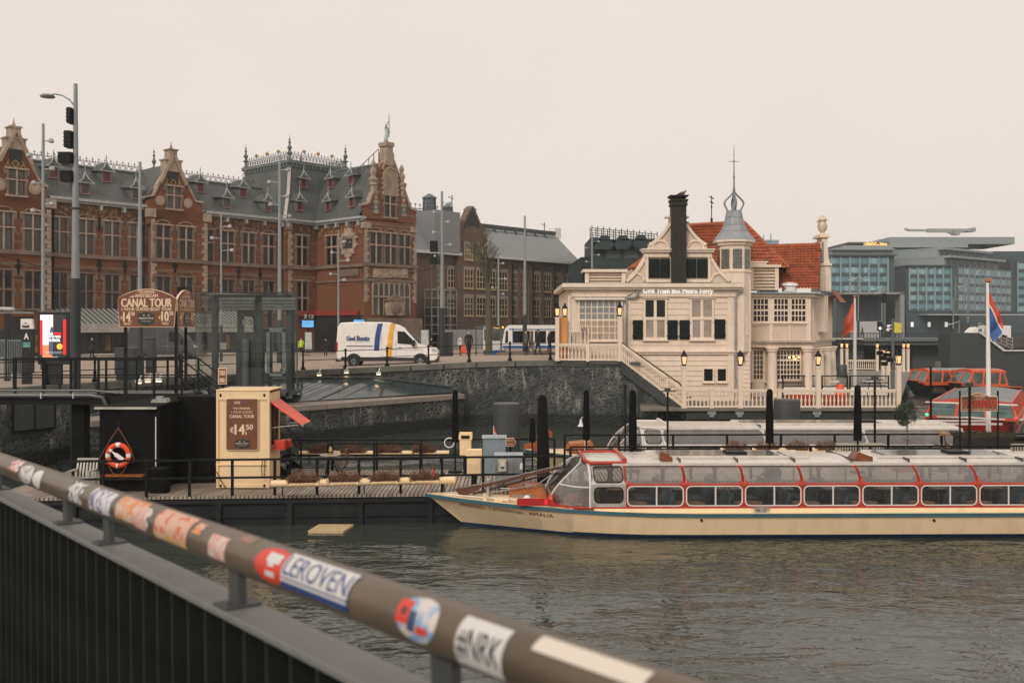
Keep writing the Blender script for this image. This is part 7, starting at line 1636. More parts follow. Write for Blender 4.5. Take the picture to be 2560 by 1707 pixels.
for lab,px,a,c,Y,w in(('closed black parasol left of the two cream bins',1138,975,1105,32.3,.22),('closed black parasol behind the bell lamp, before the second boat windscreen',1466,975,1100,33.2,.23),('closed black parasol just left of the near boat door',1582,975,1122,32.4,.27),('closed black parasol in front of the left steel dolphin gap',1924,972,1107,31.8,.26),('closed black parasol in front of the terrace, left of the small olive tree',2144,962,1101,32.2,.27),('tall closed black parasol partly behind the timber pile',1331,1045,1105,32.6,.2)):parasol(lab,px,a,c,Y,w)
pi_=T('mooring_pile','thick black timber mooring pile beside the bow of the near boat','pile',(X(1356,31),30.2,-1));b=B();zt=Z(988,30.2)+1;b.tube([(0,0,0),(0,0,zt*.6),(-.02,0,zt*.97),(-.03,0,zt)],[.21,.19,.14,.08],12);b.build('pile',BLACKW,pi_,smooth=True)
for lab,px,py,Y,r_ in(('broad grey steel dolphin left of the black pile',1266,1007,43,.57),('broad grey steel dolphin before the terrace balustrade',1967,998,44,.57)):
 t=T('steel_dolphin',lab,'mooring dolphin',(X(px,Y),Y,-1),group='steel dolphins');b=B();b.lathe([(r_,0),(r_,Z(py,Y)+1-.04),(r_-.04,Z(py,Y)+1),(.02,Z(py,Y)+1)],n=28);b.build('shaft',mat('dolphin_steel',(.055,.06,.06),.45,var=.2,dirt=(.02,.02,.02),dscale=1),t,smooth=True)
for lab,px,py,Y in(('slim black lamp post with flat head left of the stair on the quay wall side',1563,958,34.5),('slim black lamp post with flat head over the stair foot',1669,975,33),('slim black lamp post with flat head near the red cone',2187,946,33),('slim black lamp post with flat head beside the Amsterdam sign',2424,962,31.5)):
 t=T('lamp_mast',lab,'lamp post',(X(px,Y),Y,ZD),group='flat headed lamp posts of the jetty');h=Z(py,Y)-ZD;b=B();b.box(-.03,.03,-.03,.03,0,h);b.build('mast',BLACK,t);b=B();b.box(-.09,.09,-.08,.08,h-.03,h+.07);b.box(-.26,.26,-.12,.1,h-.05,h-.02);b.build('head',GREYD,t)
def bench(lab,x,Y,w_):
 t=T('slatted_bench',lab,'bench',(x,Y,ZD));b=B()
 for i in range(int(w_/.085)):b.box(i*.085+.04,i*.085+.08,0,.02,.45,.9)
 b.box(0,w_,-.01,.03,.88,.96);b.build('backrest',mat('bench_teak',(.40,.36,.29),.7,var=.2),t);b=B()
 for k in range(5):b.box(0,w_,.06+k*.09,.12+k*.09,.42,.45)
 b.build('seat',MATS['bench_teak'],t)
 for xx in(0,w_-.06):
  for y in(0,.48):b=B();b.box(xx,xx+.06,y,y+.06,0,.66 if y else .96);b.build('leg',MATS['bench_teak'],t)
bench('pale slatted wooden bench seen from behind, under the right parasol',X(2084,32.4),32.2,1.55);bench('pale slatted wooden bench cut by the right edge of the photo',X(2520,32.2),32.0,1.6)
ot=T('potted_olive_tree','small round olive tree in a brown wooden box on the jetty','tree',(X(2268,32.6),32.6,ZD));zc_=Z(1035,32.6)-ZD
b=B();b.box(-.42,.42,-.25,.25,0,.30);b.build('box',mat('box_wood',(.17,.06,.03),.6,var=.3),ot);b=B();b.tube([(0,0,.25),(.01,0,.8),(-.01,0,zc_-.2)],[.025,.02,.018],6)
rnd=random.Random(3)
for i in range(9):a=i*2.4;b.tube([(0,0,zc_-.35),(math.cos(a)*.22,math.sin(a)*.22,zc_+rnd.uniform(-.2,.3))],[.012,.004],4)
b.build('trunk',mat('bark',(.10,.08,.06),.9),ot)
def leaves(b,c,rx_,rz_,n,s_,rnd):
 cl=[Vector((rnd.gauss(0,.5),rnd.gauss(0,.5),rnd.gauss(0,.5)))for _ in range(14)]
 for i in range(n):
  k=rnd.choice(cl);v=Vector((rnd.gauss(k.x,.28),rnd.gauss(k.y,.28),rnd.gauss(k.z,.26)))
  if v.length>1.08:v=v.normalized()*rnd.uniform(.7,1.08)
  p=Vector((c[0]+v.x*rx_,c[1]+v.y*rx_,c[2]+v.z*rz_));d=Vector((rnd.uniform(-1,1),rnd.uniform(-1,1),rnd.uniform(-.6,1))).normalized();e=d.cross(Vector((rnd.uniform(-1,1),rnd.uniform(-1,1),rnd.uniform(-1,1)))).normalized()
  b.face([p,p+d*s_*.5+e*s_*.22,p+d*s_,p+d*s_*.5-e*s_*.22])
b=B();leaves(b,(0,0,zc_),.36,.42,2600,.06,rnd);b.build('crown',mat('olive_leaves',(.035,.055,.028),.7,var=.4,scale=6),ot);b=B();leaves(b,(0,0,.36),.36,.08,400,.05,rnd);b.build('underplanting',MATS['olive_leaves'],ot)
cb_=T('cargo_bike','black carrier bicycle with a large planted box below the Amsterdam sign','bicycle',(X(2338,32.6),32.6,ZD));cb_.scale=(1.15,1,1.2)
def wheel(b,c,r_):
 torus_pts=[(c[0]+math.cos(a)*r_,c[1],c[2]+math.sin(a)*r_)for a in[2*math.pi*k/24 for k in range(25)]];b.tube(torus_pts,.022,5,cap=False)
 for k in range(12):a=k*math.pi/6;b.beam(c,(c[0]+math.cos(a)*r_,c[1],c[2]+math.sin(a)*r_),.006)
for x,r_ in((.05,.35),(1.0,.36)):b=B();wheel(b,(x,0,r_),r_);b.build('wheel',BLACK,cb_)
b=B()
for a,c in(((.05,0,.35),(.35,0,.30)),((.35,0,.30),(.28,0,.85)),((.28,0,.78),(.8,0,.40)),((.35,0,.30),(.8,0,.35)),((.05,0,.35),(.28,0,.75))):b.tube([a,c],.02,6)
b.tube([(.28,0,.8),(.26,0,1.0)],.015,6);b.build('frame',mat('bike_red',(.12,.02,.015),.4),cb_)
b=B();b.tube([(.14,0,1.03),(.28,0,1.02),(.42,0,1.0)],[.07,.06,.02],8);b.build('saddle',mat('saddle_tan',(.35,.22,.12),.6),cb_)
b=B();b.lathe([(.11,0),(.17,.42),(.17,.45)],(.17,-.12,0),12);b.build('bucket',BLACK,cb_)
b=B();b.prism([(.62,.30),(2.15,.30),(2.15,.62),(2.05,.95),(.68,.95)],-.35,.38);bx_=b.build('cargo_box',mat('box_black',(.014,.012,.010),.5),cb_,bevel=.02)
b=B();
for i in range(600):
 x,y=rnd.uniform(.55,2.2),rnd.uniform(-.4,.42);hh=rnd.uniform(.03,.16);b.face([(x-.02,y,.95),(x+.02,y,.95),(x+rnd.gauss(0,.03),y+rnd.gauss(0,.03),.95+hh)])
b.box(.62,2.1,-.36,.38,.93,.99);b.build('planting',mat('dry_planting',(.045,.035,.018),.9,var=.4,scale=9),cb_)
YS=32.0;sg_=T('greetings_sign','brown Greetings from Amsterdam sign with arched top on two posts','sign',(X(2402,YS),YS,ZD));sx=lambda px:X(px,YS)-X(2402,YS);sz=lambda py:Z(py,YS)-ZD
def arch_top(x0,x1,z0,z1,xa,xb,z2):return[(x0,z0),(x1,z0),(x1,z1),(xb,z1)]+[(lerp(xb,xa,k/10),z1+(z2-z1)*math.sin(math.pi*k/10))for k in range(1,10)]+[(xa,z1),(x0,z1)]
b=B();b.prism(arch_top(0,sx(2494),sz(1028),sz(990),sx(2420),sx(2473),sz(982)),0,.05);b.build('frame',SIGNCR,sg_);b=B();b.prism(arch_top(.02,sx(2494)-.02,sz(1028)+.02,sz(990)-.02,sx(2421),sx(2472),sz(982)-.02),-.01,0);b.build('face',BROWN,sg_)
SR=mat('sign_red',(.40,.03,.02),.5)
text('GREETINGS',sx(2431),sx(2463),sz(992),sz(986.5),-.015,SIGNCR,sg_,bold=.01);text('~ FROM ~',sx(2431),sx(2463),sz(998),sz(994),-.015,SIGNCR,sg_)
text('AMSTERDAM',sx(2404.5),sx(2491.5),sz(1018.5),sz(999.5),-.014,SIGNCR,sg_,bold=.02);text('AMSTERDAM',sx(2405),sx(2491),sz(1018),sz(1000),-.020,SR,sg_,bold=.02);text('REDERIJ P. KOOIJ CANAL TOURS SINCE 1922',sx(2406),sx(2490),sz(1026),sz(1021),-.015,SIGNCR,sg_)
for px in(2400.5,2495.5):b=B();b.box(sx(px)-.02,sx(px)+.02,.0,.05,0,sz(980));b.sphere((sx(px),.02,sz(979)),.035,6);b.build('post',BLACK,sg_)
t,h=flagpole('tall white flagpole at the right with the red white and blue flag',2471,707,33.4,ZD,.075)
fl=B();n,m_=14,14;v=[]
for i in range(n+1):
 for j in range(m_+1):
  a,c=i/n,j/m_;
  x=.02+a*(.42*(1-c)+.50*math.sin(math.pi*min(1,c*1.0))*.35+.06);z_=h-.30-c*.95-a*(1.0-.25*c)+.05*math.sin(a*9);v.append((x,.10*math.sin(a*8+c*3)*a,z_))
for i in range(n):
 for j in range(m_):fl.mk(0 if j<m_*.42 else(1 if j<m_*.5 else 2));a=i*(m_+1)+j;fl.poly([v[a],v[a+m_+1],v[a+m_+2],v[a+1]],[(0,1,2,3)])
fo=fl.build('flag',[mat('flag_red',(.62,.055,.03),.6,var=.15),WHITE,mat('flag_blue',(.035,.10,.30),.6)],None,smooth='all',loc=t.location);tag(fo,'hanging red white and blue flag on the tall right flagpole','flag')
for lab,px,py,Y,zb_ in(('dark timber pile with a loop left of the Amsterdam sign, in the water',2327,917,48,-1),('short pale pile in the canal behind the orange boats',2345,903,95,-1),('short pale pile in the canal under the far bridge',2369,876,118,-1)):
 t=T('water_pile',lab,'pile',(X(px,Y),Y,-1));h=Z(py,Y)+1;b=B();b.tube([(0,0,0),(0,0,h)],[.06,.05]if Y<60 else[.3,.28],8);b.build('pile',BLACKW if Y<60 else mat('pale_pile',(.14,.13,.11),.8),t)
ds=T('side_dock','low dark timber dock edge right of the terrace, behind the olive tree','dock',(X(2258,44),44,0));b=B();b.box(0,X(2336,44)-X(2258,44),0,1.6,.9,1.12);b.build('deck',mat('dock_boards',(.10,.095,.08),.8),ds);b=B();w_=X(2336,44)-X(2258,44)
for i in range(4):x=lerp(0,w_-.3,i/3);b.box(x,x+.3,.05,.4,-1,.9)
b.build('piles',BLACKW,ds);b=B();b.box(.2,w_-.2,.6,.7,0,.9);b.build('fender_boards',BLACK,ds)
sh2=T('dark_shed','dark brown low shed cut by the right edge behind the bench','shed',(X(2522,34.5),34.6,ZD));b=B();b.box(0,4,0,1,0,.75);b.build('walls',mat('shed_brown',(.035,.025,.015),.7),sh2);b=B();b.poly([(-.9,-.1,1.0),(4,-.1,.72),(4,1.1,.72),(-.9,1.1,1.0),(-.9,-.1,.94),(4,-.1,.66),(4,1.1,.66),(-.9,1.1,.94)],[(0,1,2,3),(0,4,5,1),(3,2,6,7)]);b.build('roof',BLACK,sh2)
for lab,px0,px1 in(('black framed terrace windbreak, leftmost of three',1957,2040),('black framed terrace windbreak in the middle with white script',2055,2118),('black framed terrace windbreak, rightmost of three with white script',2125,2221)):
 Y=60;t=T('windbreak',lab,'windbreak',(X(px0,Y),Y,ZT_),group='windbreaks on the terrace');w_=X(px1,Y)-X(px0,Y);h=1.32;b=B()
 for x in(0,w_):b.box(x-.04,x+.04,-.03,.03,0,h)
 for z_ in(.1,.66,h-.03):b.box(0,w_,-.025,.025,z_-.03,z_+.03)
 b.build('frame',BLACK,t);b=B();b.box(.04,w_-.04,-.01,.01,.13,.63);b.build('white_panel',WHITE,t);b=B();b.face([(.04,0,.69),(w_-.04,0,.69),(w_-.04,0,h-.06),(.04,0,h-.06)]);b.build('clear_panel',GLASS,t)
 if px0>2050:text('Loetje' if 0 else 'Loetje',w_*.32,w_*.68,.85,1.05,-.02,WHITE,t,shear=.4,bold=.01)
cn_=T('traffic_cone','bright orange red cone standing on the terrace','cone',(X(2101,54),54,ZT_));b=B();b.lathe([(.42,0),(.40,.1),(.30,.5),(.17,1.05),(.14,1.12),(.02,1.13)],n=16);b.build('body',mat('cone_orange',(.85,.07,.015),.5,emit=.08),cn_,smooth=True)
for i in range(3):
 x0_,x1_=((1972,2036),(2056,2088),(2092,2120))[i];t=T('orange_bench',('orange padded block bench behind the balustrade, left of the third lamp post','orange padded bench behind the balustrade, right of the third lamp post','orange padded bench behind the balustrade, under the cone')[i],'bench',(X(x0_,53),53,ZT_),group='orange benches on the terrace');w_=X(x1_,53)-X(x0_,53);b=B();b.box(0,w_,0,.5,.06,.62);b.build('seat',mat('bench_orange',(.40,.055,.02),.6),t,bevel=.02)
for lab,px in(('brown wooden barrel on the terrace left of the third lamp post',2017),('brown wooden barrel just behind the third lamp post',2042)):
 t=T('barrel',lab,'barrel',(X(px,63),63,ZT_));b=B();b.lathe([(.26,0),(.33,.25),(.35,.45),(.33,.7),(.27,.95),(.02,.95)],n=14);b.build('staves',mat('barrel_wood',(.22,.09,.035),.6,var=.3),t,smooth=True);b=B()
 for z_ in(.2,.7):b.lathe([(.345,z_),(.345,z_+.05)],n=14)
 b.build('hoops',BLACK,t)
pt=T('picnic_table','small dark folding table on the terrace right of the white flagpole','table',(X(2187,58),58,ZT_));b=B();b.box(-.7,.7,-.3,.3,.98,1.02);b.build('tabletop',BLACK,pt)
for x in(-.5,.5):b=B();b.beam((x,0,0),(x*.6,0,.98),.04);b.build('leg',BLACK,pt)
dt_=T('dark_bollard','dark cylindrical bollard at the far corner of the house columns','bollard',(X(2105,84),84,ZT_));b=B();b.lathe([(.42,0),(.42,1.0),(.36,1.08),(.02,1.1)],n=14);b.build('body',GREYD,dt_,smooth=True)
cp=T('camera_mast','grey steel mast with camera and lamps at the right end of the terrace','mast',(X(2232,56),56,ZT_));h=Z(797,56)-ZT_;b=B();b.tube([(0,0,0),(0,0,h)],.085,10);b.build('mast',mat('mast_grey',(.10,.12,.13),.5),cp,smooth=True);b=B()
for z_,dx in((.35,-.25),(.55,-.28)):b.beam((0,0,h-z_),(dx,0,h-z_),.05);b.sphere((dx,0,h-z_-.08),.1,8)
b.build('cameras',WHITE,cp,smooth=True);b=B()
for dx,dz in((-.35,1.9),(-.55,2.1),(-.15,2.2),(-.45,2.4),(-.7,1.8)):b.box(dx-.16,dx+.12,-.15,.15,h-dz-.22,h-dz)
b.build('speaker_cluster',BLACK,cp)
Yf=31.0;ZF=3.47
fbg=T('footbridge','black steel footbridge from the quay to the landing stage stair','footbridge',(X(455,Yf),Yf,0));bx=lambda px,Y=Yf:X(px,Y)-X(455,Yf)
b=B();b.box(bx(-40),0,0,1.6,ZF-.08,ZF);b.build('deck',mat('grating',(.10,.10,.09),.6),fbg)
b=B();b.box(bx(-40),0,-.04,.04,ZF-.34,ZF-.0);b.box(bx(-40),0,1.56,1.64,ZF-.34,ZF);b.box(bx(-40),0,.7,.8,ZF-.3,ZF-.08);b.build('beams',BLACK,fbg)
b=B();b.tube([(bx(-40),-.14,ZF-.05),(bx(235),-.14,ZF-.05),(bx(262),-.14,ZF-.12),(bx(272),-.14,ZF-.4)],.075,8);b.tube([(bx(-40),-.10,ZF+.1),(bx(235),-.10,ZF+.1),(bx(300),-.10,ZF+.02)],.04,8);b.build('pipes',mat('pipe_dark',(.05,.05,.05),.4),fbg,smooth=True)
b=B()
for px in(110,190):b.box(bx(px)-.012,bx(px)+.012,-.225,-.06,ZF-.14,ZF+.03)
b.build('pipe_clips',WHITE,fbg)
def frail(y,x0,x1,n):
 b=B();b.beam((x0,y,ZF+1.05),(x1,y,ZF+1.05),.06,.05);b.beam((x0,y,ZF+.5),(x1,y,ZF+.5),.04);
 for i in range(n+1):x=lerp(x0,x1,i/n);b.beam((x,y,ZF-.2),(x,y,ZF+1.05),.06)
 b.build('railing',BLACK,fbg)
frail(-.02,bx(-30),0,7);frail(1.62,bx(-30),0,6)
for px in(184,):b=B();b.box(bx(168),bx(200),.3,.75,-1,ZF-.08);b.build('support_pile',BLACKW,fbg)
sf_=T('landing_stair','black open steel stair leading from the footbridge down behind the kiosk','stair',(X(455,Yf),Yf,0));dx=3.35;b=B()
for y in(0,1.6):
 b.beam((0,y,ZF-.15),(dx,y,ZD),.05,.28)
b.build('stringers',BLACK,sf_);b=B();n=12
for i in range(n):x=(i+.5)*dx/n;z_=lerp(ZF,ZD,(i+.5)/n);b.box(x-.13,x+.13,.03,1.57,z_-.03,z_)
b.build('treads',mat('tread_mesh',(.09,.09,.085),.6),sf_)
for y in(0,1.6):
 b=B()
 for k in(1.05,.72,.38):b.beam((0,y,ZF+k),(dx,y,ZD+k),.04)
 for i in range(5):x=dx*i/4;z_=lerp(ZF,ZD,i/4);b.beam((x,y,z_-.1),(x,y,z_+1.05),.05)
 b.build('handrail',BLACK,sf_)
def tour_sign(lab,p,rz,w,h):
 t=T('tour_sign',lab,'sign',p,rz);s_=h/100.0
 def outline(e):return[(e,e),(w-e,e),(w-e*.3,h*.74)]+[(lerp(w-e,e,k/12),h*.74+(h*.26-e)*math.sin(math.pi*k/12)**.8)for k in range(1,12)]+[(e*.3,h*.74)]
 def taper(P_):return[(w/2+(x-w/2)*(.92+.08*min(1,z_/(h*.74))),z_)for x,z_ in P_]
 b=B();b.prism(taper(outline(0)),0,.06);b.build('frame',SIGNCR,t);b=B();b.prism(taper(outline(.022)),-.012,0);b.build('face',BROWN,t)
 def tx_(s0,a,c,d,e,bold=.02,m=SIGNCR):text(s0,a*w,c*w,d*h,e*h,-.018,m,t,bold=bold)
 tx_('~THE ORIGINAL~',.34,.66,.885,.955,.01);tx_('AMSTERDAM',.30,.69,.775,.865,.015);tx_('CANAL TOUR',.075,.925,.53,.745,.012);tx_('1 HOUR GUIDED BOAT TOUR',.08,.92,.43,.51,.01)
 tx_('€',.06,.095,.20,.29);tx_('14',.11,.225,.145,.40,.01);tx_('50',.235,.30,.30,.40,.03);tx_(',',.235,.245,.12,.17);tx_('ADULT',.115,.235,.06,.12,.01)
 tx_('€',.705,.74,.21,.30);tx_('10',.755,.87,.16,.41,.01);tx_('50',.885,.95,.31,.41,.03);tx_(',',.88,.89,.14,.19);tx_('CHILD',.755,.87,.07,.13,.01)
 logo(t,.495*w,.225*h,.27*w,.36*h,-.014)
 b=B();b.prism([(.70*w,.86*h),(.79*w,.80*h),(.70*w,.785*h)],-.02,-.013);b.build('pennant',mat('pennant_mix',(.25,.05,.06),.5,var=.8,scale=30),t)
 b=B();b.prism([(.285*w,.83*h),(.20*w,.78*h),(.285*w,.775*h)],-.02,-.013);b.build('pennant',SIGNCR,t);return t
zs0=Z(818,31.1);t=tour_sign('large brown Canal Tour price sign over the footbridge, facing the camera',(X(293,31.1),31.1,zs0),0,X(441,31.1)-X(293,31.1),Z(722,31.1)-zs0)
for px in(311,438):b=B();b.box(X(px,31.1)-t.location.x-.045,X(px,31.1)-t.location.x+.045,.06,.14,ZF-zs0,.5);b.build('post',BLACK,t)
w2=X(441,31.1)-X(293,31.1);t2=tour_sign('narrow looking brown Canal Tour sign turned away, right of the large one',(X(441,31.1)+.02,31.15,zs0),R(91.3),w2,Z(722,31.1)-zs0)
b=B();b.box(w2*.62,w2*.66,.06,.14,ZF-zs0,.5);b.build('post',BLACK,t2)
b=B();b.box(w2*.5,w2*.95,.07,.3,Z(722,31.1)-zs0-.15,Z(722,31.1)-zs0+.1);b.build('lamp_bar',BLACK,t2)
POLE=mat('mast_galvanised',(.24,.26,.27),.45,.2,var=.12,scale=1);PBLK=mat('mast_base_black',(.022,.028,.032),.5)
def flood(b,x,y,z,s,sz=1.0):
 b.beam((0,0,z),(x,y,z+.08),.05);b.lathe([(.14*sz,0),(.2*sz,.05),(.17*sz,.22*sz),(.06,.3*sz)],(x,y,z-.08),10)
def mast(lab,px,top_,Y,r0=.11,r1=.07,black=None,kind=0):
 x=X(px,Y);zb_=zs(x,Y)if Y<140 else 2.6;h=Z(top_,Y)-zb_;t=T('light_mast',lab,'mast',(x,Y,zb_),group='grey light masts on the square')
 hb_=Z(black,Y)-zb_ if black else 2.5;b=B();b.tube([(0,0,hb_),(0,0,h)],[r0*.95,r1],12);b.build('shaft',POLE,t,smooth=True);b=B();b.tube([(0,0,0),(0,0,hb_)],r0*1.25,12);b.build('base',PBLK,t,smooth=True)
 if kind:
  rnd=random.Random(int(px))
  for i in range(kind):b=B();sg=-1 if i%2 else 1;flood(b,sg*rnd.uniform(.45,.8),-.1,h-1.0-i*.75*(1+.2*rnd.random()),1,.8);b.build('floodlight',mat('flood_shell',(.30,.31,.31),.4),t,smooth=True)
 return t,h
mast('grey floodlight mast with round lamps, far left before the first gable',108,310,56,.12,.075,880,6)
mast('plain grey mast behind the Canal Tour sign',350,405,69,.17,.10)
mast('thin grey mast with two lamps between the second gable and the tower',553,532,70,.085,.055,None,3)
mast('grey floodlight mast rising before the slate tower',699,389,67,.15,.085,800,5)
mast('thin grey mast with curved lamps before the stone cartouche',846,575,82,.10,.06,850,5)
t,h=mast('floodlight mast with a black loudspeaker beside the brown wing',1105,479,83,.18,.10,770,6)
b=B();b.box(-1.0,-.35,-.2,.3,h-5.0,h-4.1);b.box(-1.0,-.35,-.2,.3,h-6.0,h-5.15);b.build('loudspeaker',BLACK,t)
mast('slim mast with small lamps behind the bare tree',1246,636,108,.12,.08,815,5);mast('plain tall mast in front of the white tram',1312,540,92,.16,.08,787);mast('leaning cluster of floodlights above the louvred roof box',1480,584,121,.2,.11,None,7)
x=X(189,38.5);t=T('street_lamp','tallest grey street lamp with curved arm and black speakers, left','street lamp',(x,38.5,zs(x,38.5)-.4));zb_=t.location.z;h=Z(210,38.5)-zb_
b=B();b.tube([(0,0,Z(700,38.5)-zb_),(0,0,h)],[.155,.072],14);b.build('shaft',POLE,t,smooth=True);b=B();b.tube([(0,0,-4.4),(0,0,Z(700,38.5)-zb_)],.185,14);b.build('base',PBLK,t,smooth=True)
a0=Z(265,38.5)-zb_;a1=Z(238,38.5)-zb_;b=B();b.tube([(-.05,0,a0),(-.22,0,a0+.22),(-.5,0,a1-.02),(-.8,0,a1+.04),(-.95,0,a1)],[.03,.028,.026,.03,.04],8);b.lathe([(.06,.05),(.22,.03),(.28,-.03),(.26,-.07),(.02,-.09)],(-1.08,0,a1-.02),16);b.build('lamp_arm',POLE,t,smooth=True)
for i,(py,dx,w_,hh)in enumerate(((291,-.17,.16,.6),(350,-.22,.26,.64),(396,-.32,.5,.42),(442,-.28,.42,.42))):
 z_=Z(py,38.5)-zb_;b=B();b.box(dx-w_/2,dx+w_/2,-.25,.2,z_-hh/2,z_+hh/2)
 for k in range(4):b.box(dx-w_/2-.015,dx+w_/2,-.27,-.25,z_-hh/2+.06+k*hh/4.4,z_-hh/2+.13+k*hh/4.4)
 b.build('loudspeaker',BLACK,t,bevel=.015)
b=B()
for py in(523,700):z_=Z(py,38.5)-zb_;b.lathe([(.19,0),(.19,.06)],(0,0,z_),12)
b.build('clamp_bands',GREYD,t)
def wire(lab,pts,r_=.018):b=B();b.tube([W(*p)for p in pts],r_,4);tag(b.build('tram_wire',BLACK,None),lab,'wire','overhead tram wires')
wire('overhead wire from the second gable along the facade to the tall mast left',[(0,690,60),(80,700,60),(185,726,60),(330,742,62),(560,736,66),(699,702,67)]);wire('overhead wire from the tower mast past the projecting gable to the wing',[(699,702,67),(850,716,75),(930,706,80),(1105,666,83)]);wire('low overhead wire with insulators crossing left of the tall near lamp',[(0,640,55),(108,668,56),(350,690,69)]);wire('overhead wire over the tram roof',[(1105,806,83),(1246,806,90),(1420,812,100)])
YL=46.5;gl_=T('glass_lift','large glass lift pavilion with louvred top bands beside the tour signs','lift',(X(500,YL),YL,2.2));gx=lambda px,Y=YL:X(px,Y)-X(500,YL);gz=lambda py:Z(py,YL)-2.2
x0,x1,zt,zb_=gx(490),gx(744),gz(731),gz(974)
b=B();b.face([(x0,0,zb_),(x1,0,zb_),(x1,0,zt),(x0,0,zt)]);b.face([(x1,0,zb_),(x1-1.2,5,zb_),(x1-1.2,5,zt),(x1,0,zt)]);b.face([(x0,0,zb_),(x0-.6,5,zb_),(x0-.6,5,zt),(x0,0,zt)]);b.face([(x0,0,zt),(x1,0,zt),(x1-1.2,5,zt),(x0-.6,5,zt)]);b.face([(gx(446),1.0,zb_+.3),(x0,1.0,zb_+.3),(x0,1.0,gz(820)),(gx(446),1.0,gz(820))])
b.build('glass_skin',GLASSB,gl_)
b=B();LG=mat('lift_steel',(.075,.09,.09),.5,.2)
for px in(528,640,716):b.box(gx(px)-.13,gx(px)+.13,.5,.76,0,zt-.1)
for px in(548,630,690):b.box(gx(px)-.1,gx(px)+.1,3.4,3.6,0,zt-.1)
b.box(gx(528),gx(720),.5,.75,zt-.45,zt-.08);b.box(gx(548),gx(690),3.4,3.6,zt-.45,zt-.08);b.box(gx(528),gx(716),.5,3.4,.1,.25)
for x in(gx(575),gx(610)):b.box(x-.08,x+.08,2.0,2.2,0,zt-.2)
b.build('steel_frame',LG,gl_)
b=B()
for a,c in((546,634),(654,736)):
 for k in range(4):z_=zt-.28-k*.15;b.poly([(gx(a),.12,z_-.06),(gx(c),.12,z_-.06),(gx(c),.3,z_+.05),(gx(a),.3,z_+.05)],[(0,1,2,3)]);b.box(gx(a),gx(c),.08,.13,z_-.08,z_+.02)
b.build('louvre_bands',mat('louvre_grey',(.30,.30,.27),.5),gl_)
b=B()
for z_ in(gz(819),gz(880),gz(941),zt,zb_):b.beam((x0,-.02,z_),(x1,-.02,z_),.02,.025);b.beam((x1+.02,0,z_),(x1-1.18,5,z_),.02)
for x in(x0,gx(540),gx(640),x1):b.beam((x,-.02,zb_),(x,-.02,zt),.02)
for x in(gx(545),gx(633),gx(648),gx(738)):
 for z_ in(zt-.12,zt-.45,gz(819)-.1,gz(880)+.1,gz(941)+.1):b.lathe([(.03,0),(.03,.03)],(x,-.04,z_),6)
b.build('joints',mat('joint_dark',(.03,.04,.04),.4),gl_)
b=B();a,c=gx(655),gx(703)
for q in((a,a+.15,gz(942),gz(822)),(c-.15,c,gz(942),gz(822)),(a,c,gz(942),gz(936)),(a,c,gz(830),gz(820))):b.box(q[0],q[1],.84,.92,q[2],q[3])
b.build('door_frame',mat('door_grey',(.42,.43,.42),.5),gl_);b=B();b.tube([(gx(592),1.5,0),(gx(592),1.5,gz(848))],.16,14);b.build('hydraulic_column',POLE,gl_,smooth=True)
b=B();b.box(gx(565),gx(620),1.7,3.2,.1,gz(845));b.box(gx(570),gx(616),1.6,3.3,gz(790),gz(760));b.build('lift_car',mat('lift_car_dark',(.035,.045,.045),.3),gl_)
b=B();b.box(gx(545),gx(561),.3,.34,gz(874),gz(857));b.box(gx(584),gx(593),1.5,1.55,gz(812),gz(798));b.box(gx(602),gx(611),1.5,1.55,gz(812),gz(798));b.build('notices',WHITE,gl_)
def wheelset(t,pos,r_,m2=STEEL):
 b=B();b.tube([(0,-.12,0),(0,.12,0)],r_,22);b2=B();b2.tube([(0,-.14,0),(0,-.10,0)],r_*.58,20)
 b3=B()
 for k in range(8):a=k*math.pi/4;b3.beam((math.cos(a)*.05,-.15,math.sin(a)*.05),(math.cos(a)*r_*.55,-.15,math.sin(a)*r_*.55),.06,.02)
 for p in pos:
  w_=b.build('wheel',mat('tyre',(.012,.012,.012),.8),t,smooth=True,loc=p);r2=b2.build('rim',GREYD,w_,smooth=True);b3.build('spokes',m2,w_)
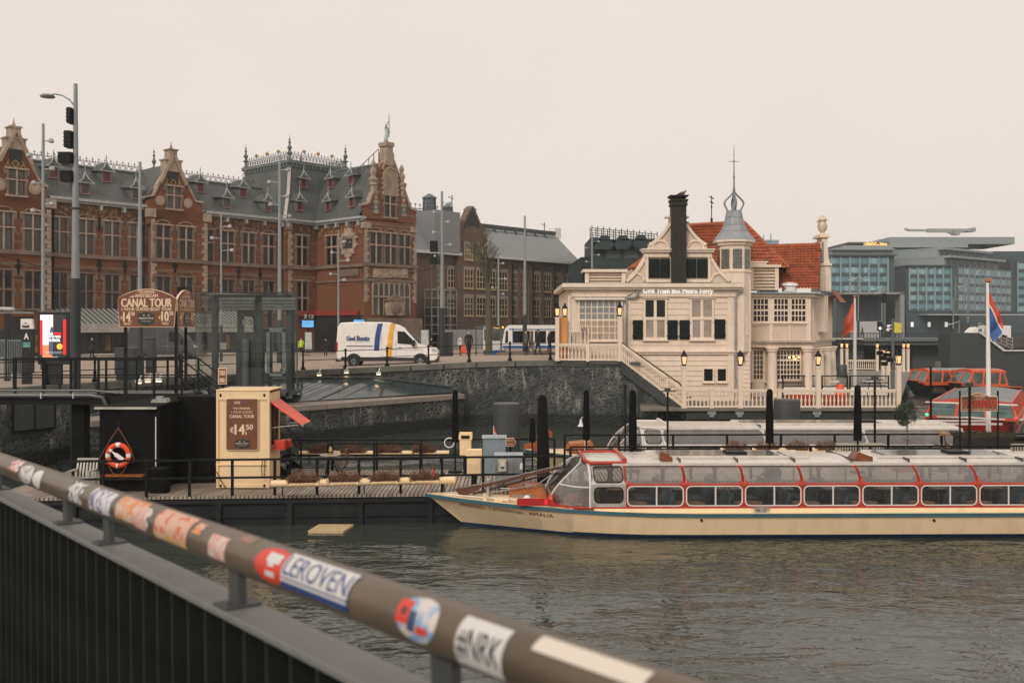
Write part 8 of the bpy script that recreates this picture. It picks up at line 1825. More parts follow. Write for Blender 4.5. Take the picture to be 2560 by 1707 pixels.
def van(lab,name,loc_,rz,L,body,win,extra,H=2.62):
 t=T(name,lab,'van',loc_,rz);W_=1.98
 side=[(.05,.42),(L-.25,.36),(L-.02,.50),(L,.95),(L-.12,1.12),(L-1.12,1.36),(L-1.98,2.30),(L-2.35,2.50),(L-3.0,H-.02),(1.2,H),(.25,H-.05),(.08,H-.3),(.0,1.3)]
 b=B();n=len(side);rows=[]
 for y,ins in((-W_/2,.0),(-W_/2+.0,.0),(W_/2,0)):pass
 def inset(z_):return 0 if z_<1.3 else .10*(z_-1.3)/(H-1.3)
 for sg in(-1,1):rows.append([(x,sg*(W_/2-inset(z_)),z_)for x,z_ in side])
 b.poly(rows[0]+rows[1],[tuple(range(n)),tuple(reversed(range(n,2*n)))]+[(i,i+n,(i+1)%n+n,(i+1)%n)for i in range(n)]);b.build('body',body,t,bevel=.07,smooth=True)
 def sp(x,z_,off=.012,sg=-1):return(x,sg*(W_/2-inset(z_)+off),z_)
 b=B();b.face([sp(L-2.40,1.42),sp(L-1.42,1.34),sp(L-1.30,1.44),sp(L-2.0,2.12),sp(L-2.42,2.14)]);b.build('side_window',PANE,t)
 b=B();b.poly([(L-1.17,-.80,1.40),(L-1.17,.80,1.40),(L-1.97,.74,2.30),(L-1.97,-.74,2.30)],[(0,1,2,3)]);o=b.build('windscreen',mat('windscreen_grey',(.16,.17,.17),.1),t);o.location=(.03,0,.03)
 b=B();
 for sg in(-1,1):b.poly([sp(.3,.36,.03,sg),sp(L-.5,.36,.03,sg),sp(L-.5,.56,.03,sg),sp(.3,.62,.03,sg)],[(0,1,2,3)]);
 b.box(L-.5,L+.02,-W_/2+.05,W_/2-.05,.30,.62);b.box(-.04,.15,-W_/2+.05,W_/2-.05,.32,.5);b.build('bumpers',mat('van_plastic',(.022,.022,.022),.6),t)
 for x in(1.05,L-1.05):
  for sg in(-1,1):b=B();b.prism([(x+.47*math.cos(a),.36+.47*math.sin(a))for a in[math.pi*k/10 for k in range(11)]],sg*(W_/2+.004)-.01,sg*(W_/2+.004)+.01);b.build('wheel_arch',MATS['van_plastic'],t)
 wheelset(t,[(1.05,-W_/2+.08,.35),(L-1.05,-W_/2+.08,.35)],.36);wheelset(t,[(1.05,W_/2-.08,.35),(L-1.05,W_/2-.08,.35)],.36)
 b=B();b.box(-.02,.10,-W_/2-.01,-W_/2+.12,.95,1.5);b.build('tail_light',mat('tail_red',(.35,.01,.01),.25),t);b=B();b.prism([(L-.35,.92),(L-.03,.88),(L-.12,1.08),(L-.42,1.14)],-W_/2-.006,-W_/2+.3);b.build('headlight',mat('lens_clear',(.45,.46,.46),.1),t)
 b=B();b.box(L-1.55,L-1.35,-W_/2-.25,-W_/2,1.25,1.62);b.build('mirror',MATS['van_plastic'],t,bevel=.03);b=B();b.box(L-3.0,L-2.78,-W_/2-.03,-W_/2,1.13,1.17);b.box(L-2.35,L-2.15,-W_/2-.03,-W_/2,1.13,1.17);b.box(.6,2.2,-W_/2-.022,-W_/2,1.24,1.28);b.build('handles',GREYD,t)
 b=B()
 for x in(L-2.50,L-3.35):b.face([sp(x,.62,.006),sp(x+.015,.62,.006),sp(x+.015,2.3,.006),sp(x,2.3,.006)])
 b.face([sp(.3,1.02,.006),sp(L-.9,1.02,.006),sp(L-.9,1.035,.006),sp(.3,1.035,.006)]);b.build('panel_gaps',mat('gap_grey',(.30,.29,.28),.6),t)
 return t,sp,W_
VP=mat('van_white',(.80,.77,.73),.25,var=.03,dirt=(.5,.46,.4),dscale=1,damt=.3)
pv=W(846,917,60.5);zv=zs(pv.x,60.8)+.0
t,sp,W_=van('white panel van with blue and yellow stripes on the square','panel_van',(pv.x,60.5,3.17),R(2),6.05,VP,PANE,None,2.70)
for x,m in((2.25,mat('stripe_blue',(.02,.06,.22),.35)),(3.0,mat('stripe_yellow',(.75,.38,.02),.35))):
 b=B();z1=2.60;z0=.98 if x<2.5 else .60;n=8;
 for i in range(n):a,c=lerp(z0,z1,i/n),lerp(z0,z1,(i+1)/n);d0,d1=.22*((a-z0)/(z1-z0))**2,.22*((c-z0)/(z1-z0))**2;b.face([sp(x+d0,a,.01),sp(x+.30+d0,a,.01),sp(x+.30+d1,c,.01),sp(x+d1,c,.01)])
 b.build('stripe',m,t)
text('Geel',.62,1.12,1.58,1.86,-W_/2-.012,MATS['stripe_blue'],t,bold=.02,shear=.15);text('Bonitz',1.24,1.98,1.58,1.86,-W_/2-.012,MATS['stripe_blue'],t,bold=.02,shear=.15)
b=B();b.beam((1.16,-W_/2-.01,1.5),(1.24,-W_/2-.01,1.95),.03,.02);b.build('logo_stroke',MATS['stripe_yellow'],t)
pv=W(318,876,79);van('dark grey delivery van near the station shops, behind the tour sign','delivery_van',(pv.x,80,zs(pv.x,80)),R(-3),5.8,mat('van_dark',(.035,.04,.042),.3),PANE,None,2.6)
YT=101;xt=X(1258,YT);tz=zs(4,YT)+.05;tr=T('tram','white and blue tram halted behind the walking group','tram',(xt,YT,tz));L=24;zt=Z(813.8,YT)-tz;hz_=lambda py:Z(py,YT)-tz;hx_=lambda px:X(px,YT)-xt
prof=[(0,hz_(856)),(0,hz_(848)),(hx_(1260),hz_(838)),(hx_(1264),hz_(822)),(hx_(1270),zt-.06),(hx_(1275),zt),(L,zt),(L,hz_(865)),(.6,hz_(865)),(0,hz_(862))]
b=B();b.prism(prof,0,2.5);b.build('body',mat('tram_white',(.72,.70,.67),.3,var=.03),tr,bevel=.05)
b=B();b.prism([(-.03,hz_(870)),(L,hz_(872)),(L,hz_(861)),(-.03,hz_(864))],-.02,2.52);b.build('skirt',mat('tram_blue',(.01,.09,.27),.35),tr)
b=B();b.box(hx_(1273),L,-.025,-.005,hz_(824.5),hz_(822));b.box(hx_(1281),hx_(1283),-.025,-.005,hz_(856),hz_(820));b.build('blue_line',MATS['tram_blue'],tr)
for a,c in((1260,1270),(1282,1307.5),(1312,1333),(1337,1365),(1372,1400)):b=B();b.face([(hx_(a)-(0 if a>1261 else-.1),-.02,hz_(857)),(hx_(c),-.02,hz_(857)),(hx_(c),-.02,hz_(827)),(hx_(a)+(.0 if a>1261 else .2),-.02,hz_(827))]);b.build('window',PANE,tr)
b=B();b.beam((hx_(1362),1.2,zt),(hx_(1353),1.2,hz_(794)),.12);b.beam((hx_(1353),1.2,hz_(794)),(hx_(1362),1.2,hz_(782)),.08);b.box(hx_(1352),hx_(1374),.5,2,zt,zt+.2);b.build('pantograph',GREYD,tr)
t2=T('bus','tram or bus front with lit orange destination text, left of the white tram','bus',(X(1208,104),104,zs(2,104)));ox=X(1208,104);qz=lambda py:Z(py,104)-t2.location.z;qx=lambda px:X(px,104)-ox
b=B();b.box(0,qx(1262),0,8,.3,qz(815));b.build('body',mat('bus_white',(.55,.54,.52),.35),t2,bevel=.08);b=B();b.box(.1,qx(1260),-.04,0,qz(851),qz(824));b.build('windscreen',mat('bus_glass',(.07,.075,.07),.1,var=.6,scale=1),t2);b=B();b.box(qx(1210),qx(1262),-.06,-.02,qz(823.5),qz(813.5));b.build('destination_box',BLACK,t2);b=B();b.box(qx(1211.5),qx(1224.5),-.09,-.06,qz(822),qz(815));b.build('lit_number',mat('number_glow',(.35,.75,.9),.4,emit=1.0),t2);text('4 Station RAI',qx(1231),qx(1259),qz(821),qz(815.5),-.08,mat('led_orange',(1,.5,.08),.4,emit=1.6),t2,bold=.04);b=B();b.box(0,qx(1262),-.02,8,.1,.5);b.build('skirt',MATS['tram_blue'],t2)
SKIN=mat('skin',(.50,.29,.20),.6,var=.05)
def person(lab,p,H=1.76,rz=0,top=None,legs=None,hair=None,lean=0.0,stride=.0,arm='down',prop=None,coat=False):
 s_=H/1.76;me=bpy.data.meshes.new('person');st=stride
 V=[(0,0,.95),(0,.01,1.12),(0,.0+lean*.3,1.30),(0,lean*.6,1.45),(0,lean*.75,1.52),(0,lean*.8-.01,1.62),(0,lean*.85,1.71)]
 Rd=[.155,.14,.16,.12,.055,.085,.07];E=[(i,i+1)for i in range(6)]
 for sg in(-1,1):
  f=st*sg;n=len(V);V+=[(.09*sg,0,.9),(.10*sg,f*.45,.50),(.10*sg,f*.8+(.08 if f<0 else 0),.09),(.10*sg,f*.8-.14,.035)];Rd+=[.10,.072,.048,.04];E+=[(0,n),(n,n+1),(n+1,n+2),(n+2,n+3)]
  n=len(V)
  if arm=='bent' and sg>0:A_=[(.19,lean*.5,1.42),(.25,.02,1.15),(.16,-.26,1.18),(.13,-.33,1.20)]
  elif arm=='phone' and sg>0:A_=[(.19,lean*.5,1.42),(.28,-.05,1.2),(.14,-.12,1.46),(.11,-.12,1.54)]
  else:A_=[(.19*sg,lean*.5,1.42),(.25*sg,.05-f*.2,1.15),(.25*sg,-.02-f*.4,.90),(.25*sg,-.04-f*.42,.80)]
  V+=A_;Rd+=[.075,.06,.045,.035];E+=[(3,n),(n,n+1),(n+1,n+2),(n+2,n+3)]
 me.from_pydata([Vector(v)*s_ for v in V],E,[]);o=bpy.data.objects.new('tmp',me);C.objects.link(o);md=o.modifiers.new('s','SKIN');sk=me.skin_vertices[0].data
 for i,r_ in enumerate(Rd):k=r_*s_*(1.12 if coat and i<3 else 1);sk[i].radius=(k,k*(.8 if i<4 else 1));
 sk[0].use_root=True;sb=o.modifiers.new('u','SUBSURF');sb.levels=1
 dg=bpy.context.evaluated_depsgraph_get();m2=bpy.data.meshes.new_from_object(o.evaluated_get(dg));bpy.data.objects.remove(o)
 for m in(SKIN,top,legs,hair or mat('hair_dark',(.025,.018,.014),.8),mat('shoe',(.02,.02,.02),.7)):m2.materials.append(m)
 for f in m2.polygons:
  c=f.center/s_;k=0
  if c.z<.09:k=4
  elif c.z<(.62 if coat else .93)and abs(c.x)<.2:k=2
  elif c.z<1.53 and not(abs(c.x)>.2 and c.z<.85):k=1
  elif c.z>1.53:k=3 if(c.z>1.70 or c.y>lean*.8+.02)else 0
  if arm!='down' and c.y<-.27 and .7<c.z<1.6:k=0
  f.material_index=k
 m2.polygons.foreach_set('use_smooth',[True]*len(m2.polygons));ob=bpy.data.objects.new('person',m2);C.objects.link(ob);ob.location=(p[0],p[1],p[2]-.0);ob.rotation_euler=(0,0,rz);tag(ob,lab,'person')
 def part(nm,m,fn):b=B();fn(b);return b.build(nm,m,ob,smooth='all')
 part('nose',SKIN,lambda b:b.sphere((0,(lean*.8-.105)*s_,1.62*s_),.018,6));part('coat_hem' if coat else 'jacket_hem',top,lambda b:b.lathe([(.20*s_,(.60 if coat else .86)*s_),(.18*s_,1.05*s_),(.15*s_,1.2*s_)],n=12,sy=.72))
 if prop=='hat':part('hat',mat('hat_dark',(.03,.025,.02),.8),lambda b:b.lathe([(.17,1.68*s_),(.17,1.70*s_),(.10,1.71*s_),(.09,1.82*s_),(.02,1.83*s_)],(0,lean*.8,0),14))
 if prop=='cap':part('cap',mat('hat_dark',(.03,.025,.02),.8),lambda b:(b.sphere((0,lean*.8,1.69*s_),.10,10,sz=.8),b.box(-.07,.07,lean*.8-.19,lean*.8-.05,1.67*s_,1.69*s_)))
 return ob
def bag(lab,p,m,w_=.3,h_=.42):t=T('shopping_bag',lab,'bag',p);b=B();b.prism([(-w_/2,0),(w_/2,0),(w_*.4,h_),(-w_*.4,h_)],-.07,.07);b.build('bag_body',m,t,bevel=.02);b=B();b.tube([(-.08,0,h_),(-.05,0,h_+.13),(.05,0,h_+.13),(.08,0,h_)],.01,5);b.build('handles',m,t)
def pc(n,c):return mat(n,c,.85,var=.2,scale=6)
CB,CG,CN,CJ=pc('cloth_black',(.014,.014,.015)),pc('cloth_grey',(.16,.15,.135)),pc('cloth_navy',(.016,.022,.035)),pc('cloth_jeans',(.045,.07,.09))
def gp(px,Y):x=X(px,Y);return(x,Y,zs(x,Y))
e=math.pi/2
person('person in a black coat walking alone toward the tram stop, left of the bare tree',gp(1172,74),1.86,.3,CB,CB,stride=.12,coat=True);person('person in a white jacket with a red bag near the van bonnet',gp(1151,84),1.72,1,pc('cloth_white',(.6,.58,.55)),CB,stride=.15)
bag('red orange bag beside the person in the white jacket',Vector(gp(1159,83.8))+Vector((0,0,.25)),pc('bag_red',(.65,.10,.05)),.45,.6)
person('person in a dark coat on the left of the walking group by the white post',gp(1315,70),1.74,-e+.3,pc('cloth_brown_grey',(.09,.08,.075)),CB,stride=.1,coat=True);person('person in a grey jacket looking back, second of the walking group',gp(1327,69.6),1.80,-e,CG,pc('cloth_grey_trousers',(.10,.105,.10)),stride=.3)
person('person in a dark jacket and cap, third of the walking group',gp(1345,70.2),1.84,e,CN,pc('cloth_dark_green',(.02,.028,.024)),stride=.28,prop='cap');bag('pale plastic bag carried by the man in the cap',Vector(gp(1333,69.9))+Vector((0,0,.42)),pc('bag_pale',(.6,.52,.45)),.26,.5)
person('person in a black jacket and jeans holding a phone, rightmost of the walking group',gp(1374,70.5),1.80,e-.2,CB,CJ,stride=.22,arm='bent')
person('person in dark clothes on the phone before the station shops, right of the tall lamp',gp(230,78),1.7,.2,CB,CB,arm='phone',coat=True)
person('person in a beige coat and hat behind the glass lift corner',gp(731,84),1.75,-.6,pc('cloth_beige',(.40,.31,.24)),pc('cloth_beige2',(.30,.24,.19)),coat=True,prop='hat');person('person in a yellow and black safety jacket right of the beige coat',gp(753,96),1.78,.4,pc('cloth_hivis',(.45,.60,.04)),CB,lean=.15,arm='bent')
person('person in black with raised hand in the dark shop opening behind the van',gp(814,98),1.76,.5,CB,CN,arm='phone');person('person seen faintly in front of the pale boards right of the van bonnet',gp(1078,106),1.8,1.2,CB,CB,coat=True)
person('pedestrian with a red pack walking on the far bridge',(X(2159,141),141.5,Z(846,140)),1.75,e,pc('cloth_olive',(.07,.08,.03)),CB,stride=.2)
person('person in a dark blue sweater standing bent over inside the near boat',Vector((X(1932,27.3),27.3,.30)),1.60,e+.5,mat('sweater_blue',(.045,.085,.12),.9),CB,lean=-.22,arm='bent')
person('person with red and white mask crouching in the second bay of the near boat',Vector((X(1655,27.4),27.4,-.25)),1.60,e,pc('cloth_denim_dark',(.05,.07,.085)),CB,lean=-.25)
def bare(lab,px,Y,h,seed,r0=.2):
 t=T('bare_tree',lab,'tree',gp(px,Y));rnd=random.Random(seed);b=B()
 def grow(p,d,L_,r_,n):
  q=p+d*L_;m_=p.lerp(q,.5)+Vector((rnd.gauss(0,.03),rnd.gauss(0,.03),0))*L_;b.tube([p,m_,q],[r_,r_*.85,r_*.66],5 if n<3 else 3,cap=False)
  if n>=6:return
  for k in range(3 if n<5 else 4):a=(d+Vector((rnd.gauss(0,.42),rnd.gauss(0,.42),rnd.uniform(.0,.35)))).normalized();grow(q if k else m_,a,L_*rnd.uniform(.6,.85),r_*.6,n+1)
 b.tube([(0,0,0),(0,0,h*.42)],[r0*1.2,r0],8);tk_=b.build('trunk',mat('grey_bark',(.085,.08,.05),.9,var=.3),t,smooth=True);b=B();grow(Vector((0,0,h*.40)),Vector((0,0,1)),h*.22,r0*.7,0);b.build('crown',MATS['grey_bark'],t)
bare('bare leafless street tree with tall fine crown before the brown wing',1222,78,8.6,4,.24)
Ya=40.5;ad=T('advert_display','lit advertising display in a black frame, left','advert',(X(94,Ya),Ya,zs(X(94,Ya),Ya)));az=lambda py:Z(py,Ya)-ad.location.z;ax=lambda px:X(px,Ya)-X(94,Ya)
b=B();b.box(0,ax(173),0,.3,az(911),az(778));b.box(ax(110),ax(152),.08,.22,0,az(911));b.build('housing',mat('advert_black',(.008,.008,.009),.3),ad,bevel=.02);b=B();b.box(ax(174),ax(180),.0,.3,az(900),az(779));b.build('side_edge',GREYD,ad)
def E_(n,c,s_=.9):return mat('screen_'+n,c,.4,var=.03,emit=s_)
b=B();b.box(ax(101),ax(165),-.012,0,az(894),az(787));sc_=b.build('screen',E_('dark',(.02,.025,.03),.5),ad)
def sq(n,c,x0,x1,y0,y1,y=-.02,s_=.9):b=B();b.box(ax(x0),ax(x1),y,y+.006,az(y1),az(y0));b.build(n,E_(n,c,s_),sc_)
sq('white_area',(.72,.74,.75),101,133,787,866);sq('red_bar_left',(.75,.01,.02),101,107,800,886,-.026);sq('red_bar_right',(.75,.01,.02),159,166,799,886,-.026);sq('floor_orange',(.62,.20,.08),107,131,862,894,-.024);sq('red_block',(.7,.01,.02),134,153,831,838,-.03)
b=B();b.prism([(ax(123),az(886)),(ax(133),az(886)),(ax(134),az(845)),(ax(136),az(836)),(ax(133),az(818)),(ax(128),az(816)),(ax(124),az(836)),(ax(122),az(845))],-.034,-.028);b.build('figure',E_('figure_blue',(.08,.10,.16),.5),sc_);b=B();b.sphere((ax(132),-.036,az(817)),.045,10,sy=.2);b.build('figure_face',E_('face',(.55,.35,.28),.6),sc_)
b=B();b.prism([(ax(150)+.12*math.cos(a),az(866)+.12*math.sin(a))for a in[k*math.pi/10 for k in range(20)]],-.034,-.028);b.build('yellow_disc',E_('disc',(.75,.42,.06),.9),sc_)
WL=E_('letters',(.8,.8,.8),.9)
for s0,a,c,y0,y1 in(('MET EEN',113,133,831.5,838),('BELEEF JE MEER',112,153,839,846),('VOOR MINDER.',114,152,847,854)):text(s0,ax(a),ax(c),az(y1),az(y0),-.042,WL,sc_,bold=.05)
for s0,a,c,y0,y1 in(('Kijk op onze website voor de voorwaarden',111,157,878.5,880.5),('en alle acties bij jou in de buurt',112,154,882,884),('museum',130,145,891,893)):text(s0,ax(a),ax(c),az(y1),az(y0),-.042,WL,sc_)
Yt=41.5;tt=T('stop_totem','black tram stop totem with a white tram pictogram and letter A','sign',(X(54,Yt),Yt,zs(X(54,Yt),Yt)));mz=lambda py:Z(py,Yt)-tt.location.z;mx=lambda px:X(px,Yt)-X(54,Yt)
b=B();b.box(0,mx(77),0,.15,0,mz(822));b.build('column',MATS['advert_black'],tt);b=B();b.prism([(mx(52.5),mz(822)),(mx(84),mz(822)),(mx(81),mz(797)),(mx(52.5),mz(797))],-.03,.12);hd_=b.build('head_panel',WHITE,tt);text('A',mx(60.5),mx(71.5),mz(848),mz(833),-.01,WHITE,tt,bold=.03)
b=B();b.prism(rrect(mx(56.5),mx(74),mz(819),mz(810.5),.05),-.05,-.03);b.beam((mx(62),-.04,mz(808)),(mx(68),-.04,mz(806.5)),.02);b.build('tram_pictogram',MATS['advert_black'],hd_);b=B();b.box(mx(58),mx(73),-.06,-.05,mz(814),mz(811.5));b.build('pictogram_window',WHITE,hd_);b=B();b.box(mx(57),mx(76),-.01,0,mz(868),mz(855));b.build('map_panel',mat('map_teal',(.10,.28,.27),.5,var=.4,scale=8),tt)
sh_=T('stop_shelter','tram shelter with pale roof tube at the left edge','shelter',(X(-30,44),44,zs(X(-30,44),44)));hz2=lambda py:Z(py,44)-sh_.location.z;hx2=lambda px:X(px,44)-X(-30,44)
b=B();b.tube([(0,0,hz2(771)),(hx2(36),0,hz2(773))],.09,10);b.box(0,hx2(30),.1,2,hz2(783),hz2(778));b.build('roof',mat('shelter_pale',(.38,.38,.38),.4),sh_,smooth=True);b=B();b.box(hx2(10),hx2(18),0,.3,0,hz2(783));b.box(0,hx2(35),1.8,1.9,.3,hz2(790));b.build('wall',MATS['advert_black'],sh_)
for lab,px0,px1,py in(('striped steel crowd barrier leaning by the tram totem',19,54,851),('striped steel crowd barrier at the left photo edge',-20,12,850)):
 t=T('crowd_barrier',lab,'barrier',(X(px0,42.5),42.5,zs(X(px0,42.5),42.5)),group='crowd barriers by the shelter');w_=X(px1,42.5)-X(px0,42.5);h=Z(py,42.5)-t.location.z;b=B()
 for i in range(9):x=w_*i/8;b.tube([(x,0,.2),(x,0,h)],.014,5)
 for z_ in(.2,h):b.tube([(0,0,z_),(w_,0,z_)],.018,5)
 b.build('frame',mat('barrier_blue_grey',(.22,.28,.30),.4,.4),t)
for lab,px0,px1,py0,Y in(('dark utility box on the square behind the tour sign post',286,336,873,50),('dark utility box in front of the parked dark van',364,382,847,52),('dark round kiosk bin by the grey mast right of the tall speaker mast',1110,1132,832,84),('dark low planter box under the footbridge handrail, on the square',290,348,901,44)):
 t=T('utility_box',lab,'cabinet',gp(px0,Y));w_=X(px1,Y)-X(px0,Y);h=Z(py0,Y)-t.location.z;b=B();b.box(0,w_,0,.6,0,h);b.box(-.03,w_+.03,-.03,.63,h,h+.06);b.build('body',GREYD,t,bevel=.015)
for lab,px,Y,h in(('tall pale information board left of the walking person',1062,96,2.6),('white notice board on the dark shop wall under the blue screen',771,108,2.5),('lit white poster case behind the beige hat',733,100,2.6)):
 t=T('notice_board',lab,'notice board',gp(px,Y));b=B();b.box(-.45,.45,0,.12,.3,h);b.build('case',GREYD,t);b=B();b.box(-.36,.36,-.02,0,.6,h-.1);b.build('poster',mat('poster_pale',(.42,.44,.42),.5,var=.3,scale=2),t)
t=T('tram_shelter','green grey tram shelter with posts around the bare tree','shelter',gp(1188,86));w_=X(1255,86)-X(1188,86);b=B();b.box(0,w_,0,1.6,2.35,2.5)
for x in(0,w_*.45,w_-.15):b.box(x,x+.15,0,.2,0,2.4)
b.build('frame',mat('shelter_green_grey',(.09,.10,.085),.6),t)
A_=Vector((-2.61,5.10,HC-.687));Bv=Vector((-.4545,2.25,HC-.5607));d=(Bv-A_).normalized();pn=Vector((-d.y,d.x,0)).normalized()
if pn.y<0:pn=-pn
up=Vector((0,0,1));P0=A_-d*1.6;LEN=7.2
br=T('bridge_railing','grey bridge railing with a thick sticker covered round handrail in the foreground','railing',P0);ex=d;ey=pn;ez=ex.cross(ey)*-1 if ex.cross(ey).z<0 else ex.cross(ey)
def q(x,y,z_):return ex*x+ey*y+ez*z_
RAILM=mat('handrail_brown_grey',(.122,.092,.062),.36,.1,var=.22,scale=2,stretch=(1,1,1));BAND=mat('rail_grey_paint',(.17,.17,.16),.55,var=.08,scale=3,dirt=(.09,.09,.08),dscale=4,damt=.3);BARM=mat('rail_bar_dark',(.022,.025,.023),.6,spec=.2)
rr=.05
b=B();b.tube([q(i*.3,0,0)for i in range(25)],rr,40);b.build('handrail',RAILM,br,smooth=True)
b=B();zb_=-.140;WB=.056;b.poly([q(0,-WB,zb_),q(LEN,-WB,zb_),q(LEN,WB,zb_),q(0,WB,zb_),q(0,-WB,zb_-.02),q(LEN,-WB,zb_-.02),q(LEN,WB,zb_-.02),q(0,WB,zb_-.02)],[(0,1,2,3),(0,4,5,1),(3,2,6,7),(4,7,6,5)]);b.build('top_flat_bar',BAND,br,bevel=.004)
def along(px):
 k=(px-CX)/F;return(k*P0.y-P0.x)/(d.x-k*d.y)
for px in(-4,169,272,592,1112):
 s_=along(px);b=B();w_=.034
 for(x0,x1,y0,y1,z0,z1)in((s_-w_,s_+w_,-.012,.012,zb_,-rr+.01),(s_-w_*1.3,s_+w_*1.3,-.05,.05,zb_,zb_+.008)):
  b.poly([q(x,y,z_)for x,y,z_ in((x0,y0,z0),(x1,y0,z0),(x1,y1,z0),(x0,y1,z0),(x0,y0,z1),(x1,y0,z1),(x1,y1,z1),(x0,y1,z1))],[(0,3,2,1),(4,5,6,7),(0,1,5,4),(1,2,6,5),(2,3,7,6),(3,0,4,7)])
 b.build('bracket',mat('bracket_dark_grey',(.06,.065,.063),.5),br,bevel=.003)
src=None
for i in range(int(LEN/.135)):
 x=i*.135;
 if src is None:bb=B();bb.poly([q(a,y,z_)for a,y,z_ in((-.006,-.03,-1.05),(.006,-.03,-1.05),(.006,.03,-1.05),(-.006,.03,-1.05),(-.006,-.03,zb_-.02),(.006,-.03,zb_-.02),(.006,.03,zb_-.02),(-.006,.03,zb_-.02))],[(0,3,2,1),(4,5,6,7),(0,1,5,4),(1,2,6,5),(2,3,7,6),(3,0,4,7)]);src=bb.build('baluster',BARM,br);src.location=q(x,0,0)
 else:c=src.copy();C.objects.link(c);c.location=q(x,0,0)
b=B();b.poly([q(0,.05,-1.2),q(LEN,.05,-1.2),q(LEN,.05,zb_-.02),q(0,.05,zb_-.02)],[(0,1,2,3)]);b.build('infill_panel',mat('infill_black',(.006,.0065,.006),.85,spec=.08),br)
STX={58:(46,77),88:(72,114),124:(110,135),219:(199,244),283:(252,319),345:(318,398),388:(366,418),467:(418,520),527:(515,542),586:(561,613),718:(676,776),846:(735,946),1092:(1036,1158),1240:(1186,1330),1512:(1367,1666)}
def sticker(lab,px,half,t0,t1,m,shape='rect',marks=(),skew=0.0,rk=0,txt=None):
 s_=along(px);h0=half
 if px in STX:a,c=STX[px];s_=(along(a)+along(c))/2;half=abs(along(c)-along(a))/2*(.93 if px>1300 else .82)
 e=.0012;marks=[(u0*half/h0,u1*half/h0,ta,tb_,mm)for u0,u1,ta,tb_,mm in marks];b=B();n=14;rnd=random.Random(rk)
 def P_(u_,th,lift=0):a=R(th);return q(s_+u_,-math.sin(a)*(rr+e+lift),math.cos(a)*(rr+e+lift))
 for i in range(n):
  ta,tb_=lerp(t0,t1,i/n),lerp(t0,t1,(i+1)/n)
  def wd(t):
   f=(t-t0)/(t1-t0);k=1
   if shape=='oval':k=math.sqrt(max(0,1-(2*f-1)**2))
   if shape=='torn':k=.55+.45*abs(math.sin(f*7+rk))
   return half*k
  wa,wb=wd(ta),wd(tb_);sa,sb_=skew*(ta-t0)/90,skew*(tb_-t0)/90
  b.face([P_(-wa+sa,ta),P_(wa+sa,ta),P_(wb+sb_,tb_),P_(-wb+sb_,tb_)])
 o=b.build('sticker',m,br,smooth='all');o['label']=lab
 for k,(u0,u1,ta,tb_,mm)in enumerate(marks):
  g=B();
  for i in range(4):a,c=lerp(ta,tb_,i/4),lerp(ta,tb_,(i+1)/4);g.face([P_(u0,a,.0008+k*.0002),P_(u1,a,.0008+k*.0002),P_(u1,c,.0008+k*.0002),P_(u0,c,.0008+k*.0002)])
  g.build('print',mm,o,smooth='all')
 if txt:text(txt[0],-half*txt[2],half*txt[2],0,1,0,txt[1],o,fn=lambda x,z_:P_(x,lerp(txt[4],txt[3],z_),.0016))
 return o
def stk(n,c1,c2=None,sc=14,cut=.5):
 if 'stk_'+n in MATS:return MATS['stk_'+n]
 m,nt,bb=new_mat('stk_'+n);bb.inputs['Roughness'].default_value=.45
 if c2:
  no=N(nt,'ShaderNodeTexNoise',Scale=sc,Detail=3.0,Distortion=1.2);nt.links.new(coords(nt),no.inputs['Vector']);nt.links.new(ramp(nt,no.outputs[0],[(cut-.03,c1),(cut+.03,c2)]),bb.inputs[0])
 else:bb.inputs[0].default_value=tuple(c1)+(1,)
 return m
SW,SBK,SRD,SBL=stk('white',(.62,.60,.58)),stk('ink',(.03,.03,.04)),stk('red',(.62,.05,.03)),stk('blue',(.03,.07,.22))
worn=stk('worn',(.60,.58,.56),(.14,.12,.10),30,.56);purple=stk('violet_scribble',(.60,.58,.62),(.14,.14,.22),22,.54);orn=stk('orange_print',(.62,.22,.07),(.60,.42,.33),28,.5);pink=stk('pink_print',(.58,.30,.26),(.60,.48,.45),30,.5);yel=stk('yellow_print',(.60,.34,.08),(.58,.42,.30),26,.52)
S_=sticker
S_('small torn white and red sticker, first from the left',58,.03,10,80,stk('white_red',(.60,.56,.52),(.5,.07,.04),24,.55),'torn',rk=2);S_('half moon white sticker near the left end of the handrail',88,.045,20,125,worn,'oval');S_('second half moon white sticker near the left end',124,.04,25,125,SW,'oval')
S_('torn white scribbled sticker past the handrail joint',219,.05,20,115,stk('white_black',(.58,.57,.55),(.04,.04,.04),26,.52),'torn',rk=5);S_('white sticker with violet scribbles',283,.045,15,115,purple);S_('orange printed sticker',345,.05,10,105,orn,skew=.01);S_('torn white sticker overlapping the orange one',388,.035,30,115,pink,'torn',rk=3)
S_('orange and white printed sticker with a yellow lower edge',467,.055,5,120,stk('orange_white',(.60,.36,.26),(.55,.12,.04),26,.56),marks=((-.055,.055,96,120,yel),));S_('small faded orange scrap',527,.025,20,60,orn,'torn',rk=8);S_('pink and grey printed sticker above the bracket',586,.035,40,110,pink,skew=.005);S_('faded pale residue patch',640,.05,0,35,stk('residue',(.22,.16,.13),(.3,.14,.1),20),'torn',rk=4)
S_('round red sticker with white shapes',718,.062,15,118,SRD,'oval',marks=((-.02,.03,35,62,SW),(-.01,.012,62,72,SW),(-.015,.02,84,98,SW)))
mk=[(-.12,.12,22,100,SW)]
sl=S_('long white and blue sticker with bold block letters',846,.125,14,112,SBL,marks=[(-.122,.122,16,84,SW),(-.122,.122,88,95,SW),(-.122,.122,100,110,SBL)],txt=('LEROVEN',SBL,.92,26,78))
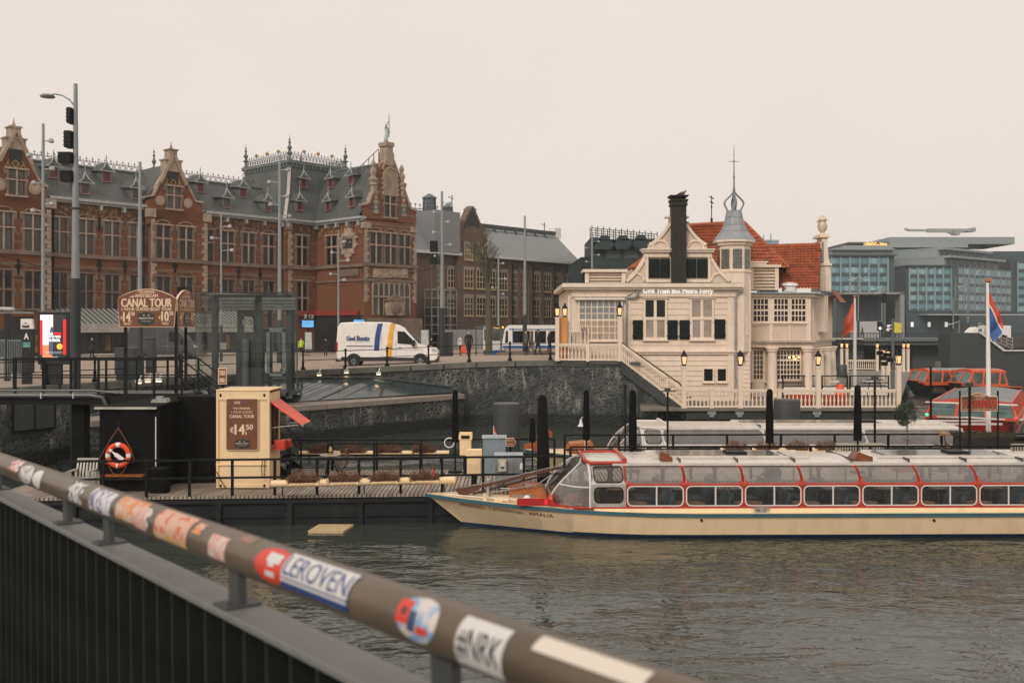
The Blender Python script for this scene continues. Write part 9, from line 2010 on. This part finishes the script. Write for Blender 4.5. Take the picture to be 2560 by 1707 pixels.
S_('white red and blue football style sticker',1092,.055,15,118,stk('sky_print',(.22,.36,.55),(.60,.55,.52),16,.5),'oval',marks=((-.055,-.02,35,85,SRD),(-.042,-.03,52,68,SBK),(-.02,.0,55,95,stk('navy',(.03,.06,.12))),(.005,.035,80,95,SRD)))
sc2=S_('white sticker with black hand drawn graffiti letters',1240,.055,25,125,SW,txt=('#NRK',SBK,.9,50,108))
S_('blank white paper strip on top of the handrail, nearest the camera',1512,.145,12,48,stk('paper',(.66,.60,.52)))
b=B();s0=along(205);
b.tube([q(s0-.002,0,0),q(s0+.002,0,0)],rr+.0008,40);b.build('pipe_joint',BLACK,br)
FLB=mat('far_lamp_grey',(.16,.18,.18),.5)
for i,(px,top_,Y,arms)in enumerate(((2146,690,152,2),(2205,713,150,1),(2212,722,154,1),(2383,745,152,0),(2420,706,156,1),(2398,800,150,1))):
 lab=('far street lamp with two arms before the left hotel block','far street lamp over the traffic light, the nearer of a close pair','far street lamp, the farther of a close pair before the portico','far plain pole left of the hotel lettering','far single arm street lamp before the angled hotel wing','short far lamp post beside the lorry')[i]
 t=T('far_street_lamp',lab,'street lamp',(X(px,Y),Y,2.9),group='street lamps before the hotel');h=Z(top_,Y)-2.9;b=B();b.tube([(0,0,0),(0,0,h)],[.16,.09],8);b.build('pole',FLB,t,smooth=True);b=B();b.tube([(0,0,0),(0,0,min(h*.35,4))],.2,8);b.build('base',PBLK,t,smooth=True)
 if arms:
  b=B();b.tube([(0,0,h-.2),(-1.1,0,h-.6),(-1.6,0,h-.65)],[.05,.05,.14],6)
  if arms>1:b.tube([(0,0,h-.2),(1.1,0,h-.6),(1.6,0,h-.65)],[.05,.05,.14],6)
  b.build('arms',mat('far_arm_pale',(.45,.47,.46),.5),t,smooth=True)
for lab,px,py in(('traffic light showing a white lamp on the far bridge',2199,818),('dark traffic light with its back turned beside the portico column',2209,748)):
 Y=143;t=T('traffic_light',lab,'traffic light',(X(px,Y),Y,Z(846,140)));z_=Z(py,Y)-t.location.z;b=B();b.tube([(0,0,0),(0,0,z_+.5)],.09,6);b.build('pole',GREYD,t);b=B();b.box(-.3,.3,-.2,.2,z_-.5,z_+.8);b.build('housing',BLACK,t)
 if 'white' in lab:b=B();b.sphere((0,-.22,z_-.15),.2,8,sy=.4);b.build('signal_lens',mat('signal_white',(.9,.9,.8),.4,emit=1.2),t)
t=T('hut_floodlight','flat grey floodlight lying on the black hut roof','floodlight',(X(400,29.5),29.5,Z(1007,29.5)));b=B();b.prism([(-.24,-.02),(.26,.0),(.2,.13),(-.17,.11)],-.15,.2);b.box(-.09,.09,-.1,.1,.1,.2);b.build('housing',mat('lamp_body_grey',(.28,.28,.26),.5),t,bevel=.01)
t=T('black_box','black storage box on the deck at the hut corner, below the lifebuoy','box',(X(372,28.2),28.2,ZD));b=B();b.box(0,.5,0,.35,0,.66);b.build('body',MATS['black_boards'],t,bevel=.03);b=B();b.box(-.02,.52,-.02,.37,.66,.72);b.build('lid',BLACK,t,bevel=.02)
t=T('cafe_table','small table with a brass lamp on the deck behind the near planter','table',(X(826,31),31,ZD));b=B();b.lathe([(.0,.72),(.33,.72),(.33,.75),(0,.75)],n=16);b.build('tabletop',mat('table_pale',(.42,.35,.27),.5),t)
for a in(0,2.1,4.2):b=B();b.beam((.05*math.cos(a),.05*math.sin(a),.72),(.28*math.cos(a),.28*math.sin(a),0),.03);b.build('leg',BLACK,t)
t2_=T('table_lamp','small brass lamp on the deck table','lamp',(X(826,31),31,ZD+.75));b=B();b.lathe([(.09,0),(.09,.03),(.03,.05),(.03,.10)],n=12);b.build('foot',mat('brass',(.45,.28,.10),.3,.8),t2_,smooth=True);b=B();b.lathe([(.08,.10),(.05,.22),(.01,.24)],n=12);b.build('shade',MATS['brass'],t2_,smooth=True)
t=T('folding_chair','dark folding chair beside the deck table with the brass lamp','chair',(X(852,31),31.0,ZD));b=B();b.box(-.2,.2,-.2,.2,.43,.46);b.build('seat',mat('chair_brown',(.10,.04,.02),.6),t);b=B();b.box(.16,.2,-.2,.2,.5,.92);b.build('backrest',MATS['chair_brown'],t)
for x in(-.18,.18):
 for y in(-.18,.18):b=B();b.beam((x,y,.44),(-x*.9,y,0),.025);b.build('leg',BLACK,t)
t=T('small_flag','small red white and blue flag on a stick behind the blue grey cabinet','flag',(X(1234,33.2),33.2,ZD));h=Z(1064,33.2)-ZD;b=B();b.tube([(0,0,0),(0,0,h)],.01,5);b.build('stick',WHITE,t);b=B();b.poly([(.01,0,h-.02),(.05,.02,h-.12),(.13,0,h-.33),(.01,0,h-.2)],[(0,1,2,3)]);b.mk(1);b.poly([(.01,0,h-.2),(.13,0,h-.33),(.14,0,h-.36),(.01,0,h-.24)],[(0,1,2,3)]);b.mk(2);b.poly([(.01,0,h-.24),(.14,0,h-.36),(.14,0,h-.42),(.02,0,h-.36)],[(0,1,2,3)]);b.build('cloth',[MATS['flag_red'],WHITE,MATS['flag_blue']],t)
for x,w_ in((6.55,.16),(11.9,.26)):
 b=B();b.prism([(x-w_,zr-.02),(x+w_,zr-.06),(x+w_,zr+.04),(x-w_*.4,zr+.17)],-1.0,-.55);b.build('roof_fin',mat('dark_varnish',(.17,.055,.02),.35,var=.3),bt,bevel=.01)
for x,z_ in((7.3,.50),(13.4,.48)):b=B();b.tube([(x,-2.03,z_),(x,-1.98,z_)],.035,10);b.build('drain_port',BLACK,bt)
u_,z_=FA.uz(773,792,-.95);b=B()
for k in range(3):b.beam((u_-.7+k*.5,-.97,z_-.2),(u_-.4+k*.5,-.97,z_+.25),.08,.05);b.beam((u_-.4+k*.5,-.97,z_-.2),(u_-.7+k*.5,-.97,z_+.25),.08,.05)
b.build('white_crest',WHITE,ST)
text('Geelonitz' if 0 else 'verhuizingen en transport',1.28,1.96,1.50,1.545,-W_/2-.012,MATS['stripe_blue'],bpy.data.objects['panel_van'])
m=bpy.data.materials.new('haze_air');m.use_nodes=True;nt=m.node_tree;nt.nodes.remove(nt.nodes['Principled BSDF'])
pv_=nt.nodes.new('ShaderNodeVolumePrincipled');pv_.inputs['Color'].default_value=(.86,.92,.95,1);pv_.inputs['Density'].default_value=.00035;nt.links.new(pv_.outputs[0],nt.nodes['Material Output'].inputs['Volume'])
b=B();b.box(-301,401,-61,601,-2.6,36);tag(b.build('haze',m),'thin pale haze in the air',kind='stuff')
S.cycles.volume_step_rate=10;S.cycles.volume_max_steps=32;S.cycles.volume_bounces=0
